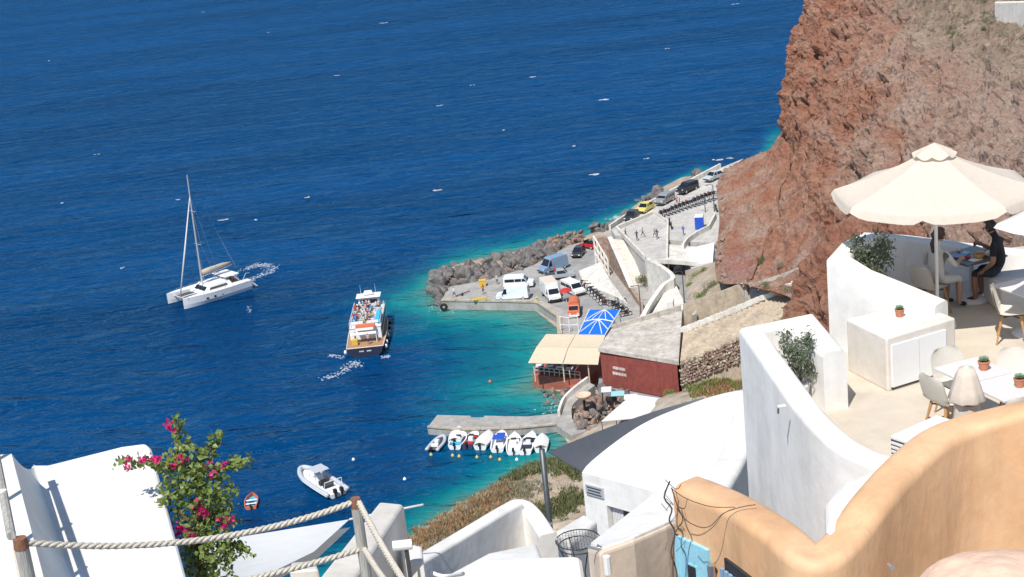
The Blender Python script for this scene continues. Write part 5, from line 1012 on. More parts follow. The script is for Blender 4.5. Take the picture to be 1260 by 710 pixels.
# ---- motorcycles
mc = thing('motorcycle', 'dark parked motorcycle', 'motorcycle', (0, 0, -50))
for x in (-.62, .62):
    w_ = at(MB().lathe([(.30 + .055 * math.cos(a), .055 * math.sin(a)) for a in np.linspace(0, 2 * math.pi, 7)[:-1]], n=14, axis='y', closed=True).build('wheel', 'tyre', mc), (x, 0, .33)); MB().lathe([(0, -.02), (.26, -.015), (.26, .015), (0, .02)], n=10, axis='y').build('rim', 'alu', w_)
MB().box((0, 0, .55), (.7, .26, .42), top=(.8, .7)).build('engine', 'dark_metal', mc, bevel=.04); MB().prof([(.45, .82), (.30, 1.02), (-.05, .98), (-.1, .78)], .30).build('tank', 'paint_obj', mc, bevel=.05); MB().prof([(-.05, .78), (-.1, .90), (-.55, .92), (-.85, 1.02), (-.8, .88), (-.3, .74)], .28).build('seat', 'black', mc, bevel=.03)
MB().tube([(.62, .07, .33), (.40, .07, 1.0)], .03, 5).build('fork', 'alu', mc); MB().tube([(.28, -.36, 1.10), (.42, 0, 1.04), (.28, .36, 1.10)], .022, 5).build('handlebar', 'black', mc); MB().box((.52, 0, .88), (.16, .24, .24), top=(.7, .7)).build('headlight', 'lamp_lens', mc); MB().box((.55, 0, .70), (.3, .16, .06)).build('mudguard', 'paint_obj', mc); MB().tube([(.1, -.17, .35), (-.7, -.17, .42)], .05, 6).build('exhaust', 'steel', mc)
KIDS[mc.name] = list(mc.children)
bikes = []
for k in range(15): t = k / 14; x, y = 814 + 64 * t, 266 - 25 * t; bikes.append((x, y, float(rz_at(x)) + .02, 2.2, 'motorcycle in the long row parked across the harbour road', 'motorcycles in the row on the harbour road'))
for x, y in ((824, 276), (826, 281), (881, 259)): bikes.append((x, y, 6.15 if x < 850 else 6.75, 1.5, 'motorcycle standing apart from the row on the harbour road', 'motorcycles apart from the row'))
for k in range(8): t = k / 7; bikes.append((718 + 26 * t, 352 + 24 * t, QR, 2.75, 'motorcycle in the slanting row on the quay beside the minibus', 'motorcycles in the slanting row on the quay'))
for x, y in ((755, 376), (760, 380), (766, 384), (771, 389), (764, 373)): bikes.append((x, y, QR, .4, 'motorcycle crowded at the foot of the red stone stair wall', 'motorcycles at the foot of the stair wall'))
bc = [(.02, .02, .022), (.30, .02, .02), (.45, .45, .45), (.03, .04, .08), (.05, .05, .05), (.10, .02, .02)]; bn_ = ['black', 'red', 'silver', 'navy', 'charcoal', 'maroon']
for i, (x, y, z, a, lb, g) in enumerate(bikes):
    p = P(x, y, z); a += random.uniform(-.15, .15); lb = (bn_[i % 6] if i else 'black') + ' ' + lb
    if i == 0: at(mc, (p[0], p[1], z), a); mc['label'] = lb; mc['group'] = g
    else: dup(mc, (p[0], p[1], z), a, lb, g, color=bc[i % 6])
for o in KIDS[mc.name]: o.color = (.03, .03, .035, 1)
# ---- small harbour things
c = P(861, 281, 6.2); tl = thing('portable_toilet', 'bright blue portable toilet cabin with white roof', 'toilet cabin', (c[0], c[1], 6.15), -.25); MB().box((0, 0, 1.05), (1.35, 1.35, 2.1)).build('cabin', 'blue_paint', tl, bevel=.04); MB().box((0, 0, 2.2), (1.45, 1.45, .22), top=(.9, .9)).build('roof', 'white_plastic', tl, bevel=.03); MB().box((-.1, -.685, 1.05), (.8, .03, 1.85)).build('door', 'blue_paint', tl, bevel=.01); MB().tube([(.5, .5, 2.2), (.5, .5, 2.7)], .05, 6).build('vent_pipe', 'white_plastic', tl)
def lamp_post(x, y, z, h, label): c = P(x, y, z); t = thing('lamp_post', label, 'lamp post', (c[0], c[1], z)); MB().tube([(0, 0, 0), (0, 0, h)], [.09, .06], 8).build('pole', 'pole_grey', t); MB().tube([(0, 0, h), (-.5, -.1, h + .15), (-.9, -.2, h + .15)], .04, 6).build('arm', 'pole_grey', t); MB().box((-1.0, -.22, h + .13), (.5, .18, .1)).build('lantern', 'pole_grey', t)
lamp_post(879, 260, 6.6, 4.6, 'dark street lamp post beside the row of motorcycles'); lamp_post(868, 262, 6.4, 2.6, 'short thin lamp post behind the blue cabin'); lamp_post(843, 384, 3.6, 6.0, 'dark slim post rising past the white ramp'); lamp_post(790, 402, QZ, 6.2, 'slim brown post in front of the red stone stair wall')
c = P(697, 372, QZ); rpz = thing('red_parasol', 'round red parasol open behind the orange truck', 'parasol', (c[0], c[1], QZ)); MB().tube([(0, 0, 0), (0, 0, 2.2)], .04, 6).build('pole', 'white_paint', rpz); MB().lathe([(0, 2.35), (.55, 2.2), (1.05, 1.9), (1.04, 1.86), (.5, 2.14), (0, 2.28)], n=10).build('canopy', 'red_paint', rpz)
c = P(594, 352, QZ); yb = thing('yellow_crate', 'yellow wooden crate standing beside the boulders', 'crate', (c[0], c[1], QZ)); MB().box((0, 0, .5), (1.1, .9, 1.0)).build('body', 'yellow_paint', yb, bevel=.03); MB().box((0, 0, 1.03), (1.2, 1.0, .07)).build('lid', 'yellow_paint', yb)
c = P(590, 369, QZ + .1); yp = thing('pallet', 'yellow slatted pallet lying at the quay edge', 'pallet', (c[0], c[1], QZ + .24), .1)
for k in range(5): MB().box((-.9 + k * .45, 0, .1), (.34, 1.2, .06)).build('slat', 'yellow_paint', yp)
for k in (-.5, 0, .5): MB().box((0, k, .02), (2.1, .12, .1)).build('bearer', 'yellow_paint', yp)
c = P(661, 371, QZ); bd = thing('bollard', 'yellow mooring bollard at the bend of the quay', 'bollard', (c[0], c[1], QZ + .23)); MB().lathe([(0, 0), (.22, 0), (.16, .12), (.16, .35), (.28, .42), (.24, .52), (0, .54)], n=12).build('body', 'yellow_paint', bd, smooth=True)
# restaurant tables and chairs
tb = None
for k in range(4):
    p = ra.lerp(rbb, .14 + k * .22) + Vector((0, 1.6, 0)); lb = 'restaurant table with white top under the cream awning'
    t = thing('restaurant_table', lb, 'table', (p.x, p.y, RZ), -.1, 'tables under the cream awning'); MB().box((0, 0, .76), (1.0, 1.0, .05)).build('top', 'table_white', t); MB().box((0, 0, .52), (1.02, 1.02, .42), top=(.98, .98)).build('cloth', 'navy_cloth', t)
    for a in (-1, 1):
        for b in (-1, 1): MB().box((a * .42, b * .42, .36), (.07, .07, .72)).build('leg', 'blue_paint', t)
    for a, b in ((0, 1), (0, -1)):
        c_ = thing('restaurant_chair', 'dark blue chair on the ' + ('quay' if b > 0 else 'water') + ' side of a restaurant table', 'chair', (p.x + a * .9, p.y + b * .95, RZ), b * 1.57, 'chairs under the cream awning'); MB().box((0, 0, .45), (.44, .44, .05)).build('seat', 'navy_cloth', c_); MB().box((.2, 0, .75), (.04, .42, .5)).build('backrest', 'navy_cloth', c_)
        for u_ in (-.18, .18):
            for v_ in (-.18, .18): MB().box((u_, v_, .22), (.04, .04, .44)).build('leg', 'blue_paint', c_)
# ================================================================== BOATS (bow = +x, water line z = 0)
def hull_rows(L_, B, h, draft=.35, tr=.85, sharp=2.2, n=16, sheer=.25):
    rows = []
    for i in range(n + 1):
        t = i / n; x = -L_ / 2 + L_ * t; w = B / 2 * (tr + (1 - tr) * min(1, t * 3)) * (1 - max(0, (t - .45) / .55) ** sharp) + .004; z = h * (1 + sheer * max(0, t - .3) ** 1.5 * 2); d_ = -draft * (1 - max(0, (t - .7) / .3) ** 2 * .9)
        rows.append([(x, -w, z), (x, -w * .9, z * .35), (x, -w * .55, d_ * .6), (x, 0, d_), (x, w * .55, d_ * .6), (x, w * .9, z * .35), (x, w, z)])
    return rows
def hull(t, L_, B, h, m, deck, sole=.12, rim=.10, **k):
    rows = hull_rows(L_, B, h, **k); mb = MB().grid(rows); mb.f.append(tuple(range(7))); mb.m.append(0); ho = mb.build('hull', m, t, smooth=False)
    n = len(rows); iw = [max(1 - rim / max(r_[6][1], .02), .02) for r_ in rows]
    gun = MB().grid([[(r_[0][0], r_[0][1], r_[0][2]), (r_[0][0], r_[0][1] * f, r_[0][2] + .01), (r_[0][0], r_[0][1] * f, sole)] for r_, f in zip(rows, iw)]); gun.grid([[(r_[6][0], r_[6][1], r_[6][2]), (r_[6][0], r_[6][1] * f, r_[6][2] + .01), (r_[6][0], r_[6][1] * f, sole)] for r_, f in zip(rows, iw)]); gun.build('gunwale', m, t)
    MB().grid([[(r_[0][0], r_[0][1] * f, sole + .002), (r_[6][0], r_[6][1] * f, sole + .002)] for r_, f in zip(rows, iw)]).build('deck', deck, t); return rows
def outboard(t, x, y, z=.5, s=1.0):
    o = MB().box((x - .12 * s, y, z + .28 * s), (.42 * s, .30 * s, .38 * s), top=(.85, .85)).build('outboard_motor', 'black', t, bevel=.04); MB().box((x - .1 * s, y, z - .35 * s), (.2 * s, .12 * s, .95 * s)).build('leg', 'black', o)
def boatat(px, py, bx_, by_, name, label, z=0.0, group=None):
    a, b = P(px, py, 0), P(bx_, by_, 0); return thing(name, label, 'boat', ((a[0] + b[0]) / 2, (a[1] + b[1]) / 2, z), heading(a, b), group), math.hypot(b[0] - a[0], b[1] - a[1])
# ---- catamaran
c1, c2 = P(214, 378, 0), P(301, 351, 0); ctm = thing('catamaran', 'white sailing catamaran with bare mast and beige furled sail', 'boat', ((c1[0] + c2[0]) / 2, (c1[1] + c2[1]) / 2, 0), heading(c2, c1))
CLn, CB = 13.2, 6.9; ctm.scale = (1, 1.05, 1.06)
for s_ in (-1, 1):
    rows = [[(x, y + s_ * CB * .385, z) for x, y, z in r_] for r_ in hull_rows(CLn, 1.9, 1.6, .5, .75, 2.4, 18, .06)]; mb = MB().grid(rows); mb.f.append(tuple(range(7))); mb.m.append(0); mb.grid([[r_[0], r_[6]] for r_ in rows]); h_ = mb.build('hull', 'white_paint', ctm)
    for k in range(3): MB().box((-.6 + k * 1.5, s_ * (CB * .385 + .86), .85), (.42, .04, .28)).build('port_light', 'glass', h_)
    for k in range(3): MB().box((-CLn / 2 - .3 - k * .28, s_ * CB * .385, .95 - k * .3), (.35, 1.2, .1)).build('stern_step', 'white_paint', h_)
    st_ = MB(); 
    for k in range(9): x = -5.5 + k * 1.4; st_.tube([(x, s_ * (CB * .385 + .75 - max(0, k - 5) * .14), 1.35), (x, s_ * (CB * .385 + .75 - max(0, k - 5) * .14), 1.95)], .025, 4)
    st_.tube([(-5.5 + k * 1.4, s_ * (CB * .385 + .75 - max(0, k - 5) * .14), 1.93) for k in range(9)], .018, 4); st_.build('lifeline', 'steel', ctm)
MB().box((-1.6, 0, 1.15), (8.2, 4.6, .5)).build('bridge_deck', 'white_paint', ctm, bevel=.05); cbn = MB().box((-.9, 0, 1.85), (5.6, 4.5, 1.0), top=(.68, .84), shift=(-.35, 0)).build('cabin', 'white_paint', ctm, bevel=.15, seg=3)
for s_ in (-1, 1): MB().box((-.8, s_ * 2.13, 1.8), (3.6, .05, .38), top=(.9, 1)).build('window', 'glass', cbn)
for k in (-1.1, 0, 1.1): MB().add([(1.78, k - .5, 1.62), (1.78, k + .5, 1.62), (1.16, k + .45, 2.12), (1.16, k - .45, 2.12)], [(0, 1, 2, 3)]).build('window', 'glass', cbn)
MB().box((-3.7, 0, 2.95), (2.9, 4.2, .12), top=(.95, .95)).build('bimini', 'canvas_white', ctm, bevel=.04)
for a in (-4.9, -2.5):
    for b in (-1.9, 1.9): MB().tube([(a, b, 1.4), (a, b, 2.92)], .04, 5).build('bimini_post', 'steel', ctm)
MB().box((-4.3, 0, 1.42), (2.6, 4.2, .04)).build('cockpit_floor', 'teak', ctm)
for s_ in (-1, 1): MB().box((3.9, s_ * 1.0, 1.18), (3.0, 1.85, .03)).build('trampoline', 'pole_grey', ctm)
MB().tube([(5.4, -2.6, 1.2), (5.4, 2.6, 1.2)], .12, 8).build('cross_beam', 'alu', ctm); MB().box((3.9, 0, 1.22), (3.2, .25, .08)).build('catwalk', 'white_paint', ctm)
MB().tube([(1.0, 0, 2.1), (.75, 0, 12), (.45, 0, 20.4)], [.15, .14, .09], 10).build('mast', 'alu', ctm)
for zz in (9.0, 14.5): MB().tube([(.6, -1.0, zz), (.8, 0, zz + .05), (.6, 1.0, zz)], .045, 5).build('spreader', 'alu', ctm)
MB().tube([(.9, 0, 3.6), (-5.2, 0, 4.1)], .11, 8).build('boom', 'alu', ctm); MB().tube([(.8, 0, 4.2), (-1, 0, 4.35), (-3.5, 0, 4.5), (-5.1, 0, 4.45)], [.45, .42, .33, .18], 10).build('furled_sail', 'beige_cover', ctm, smooth=True)
MB().tube([(5.5, 0, 1.5), (3.3, 0, 8.3), (.65, 0, 16.8)], [.10, .15, .06], 8).build('furled_jib', 'sail_pale', ctm, smooth=True)
for s_ in (-1, 1):
    MB().tube([(-1.2, s_ * 3.2, 1.4), (.55, s_ * .05, 16.8)], .022, 4).build('shroud', 'steel', ctm); MB().tube([(-.6, s_ * 3.2, 1.4), (.6, s_ * 1.0, 9.0), (.55, s_ * .05, 14.5)], .018, 4).build('shroud', 'steel', ctm)
MB().tube([(-6.2, 0, 2.6), (.45, 0, 20.2)], .018, 4).build('topping_lift', 'steel', ctm)
for s_ in (-1, 1): MB().tube([(-6.2, s_ * 1.2, 1.4), (-6.9, s_ * 1.2, 2.3), (-7.6, s_ * 1.2, 2.2)], .06, 6).build('davit', 'alu', ctm)
for k, (x, y, c, lb) in enumerate(((-4.4, 1.1, (.5, .04, .03), 'person in red shirt in the catamaran cockpit'), (-4.9, -.7, (.2, .2, .25), 'person in grey at the catamaran helm'), (-3.6, -1.2, (.6, .6, .6), 'person in white in the catamaran cockpit'))):
    w = Matrix.Translation(ctm.location) @ Matrix.Rotation(ctm.rotation_euler.z, 4, 'Z') @ Vector((x, y, 1.44)); person(w, RZ_(), c, lb, 'stand' if k else 'sit')
# ---- ferry
f1, f2 = P(450.5, 439, 0), P(464, 372, 0); hd = heading(f1, f2); FL, FBm = 22.5, 5.7; FS = (.80, 1, .86)
fc = V3(f1) + Vector((math.cos(hd), math.sin(hd), 0)) * FL * FS[0] / 2; fe = thing('ferry', 'crowded excursion boat with navy hull leaving the harbour', 'boat', fc, hd); fe.scale = FS
rows = hull_rows(FL, FBm, 1.7, .5, .93, 2.6, 20, .35); mb = MB().grid(rows); mb.f.append(tuple(range(7))); mb.m.append(0); mb.build('hull', 'navy', fe); MB().grid([[(r_[0][0], r_[0][1] * .98, r_[0][2] - .04), (r_[6][0], r_[6][1] * .98, r_[6][2] - .04)] for r_ in rows]).build('main_deck', 'teak', fe)
for s_ in (0, 6): MB().tube([(r_[s_][0], r_[s_][1] * 1.01, r_[s_][2] + .02) for r_ in rows], .09, 6).build('rubbing_strake', 'plaster_peach', fe)
MB().tube([(-FL / 2, -FBm / 2 * .93, 1.72), (-FL / 2, FBm / 2 * .93, 1.72)], .1, 6).build('stern_rail', 'plaster_peach', fe)
for k in (-1, 1):
    mb = MB()
    for j in range(4): mb.box((-FL / 2 - .015, k * .55 + j * .17 - .25 - .0, 1.05), (.02, .12, .2))
    mb.build('name_lettering', 'white_paint', fe)
MB().box((1.2, 0, 2.75), (15.5, 4.7, 2.1)).build('saloon', 'white_paint', fe, bevel=.06)
for s_ in (-1, 1):
    for k in range(9): MB().box((-5.6 + k * 1.6, s_ * 2.36, 2.95), (1.15, .05, .8)).build('window', 'glass', fe)
    MB().tube([(-6.4 + k * 1.25, s_ * 2.3, 4.75) for k in range(11)], .035, 5).build('deck_rail', 'white_paint', fe)
    for k in range(11): MB().tube([(-6.4 + k * 1.25, s_ * 2.3, 3.8), (-6.4 + k * 1.25, s_ * 2.3, 4.76)], .03, 4).build('stanchion', 'white_paint', fe)
MB().box((1.0, 0, 3.84), (15.3, 4.75, .08)).build('upper_deck', 'table_white', fe)
MB().box((-6.9, -.1, 4.25), (1.1, 2.9, .5)).build('life_raft_box', 'orange_paint', fe, bevel=.06); MB().box((-8.2, .2, 3.3), (1.2, 3.9, .12)).build('stern_awning', 'white_paint', fe); MB().box((-7.6, 0, 3.9), (.5, 2.6, .3)).build('stern_locker', 'white_paint', fe)
for s_ in (-1.7, 1.7): MB().tube([(-8.7, s_, 1.7), (-8.7, s_, 3.3)], .06, 6).build('awning_post', 'white_paint', fe)
MB().box((-9.2, 1.5, 2.2), (1.0, .8, 1.0)).build('gas_locker', 'yellow_paint', fe, bevel=.03)
MB().box((-2.6, -1.9, 4.55), (5.4, .9, .95), top=(.98, .7)).build('blue_cover', 'turq_cover', fe, bevel=.08)
wh_ = MB().box((7.3, 0, 4.75), (2.6, 3.4, 1.8), top=(.85, .9)).build('wheelhouse', 'white_paint', fe, bevel=.08); MB().box((7.2, 0, 5.72), (3.0, 3.8, .14)).build('wheelhouse_roof', 'white_paint', fe, bevel=.04); MB().box((5.98, 0, 4.95), (.06, 2.6, .6)).build('window', 'glass', wh_); MB().box((4.9, .2, 4.15), (1.2, 1.7, .6)).build('red_locker', 'red_paint', fe, bevel=.05)
MB().box((7.2, 0, 6.3), (1.0, 1.6, .6), top=(.7, .7)).build('radar_base', 'white_paint', fe, bevel=.05)
for s_ in (-1.2, 1.1): MB().tube([(7.0, s_, 5.75), (6.9, s_, 7.9)], [.035, .012], 5).build('antenna', 'white_paint', fe)
for k, (x, s_) in enumerate(((-9.5, -1), (-7.0, -1), (-3.0, -1), (1.5, -1), (4.5, -1), (-10.8, 1))): at(MB().lathe([(0, -.4), (.16, -.36), (.24, 0), (.16, .36), (0, .4)], n=10).build('fender', 'black' if k in (3, 4) else 'white_plastic', fe, smooth=True), (x, s_ * (FBm / 2 + .12), 1.0))
for r_ in range(8):
    for s_ in (-1.35, .95):
        bnch = MB().box((-5.2 + r_ * 1.3, s_ + .2, 4.25), (.42, 1.7, .07)); bnch.box((-5.4 + r_ * 1.3, s_ + .2, 4.5), (.06, 1.7, .45)); bnch.box((-5.2 + r_ * 1.3, s_ + .2, 4.04), (.1, 1.5, .36)); bnch.build('bench', 'white_paint', fe)
mwf = Matrix.Translation(fe.location) @ Matrix.Rotation(hd, 4, 'Z') @ Matrix.Diagonal((*FS, 1)); pc = [(.62, .62, .62), (.55, .5, .45), (.06, .25, .55), (.5, .06, .05), (.04, .04, .06), (.25, .45, .6), (.65, .35, .3), (.55, .5, .15), (.62, .62, .64)]
nm_c = ['white', 'cream', 'blue', 'red', 'black', 'pale blue', 'pink', 'yellow', 'white']
for r_ in range(8):
    for y in (-1.75, -1.25, -.75, -.2, .3, .8, 1.3, 1.8):
        if random.random() < .93:
            k = random.randrange(9); sit = random.random() < .6
            if -5.4 < -5.2 + r_ * 1.3 < .1 and y < -1.4: continue
            w = mwf @ Vector((-5.25 + r_ * 1.3 + (0 if sit else .55), y + random.uniform(-.1, .1), 3.88 if not sit else 3.83)); person(w, hd + random.choice((0, 0, 0, .5, -.4)), pc[k], 'passenger in ' + nm_c[k] + ' on the open upper deck of the crowded boat', 'sit' if sit else 'stand', 'passengers on the excursion boat', random.uniform(.94, 1.04))
for x, y in ((-8.4, -1.8), (-8.0, 1.5), (-9.6, -.5), (3.5, 2.0), (3.2, -1.6)):
    w = mwf @ Vector((x, y, 3.88 if x > 0 else 1.70)); k = random.randrange(9); person(w, RZ_(), pc[k], 'passenger in ' + nm_c[k] + ' standing ' + ('near the wheelhouse of' if x > 0 else 'on the stern deck of') + ' the crowded boat', 'stand', 'passengers on the excursion boat')
# wakes
def wake(name, pts, n, spread, s0, s1):
    mb = MB()
    for _ in range(n * 4):
        t = random.random(); i = min(int(t * (len(pts) - 1)), len(pts) - 2); p = V3(P(*pts[i], 0)).lerp(V3(P(*pts[i + 1], 0)), t * (len(pts) - 1) - i); flake(mb, (p.x + random.gauss(0, spread), p.y + random.gauss(0, spread)), random.uniform(s0, s1) * random.choice((.25, .35, .7)), random.uniform(s0, s1) * .22, random.uniform(-1, 1))
    kind(mb.build(name, 'foam'), 'stuff')
wake('ferry_wake', [(443, 452), (436, 446), (430, 450), (424, 456), (412, 463), (400, 466)], 46, .5, .2, .7); wake('ferry_wake', [(405, 437), (412, 438), (424, 440)], 12, .3, .2, .6); wake('ferry_wake', [(472, 440), (478, 438)], 8, .3, .2, .6)
wake('catamaran_wake', [(303, 332), (315, 326), (326, 326), (336, 330), (330, 336), (318, 340), (308, 345)], 90, .55, .15, .7); wake('catamaran_wake', [(306, 376), (308, 384)], 6, .2, .2, .5)
wake('surf', [(700, 494), (688, 500), (676, 503)], 18, 1.0, .2, .5); wake('surf', [(755, 268), (765, 268)], 14, .7, .4, 1.2); wake('surf', [(535, 372), (540, 382), (560, 384)], 12, .8, .15, .4)
# ---- rigid inflatable
a, b = P(421, 614, 0), P(368, 580, 0); rb_ = thing('rigid_inflatable', 'large grey tubed inflatable speedboat with bimini and twin outboards', 'boat', ((a[0] + b[0]) / 2, (a[1] + b[1]) / 2, 0), heading(a, b)); L_ = 9.4
rows = hull_rows(L_, 2.4, .5, .35, .95, 2.6); mb = MB().grid(rows); mb.f.append(tuple(range(7))); mb.m.append(0); mb.build('hull', 'white_paint', rb_); MB().grid([[(r_[0][0], r_[0][1], .44), (r_[6][0], r_[6][1], .44)] for r_ in rows]).build('deck', 'white_plastic', rb_)
tubep = [(-L_ / 2, -1.3, .55), (-L_ * .2, -1.38, .58), (L_ * .15, -1.32, .62), (L_ * .34, -.95, .70), (L_ * .46, -.4, .8), (L_ * .485, 0, .82), (L_ * .46, .4, .8), (L_ * .34, .95, .7), (L_ * .15, 1.32, .62), (-L_ * .2, 1.38, .58), (-L_ / 2, 1.3, .55)]
MB().tube([tuple(p) for p in smooth_line(tubep, 6)], .29, 12).build('inflatable_tube', 'grey_tube', rb_, smooth=True); MB().tube([(p[0], p[1] * 1.19, p[2]) for p in smooth_line(tubep, 6)], .05, 6).build('rubbing_strake', 'white_plastic', rb_)
MB().box((.0, 0, .95), (1.0, .9, 1.0), top=(.7, .8)).build('console', 'white_paint', rb_, bevel=.06); MB().box((.35, 0, 1.55), (.05, .8, .3)).build('windscreen', 'glass', rb_); MB().box((-.1, 0, 2.15), (2.1, 1.9, .07)).build('bimini', 'grey_tube', rb_, bevel=.03)
for x in (-.9, .7):
    for y in (-.85, .85): MB().tube([(x, y, .5), (x, y, 2.13)], .025, 5).build('bimini_post', 'steel', rb_)
for x in (-1.2, -2.3): MB().box((x, 0, .72), (.55, 1.2, .5)).build('seat', 'navy', rb_, bevel=.05); MB().box((x - .3, 0, 1.05), (.12, 1.2, .5)).build('backrest', 'pole_grey', rb_, bevel=.03)
MB().box((2.2, 0, .56), (1.8, 1.4, .25), top=(.8, .7)).build('sun_pad', 'white_plastic', rb_, bevel=.04)
MB().tube([(-3.6, -1.2, .6), (-3.8, -1.1, 1.8), (-3.8, 1.1, 1.8), (-3.6, 1.2, .6)], .05, 6).build('roll_bar', 'white_paint', rb_)
for y in (-.42, .42): outboard(rb_, -L_ / 2 - .05, y, .55, 1.35)
# ---- little rowing boat
t, _ = boatat(309, 627, 311, 611, 'rowing_boat', 'small orange and turquoise rowing boat alone on dark water'); hull(t, 3.6, 1.6, .45, 'orange_paint', 'turq_cover', .10)
for x in (-.9, .1): MB().box((x, 0, .34), (.25, 1.25, .05)).build('thwart', 'white_paint', t)
MB().box((-.5, 0, .25), (.5, .6, .2)).build('fuel_box', 'navy', t); outboard(t, -1.85, 0, .35, .8)
# ---- boats moored at the jetty
MO = [((532, 556), (546, 540), 'rib', 'grey inflatable dinghy at the seaward end of the moored row'), ((560, 548), (567, 531), 'covered', 'white covered motorboat tucked tight against the jetty wall'), ((560, 553), (571, 537), 'turq', 'white boat with turquoise deck in the moored row'), ((575, 552), (587, 536), 'blue', 'blue hulled boat with red gear in the moored row'), ((591, 554), (604, 536), 'covered', 'white motorboat under a cream cover between blue boats'), ((612, 557), (619, 535), 'bluecover', 'white boat with bright blue cover over its cockpit'), ((632, 560), (634, 538), 'white', 'white speedboat with open pale cockpit'), ((646, 560), (656, 537), 'seats', 'white speedboat with dark blue seats'), ((666, 556), (668, 541), 'covered2', 'stubby white boat nearest the shore in the moored row')]
for st_, bw_, kd, lb in MO:
    a, b = P(*st_, 0), P(*bw_, 0); L_ = min(max(math.hypot(b[0] - a[0], b[1] - a[1]), 4.2), 6.0); t = thing('moored_boat', lb, 'boat', ((a[0] + b[0]) / 2, (a[1] + b[1]) / 2, 0), heading(a, b), 'boats moored at the jetty')
    if kd == 'rib':
        tp_ = smooth_line([(-L_ / 2, -.7, .3), (0, -.75, .32), (L_ * .3, -.5, .4), (L_ * .45, 0, .45), (L_ * .3, .5, .4), (0, .75, .32), (-L_ / 2, .7, .3)], 5); MB().tube([tuple(p) for p in tp_], .22, 10).build('inflatable_tube', 'grey_tube', t, smooth=True); rows = hull_rows(L_ * .95, 1.3, .25, .2, .95); mb = MB().grid(rows); mb.grid([[r_[0], r_[6]] for r_ in rows]); mb.build('hull', 'pole_grey', t); MB().box((-.2, 0, .55), (.6, .5, .5)).build('console', 'white_paint', t, bevel=.04); MB().box((-1.0, 0, .45), (.4, .9, .3)).build('seat', 'white_plastic', t); outboard(t, -L_ / 2, 0, .3, .9); continue
    Bm = 1.95 if kd != 'covered2' else 1.8; hull(t, L_, Bm, .62, {'blue': 'navy_cloth'}.get(kd, 'white_paint'), {'turq': 'turq_cover', 'blue': 'sky_blue_paint'}.get(kd, 'white_plastic'), .2, .14)
    if kd.startswith('covered'): mb = MB(); rows = hull_rows(L_ * .97, Bm * .96, .66, .3); mb.grid([[r_[0], (r_[0][0], r_[0][1] * .5, r_[0][2] + .22 * min(1, abs(r_[0][1]) * 2)), (r_[0][0], 0, r_[0][2] + .32 * min(1, abs(r_[0][1]) * 2)), (r_[0][0], r_[6][1] * .5, r_[0][2] + .22 * min(1, abs(r_[0][1]) * 2)), r_[6]] for r_ in rows]); mb.build('cover', 'canvas_white', t, smooth=True)
    else:
        MB().box((-.3, 0, .55), (.6, .7, .65), top=(.8, .8)).build('console', 'white_paint', t, bevel=.04); MB().box((.02, 0, .98), (.04, .65, .28)).build('windscreen', 'glass', t)
        for x, m in ((-1.2, {'seats': 'navy', 'blue': 'red_paint', 'turq': 'turq_cover'}.get(kd, 'white_plastic')), (.8, {'seats': 'navy', 'blue': 'red_paint'}.get(kd, 'white_plastic'))): MB().box((x, 0, .4), (.5, Bm * .62, .36)).build('seat', m, t, bevel=.04)
        MB().grid([[(r_[0][0], r_[0][1] * .9, r_[0][2]), (r_[0][0], 0, r_[0][2] + .1), (r_[6][0], r_[6][1] * .9, r_[6][2])] for r_ in hull_rows(L_, Bm, .63)[10:]]).build('foredeck', 'white_paint', t)
        if kd == 'bluecover':
            MB().box((-.6, 0, 1.15), (1.4, Bm * .75, .06)).build('bimini', 'blue_paint', t); MB().box((1.0, 0, .82), (1.0, Bm * .55, .12), top=(.8, .8)).build('cover', 'blue_paint', t)
            for x in (-1.2, 0):
                for y in (-.6, .6): MB().tube([(x, y, .5), (x, y, 1.13)], .02, 4).build('bimini_post', 'steel', t)
    outboard(t, -L_ / 2, 0, .5, 1.0)
# buoys
for x, y, c, lb in ((530.5, 560, 'yellow_paint', 0), (557, 561, 'yellow_paint', 0), (565, 562, 'yellow_paint', 0), (587, 563, 'yellow_paint', 0), (604, 563, 'yellow_paint', 0), (615, 566, 'yellow_paint', 0), (636, 566, 'white_plastic', 'white mooring buoy off the sterns of the moored boats'), (498, 590, 'white_plastic', 'white float drifting alone between speedboat and shore'), (435, 566, 'white_plastic', 'tiny white float beyond the grey inflatable'), (402, 577, 'white_plastic', 'tiny white marker beside the grey inflatable'), (603, 470, 'orange_paint', 'small orange buoy in the turquoise basin'), (380, 243, 'yellow_paint', 'yellow buoy far out on the open sea')):
    p = P(x, y, 0); s_ = .22; t = thing('buoy', lb or 'small yellow mooring buoy behind the moored boats', 'buoy', (p[0], p[1], 0), 0, None if lb else 'yellow mooring buoys'); MB().lathe([(0, -.2), (.14, -.15), (s_, .03), (.15, .2), (.05, .25), (.04, .33), (0, .34)], n=12).build('float', c, t, smooth=True)
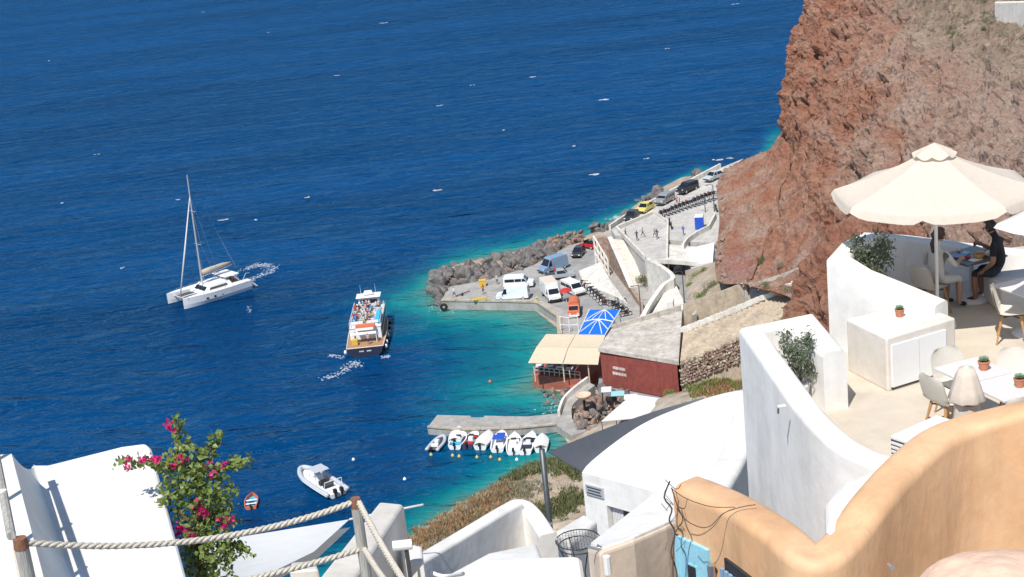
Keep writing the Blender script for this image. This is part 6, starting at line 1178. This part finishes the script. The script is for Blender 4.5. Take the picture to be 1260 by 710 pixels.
# ================================================================== TERRACE FURNITURE
def parasol(base, r, zr, za, n, phase, label, cloth, vent=True, drop=.15, sag=.025):
    t = thing('parasol', label, 'parasol', base); hz = zr - base[2]; ha = za - base[2]
    MB().tube([(0, 0, 0), (0, 0, ha - .02)], .028, 12).build('pole', 'white_paint', t, smooth=True); MB().lathe([(0, 0), (.28, 0), (.28, .05), (.06, .09), (.05, .25), (0, .25)], n=16).build('base', 'white_paint', t)
    for k in range(n):
        a0, a1 = phase + 2 * math.pi * k / n, phase + 2 * math.pi * (k + 1) / n; rows = []
        A_, B_ = Vector((r * math.cos(a0), r * math.sin(a0), hz)), Vector((r * math.cos(a1), r * math.sin(a1), hz)); T_ = Vector((0, 0, ha))
        for i in range(9):
            s_ = i / 8; r_ = []
            for j in range(9):
                u_ = j / 8; p = T_.lerp(A_.lerp(B_, u_), .02 + .98 * s_); p.z -= sag * math.sin(math.pi * u_) * s_ + .06 * math.sin(math.pi * s_); r_.append(p)
            rows.append(r_)
        val = []
        for q in range(1, 4):
            val.append([Vector((p.x * (1 + .012 * q), p.y * (1 + .012 * q), p.z - drop * q / 3 * (1 - .5 * abs(2 * j / 8 - 1) ** 6) + random.uniform(-.006, .006))) for j, p in enumerate(rows[-1])])
        MB().grid(rows + val).build('panel', cloth, t, smooth=True)
        MB().tube([T_ - Vector((0, 0, .14)), A_.lerp(T_, .5) - Vector((0, 0, .12)), A_ * .985 - Vector((0, 0, .05))], .009, 5).build('rib', 'white_paint', t)
    if vent:
        for k in range(n):
            a0, a1 = phase + 2 * math.pi * k / n, phase + 2 * math.pi * (k + 1) / n; R1 = .33; rows = []
            for i in range(6):
                s_ = i / 5; r_ = []
                for j in range(9):
                    u_ = j / 8; a = a0 + (a1 - a0) * u_; rad = R1 * s_ * (math.cos(math.pi / n) / math.cos((u_ - .5) * 2 * math.pi / n)); r_.append(Vector((rad * math.cos(a), rad * math.sin(a), ha + .07 - .15 * s_ - (.06 * math.sin(math.pi * u_) if i == 5 else 0))))
                rows.append(r_)
            MB().grid(rows).build('vent_panel', cloth, t, smooth=True)
    return t
pb_ = P(1154, 402, FZ); parasol((pb_[0], pb_[1], FZ), 1.5, 66.2, 66.83, 8, R_(247), 'big cream octagonal parasol shading the dining couple', 'canvas_cream')
cn = V3(P(1229, 272, 66.1)); parasol((cn.x + 1.55, cn.y - .1, FZ), 1.6, 66.1, 66.65, 4, R_(180), 'white square parasol beside the big cream parasol', 'canvas_white', False, .12)
# folded parasol in its cover
cp_ = V3(D(1190, 520, 17.4)); fp_ = thing('folded_parasol', 'closed beige parasol wrapped in its cover beside the white tables', 'parasol', (cp_.x, cp_.y, FZ)); top_ = 72 - CH + V3(D(1190, 444, 17.4)).z - FZ
mb = MB(); rows = []
for i, (rr_, zz) in enumerate(((.03, 1.0), (.09, .99), (.12, .90), (.17, .72), (.205, .60), (.20, .585), (.13, .60), (.135, .55), (.15, .40), (.165, .15), (.17, -.2))):
    rows.append([(rr_ * (1 + .09 * math.sin(k * 2.1) * (i > 1)) * math.cos(2 * math.pi * k / 24), rr_ * (1 + .09 * math.sin(k * 2.1) * (i > 1)) * math.sin(2 * math.pi * k / 24), top_ - .95 + zz * .95) for k in range(24)])
mb.grid(rows, closed=True); mb.build('cover', 'canvas_cream', fp_, smooth=True); MB().tube([(0, 0, 0), (0, 0, top_ + .01)], .03, 10).build('pole', 'white_paint', fp_); MB().tube([(.15 * math.cos(a), .15 * math.sin(a), top_ - .41) for a in np.linspace(0, 6.283, 20)], .012, 5).build('strap', 'pole_grey', fp_); MB().lathe([(0, 0), (.26, 0), (.26, .06), (0, .08)], n=16).build('base', 'white_paint', fp_)
# chair
ch = thing('chair', '-', 'chair', (0, 0, -50), 0, 'cream shell chairs on the terrace')
pr_c = smooth_line([(.24, 0, .435), (.12, 0, .455), (-.08, 0, .44), (-.19, 0, .47), (-.245, 0, .60), (-.285, 0, .74), (-.31, 0, .86)], 4); rows = []
for i, p in enumerate(pr_c):
    t = i / (len(pr_c) - 1); wd_ = (.225 + .02 * math.sin(math.pi * t)) * (1 if t < .82 else 1 - ((t - .82) / .18) ** 2 * .38) * (1 if t > .06 else .9); r_ = []
    for j in range(13):
        v_ = (j / 12) * 2 - 1; lift = .035 * abs(v_) ** 3; bk = .035 * abs(v_) ** 2 if t > .5 else 0; r_.append((p[0] + bk, wd_ * v_, p[2] + (lift if t < .55 else 0)))
    rows.append(r_)
mb = MB().grid(rows); mb.grid([[(x - .018 * (k / len(rows)), y, z - .02 * (1 - k / len(rows))) for x, y, z in r_] for k, r_ in enumerate(rows)]); mb.build('shell', 'chair_shell', ch, smooth=True)
for a in (-1, 1):
    for b in (-1, 1): MB().tube([(a * .13 - .02, b * .13, .43), (a * .21 - .02, b * .21, 0)], [.022, .012], 8).build('leg', 'wood', ch)
MB().tube([(-.15, -.13, .40), (.11, .13, .40)], .012, 5).build('brace', 'dark_metal', ch); MB().tube([(-.15, .13, .395), (.11, -.13, .395)], .012, 5).build('brace', 'dark_metal', ch)
KIDS[ch.name] = list(ch.children)
Tc = V3(P(1195, 314, 64.75)); S2 = V3(P(1147, 352, 64.45)); S1 = V3(P(1238, 340, 64.45))
def chairby(x, y, tgt):
    b = V3(P(x, y, FZ + .85)); dd_ = Vector((tgt.x - b.x, tgt.y - b.y, 0)).normalized(); return (b.x + dd_.x * .31, b.y + dd_.y * .31), math.atan2(dd_.y, dd_.x)
a_ = R_(19); u2_, v2_ = Vector((math.cos(a_), math.sin(a_), 0)), Vector((math.sin(a_), -math.cos(a_), 0)); t2L = V3(P(1148, 452, 64.75)); c2_ = t2L + u2_ * .34 + v2_ * .36
chairs = [(*chairby(1219, 352, V3(P(1300, 352, 64.85))), 'empty cream chair standing between the dark table and white table edge'), (*chairby(1162, 428, c2_), 'cream chair on the cabinet side of the twin white tables'), (*chairby(1142, 463, c2_ + u2_ * .1), 'cream chair with its back to the prow parapet'), (*chairby(1249, 428, c2_ + v2_ * .72 + u2_ * .2), 'cream chair behind the twin white tables beyond the potted succulents'), (*chairby(1262, 490, c2_ + v2_ * .72), 'cream chair mostly hidden by the ochre wall'), ((S2.x, S2.y, FZ), math.atan2(Tc.y - S2.y, Tc.x - S2.x), 'cream chair under the diner in pale clothes')]
for i, (p, a, lb) in enumerate(chairs):
    if i == 0: at(ch, (p[0], p[1], FZ), a); ch['label'] = lb
    else: dup(ch, (p[0], p[1], FZ), a, lb)
# tables
def table(c, a, w, d_, m, label, dark=False):
    t = thing('table', label, 'table', (c[0], c[1], FZ), a); MB().box((0, 0, .735), (w, d_, .03)).build('top', m, t, bevel=.006)
    MB().tube([(0, 0, .02), (0, 0, .72)], .035, 12).build('pedestal', 'table_white' if dark else 'white_paint', t, smooth=True); MB().lathe([(0, 0), (.28, 0), (.27, .03), (.12, .08), (.05, .14), (0, .14)], n=24).build('foot', 'table_white' if dark else 'white_paint', t, smooth=True); return t
tq = [V3(P(x, y, 64.75)) for x, y in ((1157, 313), (1183, 328), (1233, 315), (1205, 301))]; ta = math.atan2((tq[2] - tq[1]).y, (tq[2] - tq[1]).x); table(Tc, ta, (tq[2] - tq[1]).length, (tq[0] - tq[1]).length, 'table_dark', 'dark square dining table laid for the couple under the parasol', True)
table(c2_, a_, .68, .70, 'table_white', 'white table carrying the leafier potted succulent'); table(c2_ + v2_ * .72, a_, .68, .70, 'table_white', 'white table with small round succulent pot, joined to its twin')
c3 = V3(P(1268, 352, 64.75)); table(c3, R_(20), .75, .8, 'table_white', 'white table in sun beside the man in black')
# bench under the man
solid('bench', [(S1.x - .25, S1.y - .5, FZ + .44), (S1.x + 2.2, S1.y - .5, FZ + .44), (S1.x + 2.2, S1.y + .35, FZ + .44), (S1.x - .25, S1.y + .35, FZ + .44)], FZ - .01, 'plaster_cream', 'low plastered bench under the man in black', 'bench', bevel=.04)
# potted succulents
def succulent(c, s, label):
    t = thing('potted_succulent', label, 'plant', c); MB().lathe([(0, 0), (.045 * s, 0), (.062 * s, .085 * s), (.066 * s, .085 * s), (.066 * s, .10 * s), (.055 * s, .10 * s), (.05 * s, .085 * s), (0, .085 * s)], n=16).build('pot', 'terracotta', t); mb = MB()
    for k in range(26):
        a = k * 2.4; r = .02 + .0024 * k; h = .10 * s + (.075 - .002 * k) * s; d_ = Vector((math.cos(a), math.sin(a), .5 + .9 * (1 - k / 26))).normalized(); b = Vector((-math.sin(a), math.cos(a), 0)); p0_ = Vector((0, 0, .09 * s)); l = .075 * s; w_ = .018 * s; up_ = d_.cross(b)
        mb.add([p0_, p0_ + d_ * l * .6 + b * w_, p0_ + d_ * l, p0_ + d_ * l * .6 - b * w_, p0_ + d_ * l * .6 + up_ * w_ * .8], [(0, 1, 4), (1, 2, 4), (2, 3, 4), (3, 0, 4), (0, 3, 2, 1)])
    mb.build('leaves', 'succulent', t)
succulent(P(1107, 389, 64.795), 1.1, 'succulent in terracotta pot on the white cabinet'); z_ = FZ + .752; pA = c2_ + u2_ * .12 + v2_ * .08; succulent((pA.x, pA.y, z_), 1.2, 'leafy pale succulent in terracotta pot above the folded parasol'); pB = c2_ + v2_ * .80 + u2_ * .10; succulent((pB.x, pB.y, z_), 1.15, 'small round succulent in terracotta pot on the twin white table')
# table setting
def on_table(name, mbx, m, label, cat, dx, dy, smooth=True): p = Tc + Vector((dx, dy, 0)); o = mbx.build(name, m, None, smooth=smooth); at(o, (p.x, p.y, z_ + .001)); tag(o, label, cat)
pl_ = lambda r: MB().lathe([(0, 0), (r * .6, 0), (r, .018), (r * .98, .024), (r * .6, .008), (0, .008)], n=20)
on_table('plate', pl_(.12), 'white_paint', 'white plate in front of the man in black', 'plate', .17, -.03); on_table('plate', pl_(.12), 'shutter_blue', 'blue plate in front of the diner in pale clothes', 'plate', -.2, -.02)
on_table('bread_basket', MB().lathe([(0, 0), (.07, 0), (.10, .07), (.09, .075), (.06, .03), (0, .03)], n=14), 'wood', 'brown woven bread basket on the dark table', 'basket', .06, -.2); on_table('menu_card', MB().box((0, 0, .003), (.2, .14, .004), .4), 'white_paint', 'white paper menu lying on the dark table edge', 'menu', -.02, -.28, False)
on_table('napkin', MB().box((0, 0, .012), (.16, .13, .02), .7, top=(.7, .6)), 'sky_blue_paint', 'crumpled pale blue napkin on the dark table', 'napkin', -.06, .12, False)
gl_ = lambda: MB().lathe([(0, 0), (.03, 0), (.035, .1), (.033, .1), (.028, .008), (0, .008)], n=12)
for dx, dy, lb in ((.26, .12, 'water glass beside the raised hand on the dark table'), (-.12, .24, 'water glass on the parapet side of the dark table'), (.22, -.17, 'water glass beside the bread basket')): on_table('glass', gl_(), 'lamp_lens', lb, 'glass', dx, dy)
on_table('sauce_bowl', MB().lathe([(0, 0), (.03, 0), (.05, .035), (.045, .035), (.025, .01), (0, .01)], n=12), 'red_paint', 'small red sauce bowl beside the blue plate', 'bowl', -.1, -.14)
# ---- the two diners
def diner(S, name_label, mats, arms, lean, headtilt, scale=1.0, hairmat='hair', style='short'):
    a = math.atan2(Tc.y - S.y, Tc.x - S.x); lx = lean
    J = {'hip': (0, 0, .10, .15, .125), 'waist': (.03 + lx * .35, 0, .28, .135, .11), 'chest': (.05 + lx * .8, 0, .50, .165, .12), 'neck': (.06 + lx * 1.05, 0, .66, .052), 'jaw': (.085 + lx * 1.2 + headtilt * .4, 0, .735 - headtilt * .1, .070, .066), 'head': (.085 + lx * 1.25 + headtilt, 0, .80 - headtilt * .3, .094, .080), 'top': (.07 + lx * 1.25 + headtilt, 0, .865 - headtilt * .35, .075, .068)}
    E_ = [('hip', 'waist'), ('waist', 'chest'), ('chest', 'neck'), ('neck', 'jaw'), ('jaw', 'head'), ('head', 'top')]; rg = dict(zip(E_, (0, 0, 0, 1, 1, 1))); hands = []
    for sd, y in (('l', 1), ('r', -1)):
        el, ha = arms[sd]; J['sh' + sd] = (.05 + lx * .85, .19 * y, .555, .062); J['ab' + sd] = tuple(np.array(J['sh' + sd][:3]) * .45 + np.array(el) * .55) + (.053,); J['el' + sd] = (*el, .046); J['wr' + sd] = (*ha, .029)
        J['th' + sd] = (.14, .10 * y, .08, .095); J['kn' + sd] = (.46, .13 * y, .06, .066); J['cf' + sd] = (.46, .13 * y, -.14, .056); J['an' + sd] = (.44, .13 * y, -.36, .04); J['to' + sd] = (.60, .14 * y, -.415, .034)
        for p, q, r in (('chest', 'sh' + sd, 0), ('sh' + sd, 'ab' + sd, 0), ('ab' + sd, 'el' + sd, 1 if mats[5] else 0), ('el' + sd, 'wr' + sd, 1), ('hip', 'th' + sd, 2), ('th' + sd, 'kn' + sd, 2), ('kn' + sd, 'cf' + sd, 1), ('cf' + sd, 'an' + sd, 1), ('an' + sd, 'to' + sd, 3)): E_.append((p, q)); rg[(p, q)] = r
    me = skin_body('person', J, E_, rg, mats[:4], 2)
    # hands (palm and five bent fingers), nose and ears join the same mesh
    mb = MB()
    for sd, y in (('l', 1), ('r', -1)):
        el, ha = Vector(arms[sd][0]), Vector(arms[sd][1]); d_ = (ha - el).normalized(); sdv = d_.cross(Vector((0, 0, 1))).normalized(); dn = d_.cross(sdv).normalized(); dn = dn if dn.z < 0 else -dn
        mb.tube([ha - d_ * .01, ha + d_ * .03, ha + d_ * .075, ha + d_ * .09], [.026, .036, .038, .02], 8)
        for k, (o_, l) in enumerate(((-.027, .062), (-.009, .075), (.010, .072), (.028, .056))): b0 = ha + d_ * .075 + sdv * o_; mb.tube([b0, b0 + d_ * l * .55 + dn * .008, b0 + d_ * l * .85 + dn * .03], [.010, .009, .007], 6)
        b0 = ha + d_ * .025 - sdv * .03 * y; mb.tube([b0, b0 + d_ * .03 - sdv * .025 * y, b0 + d_ * .062 - sdv * .022 * y + dn * .015], [.012, .011, .008], 6)
    hd_ = Vector(J['head'][:3]); fx = .082; mb.tube([hd_ + Vector((fx - .01, 0, .0)), hd_ + Vector((fx + .018, 0, -.035)), hd_ + Vector((fx - .005, 0, -.042))], [.010, .014, .010], 6)
    for y in (-1, 1): mb.tube([hd_ + Vector((-.005, .078 * y, .015)), hd_ + Vector((-.012, .094 * y, -.005)), hd_ + Vector((0, .08 * y, -.035))], [.010, .016, .010], 6)
    bm = bmesh.new(); bm.from_mesh(me); tmp = bpy.data.meshes.new('t'); tmp.from_pydata(mb.v, [], mb.f); n0 = len(bm.faces); bm.from_mesh(tmp); bm.faces.ensure_lookup_table()
    for f in bm.faces[n0:]: f.material_index = 1; f.smooth = True
    bm.to_mesh(me); bm.free(); bpy.data.meshes.remove(tmp)
    o = bpy.data.objects.new('person', me); COL.objects.link(o); at(o, (S.x, S.y, FZ + .45), a); tag(o, name_label, 'person')
    # hair
    bm = bmesh.new(); bmesh.ops.create_icosphere(bm, subdivisions=4, radius=1); v = np.array([p.co for p in bm.verts]); w = v * np.array([.112, .098, .108]) * (1 + .06 * fbm(v * 4, 3, 8))[:, None]
    dele = [p for p, q in zip(bm.verts, v) if q[0] > .35 and q[2] < .45 or q[2] < -.75]
    for p, q in zip(bm.verts, w): p.co = q
    bmesh.ops.delete(bm, geom=dele, context='VERTS'); hm = bpy.data.meshes.new('hair'); bm.to_mesh(hm); bm.free(); hm.materials.append(M[hairmat]); hm.polygons.foreach_set('use_smooth', [True] * len(hm.polygons)); h = bpy.data.objects.new('hair', hm); COL.objects.link(h); h.parent = o; h.location = hd_ + Vector((-.012, 0, .028))
    if style == 'bun': MB().lathe([(0, -.06), (.045, -.03), (.058, 0), (.045, .035), (0, .06)], n=14).build('hair_bun', hairmat, o, smooth=True).location = hd_ + Vector((-.12, 0, .03)); MB().tube([hd_ + Vector((-.09, 0, -.02)), hd_ + Vector((-.13, .01, -.12)), hd_ + Vector((-.12, .02, -.26))], [.05, .06, .03], 8).build('hair_tail', hairmat, o, smooth=True)
    return o, J
man, _ = diner(S1, 'man in black T-shirt bending over the dark dining table', ['shirt_black', 'skin_dark', 'shorts', 'black', 'hair', True], {'l': ((.10, .30, .30), (.30, .20, .12)), 'r': ((.28, -.24, .34), (.42, -.08, .47))}, .10, .06)
wom, _ = diner(S2, 'diner in pale clothes reaching across the dark table, seen from behind', ['dress_cream', 'skin', 'dress_cream', 'black', 'hair', False], {'l': ((.16, .30, .28), (.36, .20, .32)), 'r': ((.24, -.26, .33), (.46, -.16, .36))}, .06, .03, hairmat='hair_brown', style='bun')
w = Matrix.Translation(man.location) @ Matrix.Rotation(man.rotation_euler.z, 4, 'Z') @ Vector((.50, -.03, .49)); ph = MB().box((0, 0, 0), (.012, .15, .075), man.rotation_euler.z).build('phone', 'black', None, bevel=.004); ph.location = w; tag(ph, 'dark phone held up by the man in black', 'phone')
# ================================================================== PLANTS
def hit(x, y):
    d_ = ray(x, y); t = 20.0
    while t < 330:
        p = CC + d_ * t
        if p[2] <= tz(p[0], p[1]): return p
        t += .5
    return None
# olive in its pot
c = Vector((3.80, 19.30, 0)); ol = thing('potted_olive', 'small olive bush in a white pot inside the prow parapet', 'plant', (c.x, c.y, FZ)); MB().lathe([(0, 0), (.10, 0), (.14, .28), (.15, .28), (.15, .31), (.13, .31), (.12, .27), (0, .27)], n=20).build('pot', 'white_paint', ol)
for k in range(7): a = k * .9; MB().tube([(0, 0, .25), (.04 * math.cos(a), .04 * math.sin(a), .42), (.17 * math.cos(a), .17 * math.sin(a), .68)], [.014, .010, .004], 6).build('branch', 'bark', ol)
mb = MB(); pts = []
for k in range(40):
    a = random.uniform(0, 6.28); e = Vector((.22 * math.cos(a) * random.random() ** .5, .26 * math.sin(a) * random.random() ** .5, random.uniform(.46, .98)))
    for _ in range(34): pts.append(e + Vector((random.gauss(0, .045), random.gauss(0, .045), random.gauss(0, .05))))
leaves(mb, pts, .055, asp=.38); mb.build('crown', 'leaf_olive', ol)
c = V3(P(1074, 324, 65.2)) + Vector((-.1, -.1, 0)); o2_ = thing('olive_shrub', 'round olive shrub growing inside the corner parapet', 'shrub', (c.x + .1, c.y + .15, FZ))
for k in range(9): a = k * .7; MB().tube([(0, 0, 0), (.05 * math.cos(a), .05 * math.sin(a), .8), (.24 * math.cos(a), .22 * math.sin(a), 1.42)], [.02, .014, .005], 6).build('branch', 'bark', o2_)
mb = MB(); pts = []
for k in range(56):
    a = random.uniform(0, 6.28); e = Vector((.27 * math.cos(a) * random.random() ** .5, .25 * math.sin(a) * random.random() ** .5, random.uniform(.95, 1.62)))
    for _ in range(32): pts.append(e + Vector((random.gauss(0, .05), random.gauss(0, .05), random.gauss(0, .05))))
leaves(mb, pts, .06, asp=.4); mb.build('crown', 'leaf_olive', o2_)
MB().lathe([(0, .0), (.2, 0), (.26, .5), (.24, .5), (0, .45)], n=18).build('pot', 'concrete', o2_)
# bougainvillea
bg0 = V3(D(252, 735, 12.6)); bv = thing('bougainvillea', 'bougainvillea with magenta flowers spilling beside the white roof', 'shrub', bg0); bz = bv.location
def bpt(x, y, j=.0): return V3(D(x, y, 12.6 + random.uniform(-j, j)))
BC = [(215, 573, 20), (232, 568, 22), (250, 580, 20), (225, 592, 24), (245, 600, 28), (262, 598, 24), (274, 610, 20), (215, 610, 18), (235, 622, 26), (258, 625, 24), (240, 640, 26), (262, 648, 22), (250, 665, 26), (268, 672, 22), (238, 685, 26), (262, 695, 26), (285, 680, 14), (245, 712, 28), (270, 712, 20), (205, 600, 12), (280, 625, 14), (228, 556, 14), (205, 575, 12)]
SH_ = [[(222, 570), (222, 550), (220, 532), (219, 517)], [(245, 575), (256, 558), (264, 545), (270, 538)], [(255, 585), (275, 575), (290, 570), (306, 565)], [(210, 575), (190, 571), (170, 569), (148, 568)], [(215, 605), (198, 622), (188, 632), (188, 655)], [(260, 632), (275, 638), (288, 640)], [(270, 675), (290, 672), (305, 680)]]
pts = []
for x, y, r in BC:
    for _ in range(int(r * r * .19)):
        a = random.uniform(0, 6.28); q = math.sqrt(random.random()) * r; pts.append(bpt(x + q * math.cos(a), y + q * math.sin(a), .22))
for l in SH_:
    ln_ = smooth_line([bpt(*p, .05) for p in l], 8); MB().tube(ln_, [.012 - .009 * i / len(ln_) for i in range(len(ln_))], 5).build('shoot', 'bark', bv, bz)
    for p in ln_:
        for _ in range(5): pts.append(V3(p) + Vector((random.gauss(0, .03), random.gauss(0, .04), random.gauss(0, .03))))
mb = MB(); leaves(mb, pts, .054, asp=.72, up=.8); mb.build('foliage', 'leaf_green', bv, bz)
for k in range(6): MB().tube(smooth_line([bg0 + Vector((random.gauss(0, .05), 0, 0)), bpt(240 + random.uniform(-8, 15), 680), bpt(235 + random.uniform(-20, 30), 620)], 5), .014, 6).build('stem', 'bark', bv, bz)
fl_pts = [(212, 518, 2), (217, 523, 3), (165, 561, 2), (181, 559, 2), (163, 570, 2), (193, 559, 4), (198, 560, 4), (227, 558, 4), (232, 560, 4), (216, 568, 3), (262, 566, 3), (278, 567, 3), (266, 577, 2), (240, 618, 2), (252, 621, 4), (255, 626, 4), (248, 616, 3), (288, 633, 4), (280, 640, 3), (228, 643, 4), (235, 647, 4), (224, 650, 4), (240, 652, 3), (275, 633, 2), (219, 640, 2)]
for x, y, n_ in fl_pts:
    mb = MB(); leaves(mb, [bpt(x + random.gauss(0, 2.6), y + random.gauss(0, 2.4), .03) + Vector((0, -.16, .03)) for _ in range(n_ * 5)], .036, asp=.85, up=.4); mb.build('flower_cluster', 'leaf_pink', bv, bz)
# ground cover on the cove slope
def tufts(name, m, region, n, h, blades=9, rad=.35, wide=.05):
    mb = MB(); k = 0
    for _ in range(n):
        x, y = region(); p = hit(x, y)
        if p is None: continue
        z0 = tz(p[0], p[1])
        for _ in range(blades):
            a = random.uniform(0, 6.28); r = rad * random.random() ** .7; b = Vector((p[0] + r * math.cos(a), p[1] + r * math.sin(a), z0 - .05)); hh = h * random.uniform(.5, 1.2); t = b + Vector((random.gauss(0, .35) * hh, random.gauss(0, .35) * hh, hh)); s_ = Vector((math.cos(a + 1), math.sin(a + 1), 0)) * wide; mb.add([b - s_, b + s_, t], [(0, 1, 2)])
    kind(mb.build(name, m), 'stuff')
def band(pts_, w):                                              # random pixel near a polyline
    def f():
        i = random.randrange(len(pts_) - 1); t = random.random(); a, b = pts_[i], pts_[i + 1]; return a[0] + (b[0] - a[0]) * t + random.gauss(0, w * 1.4), a[1] + (b[1] - a[1]) * t + random.gauss(0, w)
    return f
tufts('dry_shrubs', 'dry_rust', band([(512, 668), (545, 652), (580, 640), (605, 618), (625, 600)], 7), 420, .42, 16, .55, .09); tufts('dry_grass', 'dry_grass', band([(520, 655), (560, 630), (600, 606), (650, 592)], 8), 300, .35, 14, .5, .06)
tufts('green_scrub', 'shrub_green', band([(615, 590), (650, 578), (690, 572), (715, 585)], 5), 330, .5, 18, .6, .10); tufts('grey_scrub', 'shrub_grey', band([(530, 668), (570, 645), (620, 612), (660, 602)], 7), 260, .4, 16, .5, .09); tufts('low_scrub', 'shrub_green', band([(655, 640), (690, 625), (720, 612)], 6), 200, .5, 16, .5, .09)
tufts('slope_scrub', 'shrub_lime', band([(852, 476), (868, 462), (890, 458), (905, 470)], 8), 420, .6, 14, .5, .09); tufts('slope_dry_scrub', 'dry_rust', band([(860, 484), (890, 478), (912, 470)], 5), 160, .5, 12, .5, .08); tufts('low_dry_grass', 'dry_grass', band([(600, 640), (660, 620), (710, 600)], 12), 200, .25, 10, .6, .05)
# shrubs on the cliff and at its foot
def shrub(c, r, m, label, n=500): o = thing('shrub', label, 'shrub', (c[0], c[1], c[2] - .1)); mb = MB(); leaves(mb, blob_pts((0, 0, .1), r, n), .16 * r ** .5, asp=.5); mb.build('foliage', m, o); MB().tube([(0, 0, -.3), (0, 0, r * .35)], .05, 5).build('stem', 'bark', o)
eb = [P(843, 333, 5.0), P(880, 322, 7.2), P(915, 342, 9.5), P(900, 356, 8.6), P(862, 372, 6.2), P(846, 374, 5.0)]; solid('earth_bank', eb, 1, 'hillside', struct=True)
for x, y, z, r, m, lb in ((858, 342, 5.6, 1.6, 'shrub_lime', 'lime green shrub below the cream house'), (852, 352, 5.2, 1.3, 'shrub_lime', 'low lime green bush beside the slim post'), (870, 360, 6.4, 1.6, 'shrub_green', 'dark green bush at the top of the tan wall'), (884, 352, 7.2, 1.5, 'shrub_green', 'green bush against the pink rock foot'), (862, 366, 6.2, 1.3, 'leaf_green', 'dark leafy bush behind the tan wall end'), (900, 346, 8.6, 1.0, 'shrub_grey', 'grey green bush at the bend of the upper wall'), (868, 333, 6.4, 1.1, 'shrub_lime', 'bright green bush touching the cream house')):
    shrub(P(x, y, z), r, m, lb)
shrub(P(855, 362, 5.4), 1.0, 'plaster_pink', 'pink flowering bush between the green bushes', 260)
cc_ = P(843, 490, 4.5); shrub(P(823, 485, 3.2), 1.3, 'shrub_lime', 'yellow green bush at the corner of the red house')
p = P(796, 340, 3.0); shrub((p[0], p[1], 2.4), 2.0, 'shrub_green', 'sprawling green bush at the foot of the cream staircase', 700)
p = P(806, 345, 3.0); shrub((p[0], p[1], 2.2), 1.6, 'shrub_grey', 'grey green scrub beside the curling ramp wall', 500)
for uu, zz, r, m, lb in ((3.25, .42, 1.1, 'shrub_green', 'green tuft clinging to the red slope above the pink rock'), (1.5, .93, 1.3, 'shrub_grey', 'pale shrub at the rockfall net on the slope shoulder'), (4.4, .2, 1.4, 'shrub_grey', 'grey shrub low on the red slope'), (4.75, .35, 1.5, 'shrub_grey', 'grey shrub beside the cliff path wall'), (4.0, .15, 1.2, 'shrub_green', 'green shrub at the foot of the long cable'), (3.6, .5, .8, 'shrub_grey', 'tiny grey shrub beside the long cable')):
    shrub(cliff_pt(uu, zz), r, m, lb)
mb = MB()
for _ in range(260):
    c = cliff_pt(random.uniform(2.6, 5.6), random.uniform(2.0, 2.75)); leaves(mb, blob_pts(c, random.uniform(.5, 1.5), 90), .2, asp=.5)
kind(mb.build('clifftop_scrub', 'shrub_grey'), 'stuff')
mb = MB()
for _ in range(60):
    c = cliff_pt(random.uniform(2.9, 5.8), random.uniform(2.0, 2.9)); leaves(mb, blob_pts(c, random.uniform(.6, 1.5), 110), .2, asp=.5)
kind(mb.build('clifftop_green_scrub', 'shrub_green'), 'stuff')
# long cable and rockfall net
def lift(p, s=.5): return V3(p) + Vector((-.6, -.7, .35)) * s
cb_pts = [lift(cliff_pt(2.15 + 1.75 * t, .97 - .95 * t)) for t in np.linspace(0, 1, 14)]; cbl = thing('cliff_cable', 'dark cable on posts running down the red slope', 'cable', cb_pts[-1]); MB().tube(cb_pts, .09, 5).build('cable', 'rust', cbl, cbl.location)
for i in (0, 4, 8, 12): MB().tube([cb_pts[i] - Vector((0, 0, 1.2)), cb_pts[i] + Vector((0, 0, 1.0))], .09, 6).build('post', 'rust', cbl, cbl.location)
npt = [lift(cliff_pt(1.0 + 1.1 * t, 1.0), .3) for t in np.linspace(0, 1, 8)]; net = thing('rockfall_net', 'thin wire rockfall net on posts at the cliff shoulder', 'net', npt[0])
for p in npt: MB().tube([p - Vector((0, 0, .5)), p + Vector((0, 0, 2.6))], .05, 5).build('post', 'rust', net, net.location)
for k in range(9): MB().tube([p + Vector((0, 0, .3 * k)) for p in npt], .012, 3).build('wire', 'dark_metal', net, net.location)
